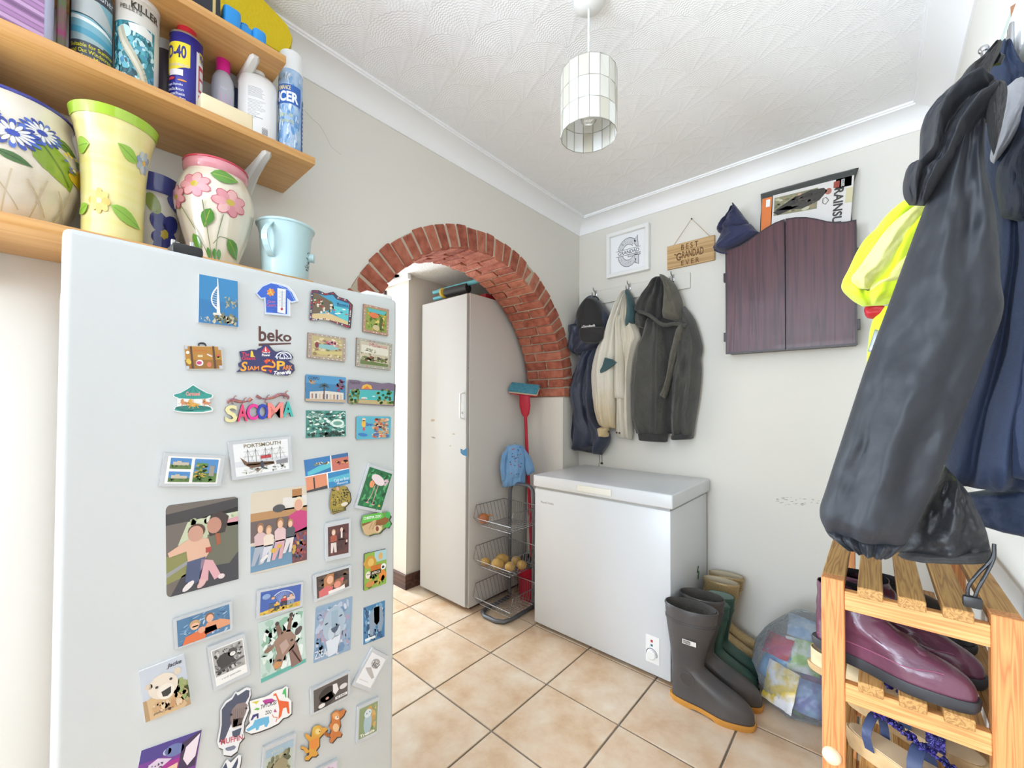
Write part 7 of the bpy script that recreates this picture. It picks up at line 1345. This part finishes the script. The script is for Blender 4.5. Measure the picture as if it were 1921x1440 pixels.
drape(bj, 'body', [r2(700, 960), r2(640, 1060), r2(560, 1200), r2(470, 1375)], [r2(790, 1060), r2(830, 1120), r2(900, 1270), r2(925, 1398)], Y2, NB_, .06, MT['black_in'], [(.5, .45, .12, .014)], (.010, 6, 6), rows=34, seed=26)
drape(bj, 'hem', [r2(500, 1355), r2(470, 1385)], [r2(912, 1340), r2(925, 1400)], Y2, NB_, .055, MT['black_cotton'], [], (.004, 7, 3), rows=8, seed=27, off=.012)
drape(bj, 'sleeve', [r1(790, 560), r1(700, 760), r1(585, 1045), r1(440, 1440), r2(330, 450), r2(240, 720), r2(130, 1060), r2(96, 1180), r2(130, 1275)], [r1(880, 560), r1(880, 830), r1(935, 1080), r1(962, 1350), r2(972, 240), r2(870, 510), r2(700, 950), r2(590, 1195), r2(500, 1345)], Y3, NB_, .085, MT['black_shell'], [(.3, .55, .14, .014), (.62, .78, .12, -.014, .2, .9), (.85, .45, .14, .012, .1, .7), (.2, .25, .12, -.010, .45, 1)], (.010, 4, 12), rows=90, cols=56, seed=28, vend=.05)
drape(bj, 'cuff', [r2(118, 1252), r2(150, 1290), r2(230, 1335)], [r2(520, 1320), r2(490, 1352), r2(425, 1398)], Y3, NB_, .060, MT['black_shell'], [(.15+.1*k, .15+.1*k, .025, .008*(-1)**k) for k in range(8)], (.006, 16, 3), rows=12, cols=60, seed=29, off=.004)
drape(bj, 'folded_hood', [r1(860, 545), r1(700, 555), r1(640, 600), r1(575, 685), r1(560, 860), r1(500, 910), r1(492, 990), r1(520, 1042)], [r1(935, 560), r1(900, 640), r1(830, 700), r1(770, 780), r1(720, 860), r1(670, 930), r1(620, 1000), r1(590, 1046)], Y3, NB_, .065, MT['black_shell'], [(.3, .35, .08, .02), (.55, .5, .07, -.022), (.75, .8, .07, .018)], (.014, 5, 9), rows=60, seed=30, off=.055)
drape(bj, 'collar', [r1(925, 305), r1(840, 385), r1(765, 440), r1(740, 490), r1(735, 548)], [r1(950, 300), r1(905, 390), r1(890, 450), r1(882, 500), r1(930, 560)], Y3, NB_, .05, MT['black_cotton'], [(.5, .5, .1, -.006)], (.005, 5, 6), rows=36, seed=31, off=.03)
drape(bj, 'lapel', [r1(850, 560), r1(850, 640), r1(860, 740), r1(872, 800)], [r1(925, 550), r1(938, 620), r1(920, 720), r1(885, 860)], Y3, NB_, .035, MT['black_cotton'], [], (.005, 5, 6), rows=30, seed=32, off=.085)
G().tube([atp(*r1(*q), (0, -1.27, 0), NB_) for q in ((925, 315), (945, 285), (965, 262), (972, 275), (955, 310))], .005, 6).build('hanging_loop', MT['blackp'], bj, 60)
pt = atp(*r1(868, 410), (0, -1.325, 0), NB_); blob(G(), pt, .005, amp=0, n=8).build('press_stud', MT['chrome'], bj, 'all')
k3 = crop(1460, 960, 1/3)
g = G(); g.tube(spline([atp(*k3(*q), (0, -1.255, 0), NB_) for q in ((1215, 180), (1205, 260), (1130, 340), (1072, 415), (1065, 470))], 16), .0026, 6); g.tube(spline([atp(*k3(*q), (0, -1.255, 0), NB_) for q in ((1215, 180), (1212, 260), (1170, 350), (1125, 430), (1105, 485))], 16), .0026, 6); g.build('cord', MT['blackp'], bj, 60)
pt = atp(*k3(1092, 505), (0, -1.255, 0), NB_); G().box(pt.x-.012, pt.x+.012, pt.y-.007, pt.y+.007, pt.z-.010, pt.z+.010, .004).build('toggle', MT['blackp'], bj, 40)
# --- hi-vis jacket and red glove
MT['hivis'] = cloth('hivis_yellow', (214, 236, 14), .6, (222, 240, 50), 6, (60, .2)); MT['hivis_in'] = cloth('hivis_lining', (232, 230, 150), .7, (226, 226, 120), 7, (50, .3)); MT['reflect'] = mat('reflective_tape', (178, 184, 190), .35, .3)
HV = (0, -.86, 0); hj = thing('hivis_jacket', 'fluorescent yellow high visibility jacket behind the black one', 'jacket', (1.5, -.9, 1.2))
drape(hj, 'hood', [(1712, 372), (1664, 408), (1640, 436), (1612, 467), (1590, 510), (1578, 539), (1597, 562), (1618, 575)], [(1790, 380), (1770, 440), (1750, 480), (1735, 520), (1715, 545), (1700, 560), (1685, 568), (1660, 572)], HV, NB_, .09, MT['hivis'], [(.4, .35, .1, -.03), (.65, .6, .08, .02)], (.010, 5, 6), rows=50, seed=33)
drape(hj, 'hood_lining', [(1712, 405), (1680, 430), (1655, 455), (1630, 490), (1612, 515), (1598, 535), (1612, 552)], [(1760, 410), (1745, 450), (1725, 490), (1705, 520), (1690, 535), (1670, 545), (1640, 556)], HV, NB_, .04, MT['hivis_in'], [(.3, .4, .1, .022), (.6, .65, .08, -.028)], (.012, 5, 7), rows=44, seed=34, off=.072)
drape(hj, 'body', [(1655, 565), (1636, 602), (1629, 640), (1626, 700), (1640, 850)], [(1790, 540), (1790, 620), (1780, 700), (1780, 800), (1770, 870)], (0, -.80, 0), NB_, .06, MT['hivis'], [(.3, .3, .1, .012)], (.006, 5, 5), rows=40, seed=35)
drape(hj, 'reflective_band', [(1668, 545), (1655, 580)], [(1720, 540), (1715, 590)], (0, -.80, 0), NB_, .02, MT['reflect'], [], (.002, 3, 3), rows=8, seed=36, off=.056)
drape(hj, 'reflective_band', [(1641, 622), (1628, 662)], [(1690, 640), (1690, 690)], (0, -.80, 0), NB_, .02, MT['reflect'], [], (.002, 3, 3), rows=8, seed=37, off=.050)
G().tube([atp(1760, 400, HV, NB_), (1.645, -.80, 1.86), (1.645, -.80, 1.905)], .012, 8).build('hanging_loop', MT['hivis'], hj, 60)
gl = thing('red_glove', 'red glove tip poking out below the yellow hood', 'glove', (1.43, -.82, 1.3))
drape(gl, 'finger', [(1700, 566), (1660, 568), (1630, 572), (1621, 580), (1623, 592)], [(1700, 600), (1670, 598), (1648, 598), (1636, 598), (1628, 597)], (0, -.805, 0), NB_, .03, mat('red_glove_rubber', (190, 28, 44), .5), [], (.002, 3, 3), rows=20, seed=38)
# --- bucket hat and rain suit pack on the dartboard cabinet
kh = crop(1240, 400, .0989)
MT['navy_hat'] = cloth('navy_cotton', (40, 42, 74), .85, (48, 52, 86), 8, (160, .2)); bh = thing('bucket_hat', 'navy bucket hat perched on the dartboard cabinet corner', 'hat', (.95, -.06, 2.0))
drape(bh, 'brim', [kh(1180, 330), kh(1120, 480), kh(1060, 590), kh(1010, 690), kh(1090, 735)], [kh(1720, 215), kh(1800, 310), kh(1850, 370), kh(1860, 430), kh(1270, 755)], (0, -.055, 0), NB_, .075, MT['navy_hat'], [(.4, .3, .1, .008)], (.006, 5, 4), rows=30, seed=39, vend=.1, back=.3)
drape(bh, 'crown', [kh(1430, -105), kh(1350, 20), kh(1180, 180), kh(1090, 345), kh(1140, 400)], [kh(1440, -110), kh(1530, 0), kh(1600, 100), kh(1680, 210), kh(1640, 330)], (0, -.055, 0), NB_, .075, MT['navy_hat'], [(.35, .2, .08, -.024), (.6, .5, .08, .014)], (.012, 5, 6), rows=40, seed=40, off=.012, back=.3)
G().tube(spline([atp(*kh(*q), (0, -.105, 0), NB_) for q in ((1010, 690), (1090, 730), (1180, 752), (1250, 750))], 14), .004, 6).build('brim_edge', MT['navy_hat'], bh, 60)
kp = crop(1400, 300, .125)
rp = thing('rainsuit_pack', 'clear packet of a folded rain suit standing on the cabinet', 'packet', (1.25, -.045, 2.03))
drape(rp, 'pouch', [kp(215, 510), kp(225, 700), kp(210, 900), kp(205, 1090)], [kp(1690, 115), kp(1600, 400), kp(1575, 700), kp(1590, 960)], (0, -.03, 0), NB_, .022, mat('grey_pack', (72, 74, 72), .3), [], (.003, 5, 4), rows=30, seed=41, back=.6)
qp = [kp(240, 575), kp(1620, 225), kp(1560, 960), kp(215, 1110)]
A, B, Cc, D = [atp(*q, (0, -.0565, 0), NB_) for q in qp]
i = Ink(lambda u, v, h: A.lerp(B, u).lerp(D.lerp(Cc, u), v)+Vector((0, -h, 0)), .0003)
i.rect('dcd8d4', .13, 0, 1, 1); i.rect('e07a38', 0, .02, .12, 1); i.rect('36302e', .82, .0, .98, .20); i.layer(); i.rect('8a8668', .15, .08, .64, .56); i.rect('9a4030', .80, .04, .86, .18); i.rect('cfc6a0', .93, .24, 1, .55); i.layer(); i.scat(['6a6a50', 'a8a480', '9c8a68', 'c4c0a4'], .15, .08, .64, .56, 50, .03, 1.4); i.layer()
i.poly('38342f', [(.16, .42), (.36, .20), (.56, .10), (.70, .12), (.74, .20), (.66, .38), (.48, .50), (.30, .46)]); i.poly('2e2a28', [(.14, .46), (.30, .36), (.44, .42), (.20, .56)]); i.ell('a86a58', .75, .22, .035, .07); i.ell('d0a088', .44, .14, .02, .03); i.layer(); i.scat(['2a2725', '453f38', '524a40'], .34, .14, .66, .44, 24, .03, 1.3); i.rect('f2f2f0', .05, .08, .10, .28)
i.line('55524e', [(.70, .36), (.73, .34), (.76, .42), (.73, .50), (.70, .46), (.70, .36)], .008)
v_, f_, _ = text_mesh('RAINSUIT', .03); i.q.append((lin('35302e'), [(.81+.10*(y), .22+.95*x) for x, y in v_], f_, i.h)) if False else i.q.append((lin('35302e'), [(.91-.10*(1-y), .20+.95*x) for x, y in v_], f_, i.h))
v_, f_, _ = text_mesh('SCRUFFS', .03); i.q.append((lin('e8e4e0'), [(.875+.035*y, .03+.15*x) for x, y in v_], f_, i.h)); i.build('printed_card', rp)
# --- blue peg bag hanging by the mop
kb = crop(860, 800, .2707); PB, PN = (-.205, -.372, .8), (.80, -.60, 0)
MT['sky_cloth'] = cloth('sky_blue_cotton', (132, 178, 222), .85, (112, 160, 208), 12, (120, .2))
pb = thing('peg_bag', 'sky blue child shirt peg bag hanging above the wire rack', 'peg bag', (-.2, -.37, .72))
drape(pb, 'body', [kb(330, 135), kb(315, 250), kb(305, 340), kb(305, 420)], [kb(445, 135), kb(462, 230), kb(465, 320), kb(462, 398)], PB, PN, .026, MT['sky_cloth'], [(.2, .15, .06, .006), (.45, .45, .06, -.006), (.7, .75, .06, .006)], (.004, 6, 5), rows=30, seed=42)
drape(pb, 'shirt_yoke', [kb(375, 122), kb(335, 140), kb(340, 260), kb(355, 350)], [kb(415, 122), kb(450, 145), kb(455, 260), kb(440, 356)], PB, PN, .022, MT['sky_cloth'], [(.5, .5, .1, .005)], (.004, 6, 5), rows=26, seed=43, off=.016)
drape(pb, 'sleeve', [kb(335, 150), kb(300, 190), kb(286, 280), kb(298, 378)], [kb(350, 160), kb(325, 220), kb(322, 300), kb(325, 370)], PB, PN, .018, MT['sky_cloth'], [], (.003, 4, 5), rows=22, seed=44, off=.012)
drape(pb, 'sleeve', [kb(440, 150), kb(455, 220), kb(455, 280), kb(475, 338)], [kb(455, 150), kb(492, 205), kb(515, 260), kb(526, 308)], PB, PN, .018, MT['sky_cloth'], [], (.003, 4, 5), rows=22, seed=45, off=.012)
i = Ink(lambda u, v, h: atp(*kb(u, v), Vector(PB)+Vector(PN).normalized()*(.0425+h), PN))
for k in range(26): i.ell(random.choice(['3a5a98', '4a6aa8', 'b06070']), random.uniform(350, 440), random.uniform(140, 330), 4, 6, 6, random.random()*3)
i.build('print_motifs', pb, 'print_matt')['kind'] = 'stuff'
G().tube([atp(*kb(*q), Vector(PB)+Vector(PN).normalized()*.0, PN) for q in ((380, 128), (395, 112), (412, 128))], .003, 6).build('hanger_hook', MT['chrome'], pb, 60)
for o in bpy.data.objects:
    if '_o' in o: del o['_o']
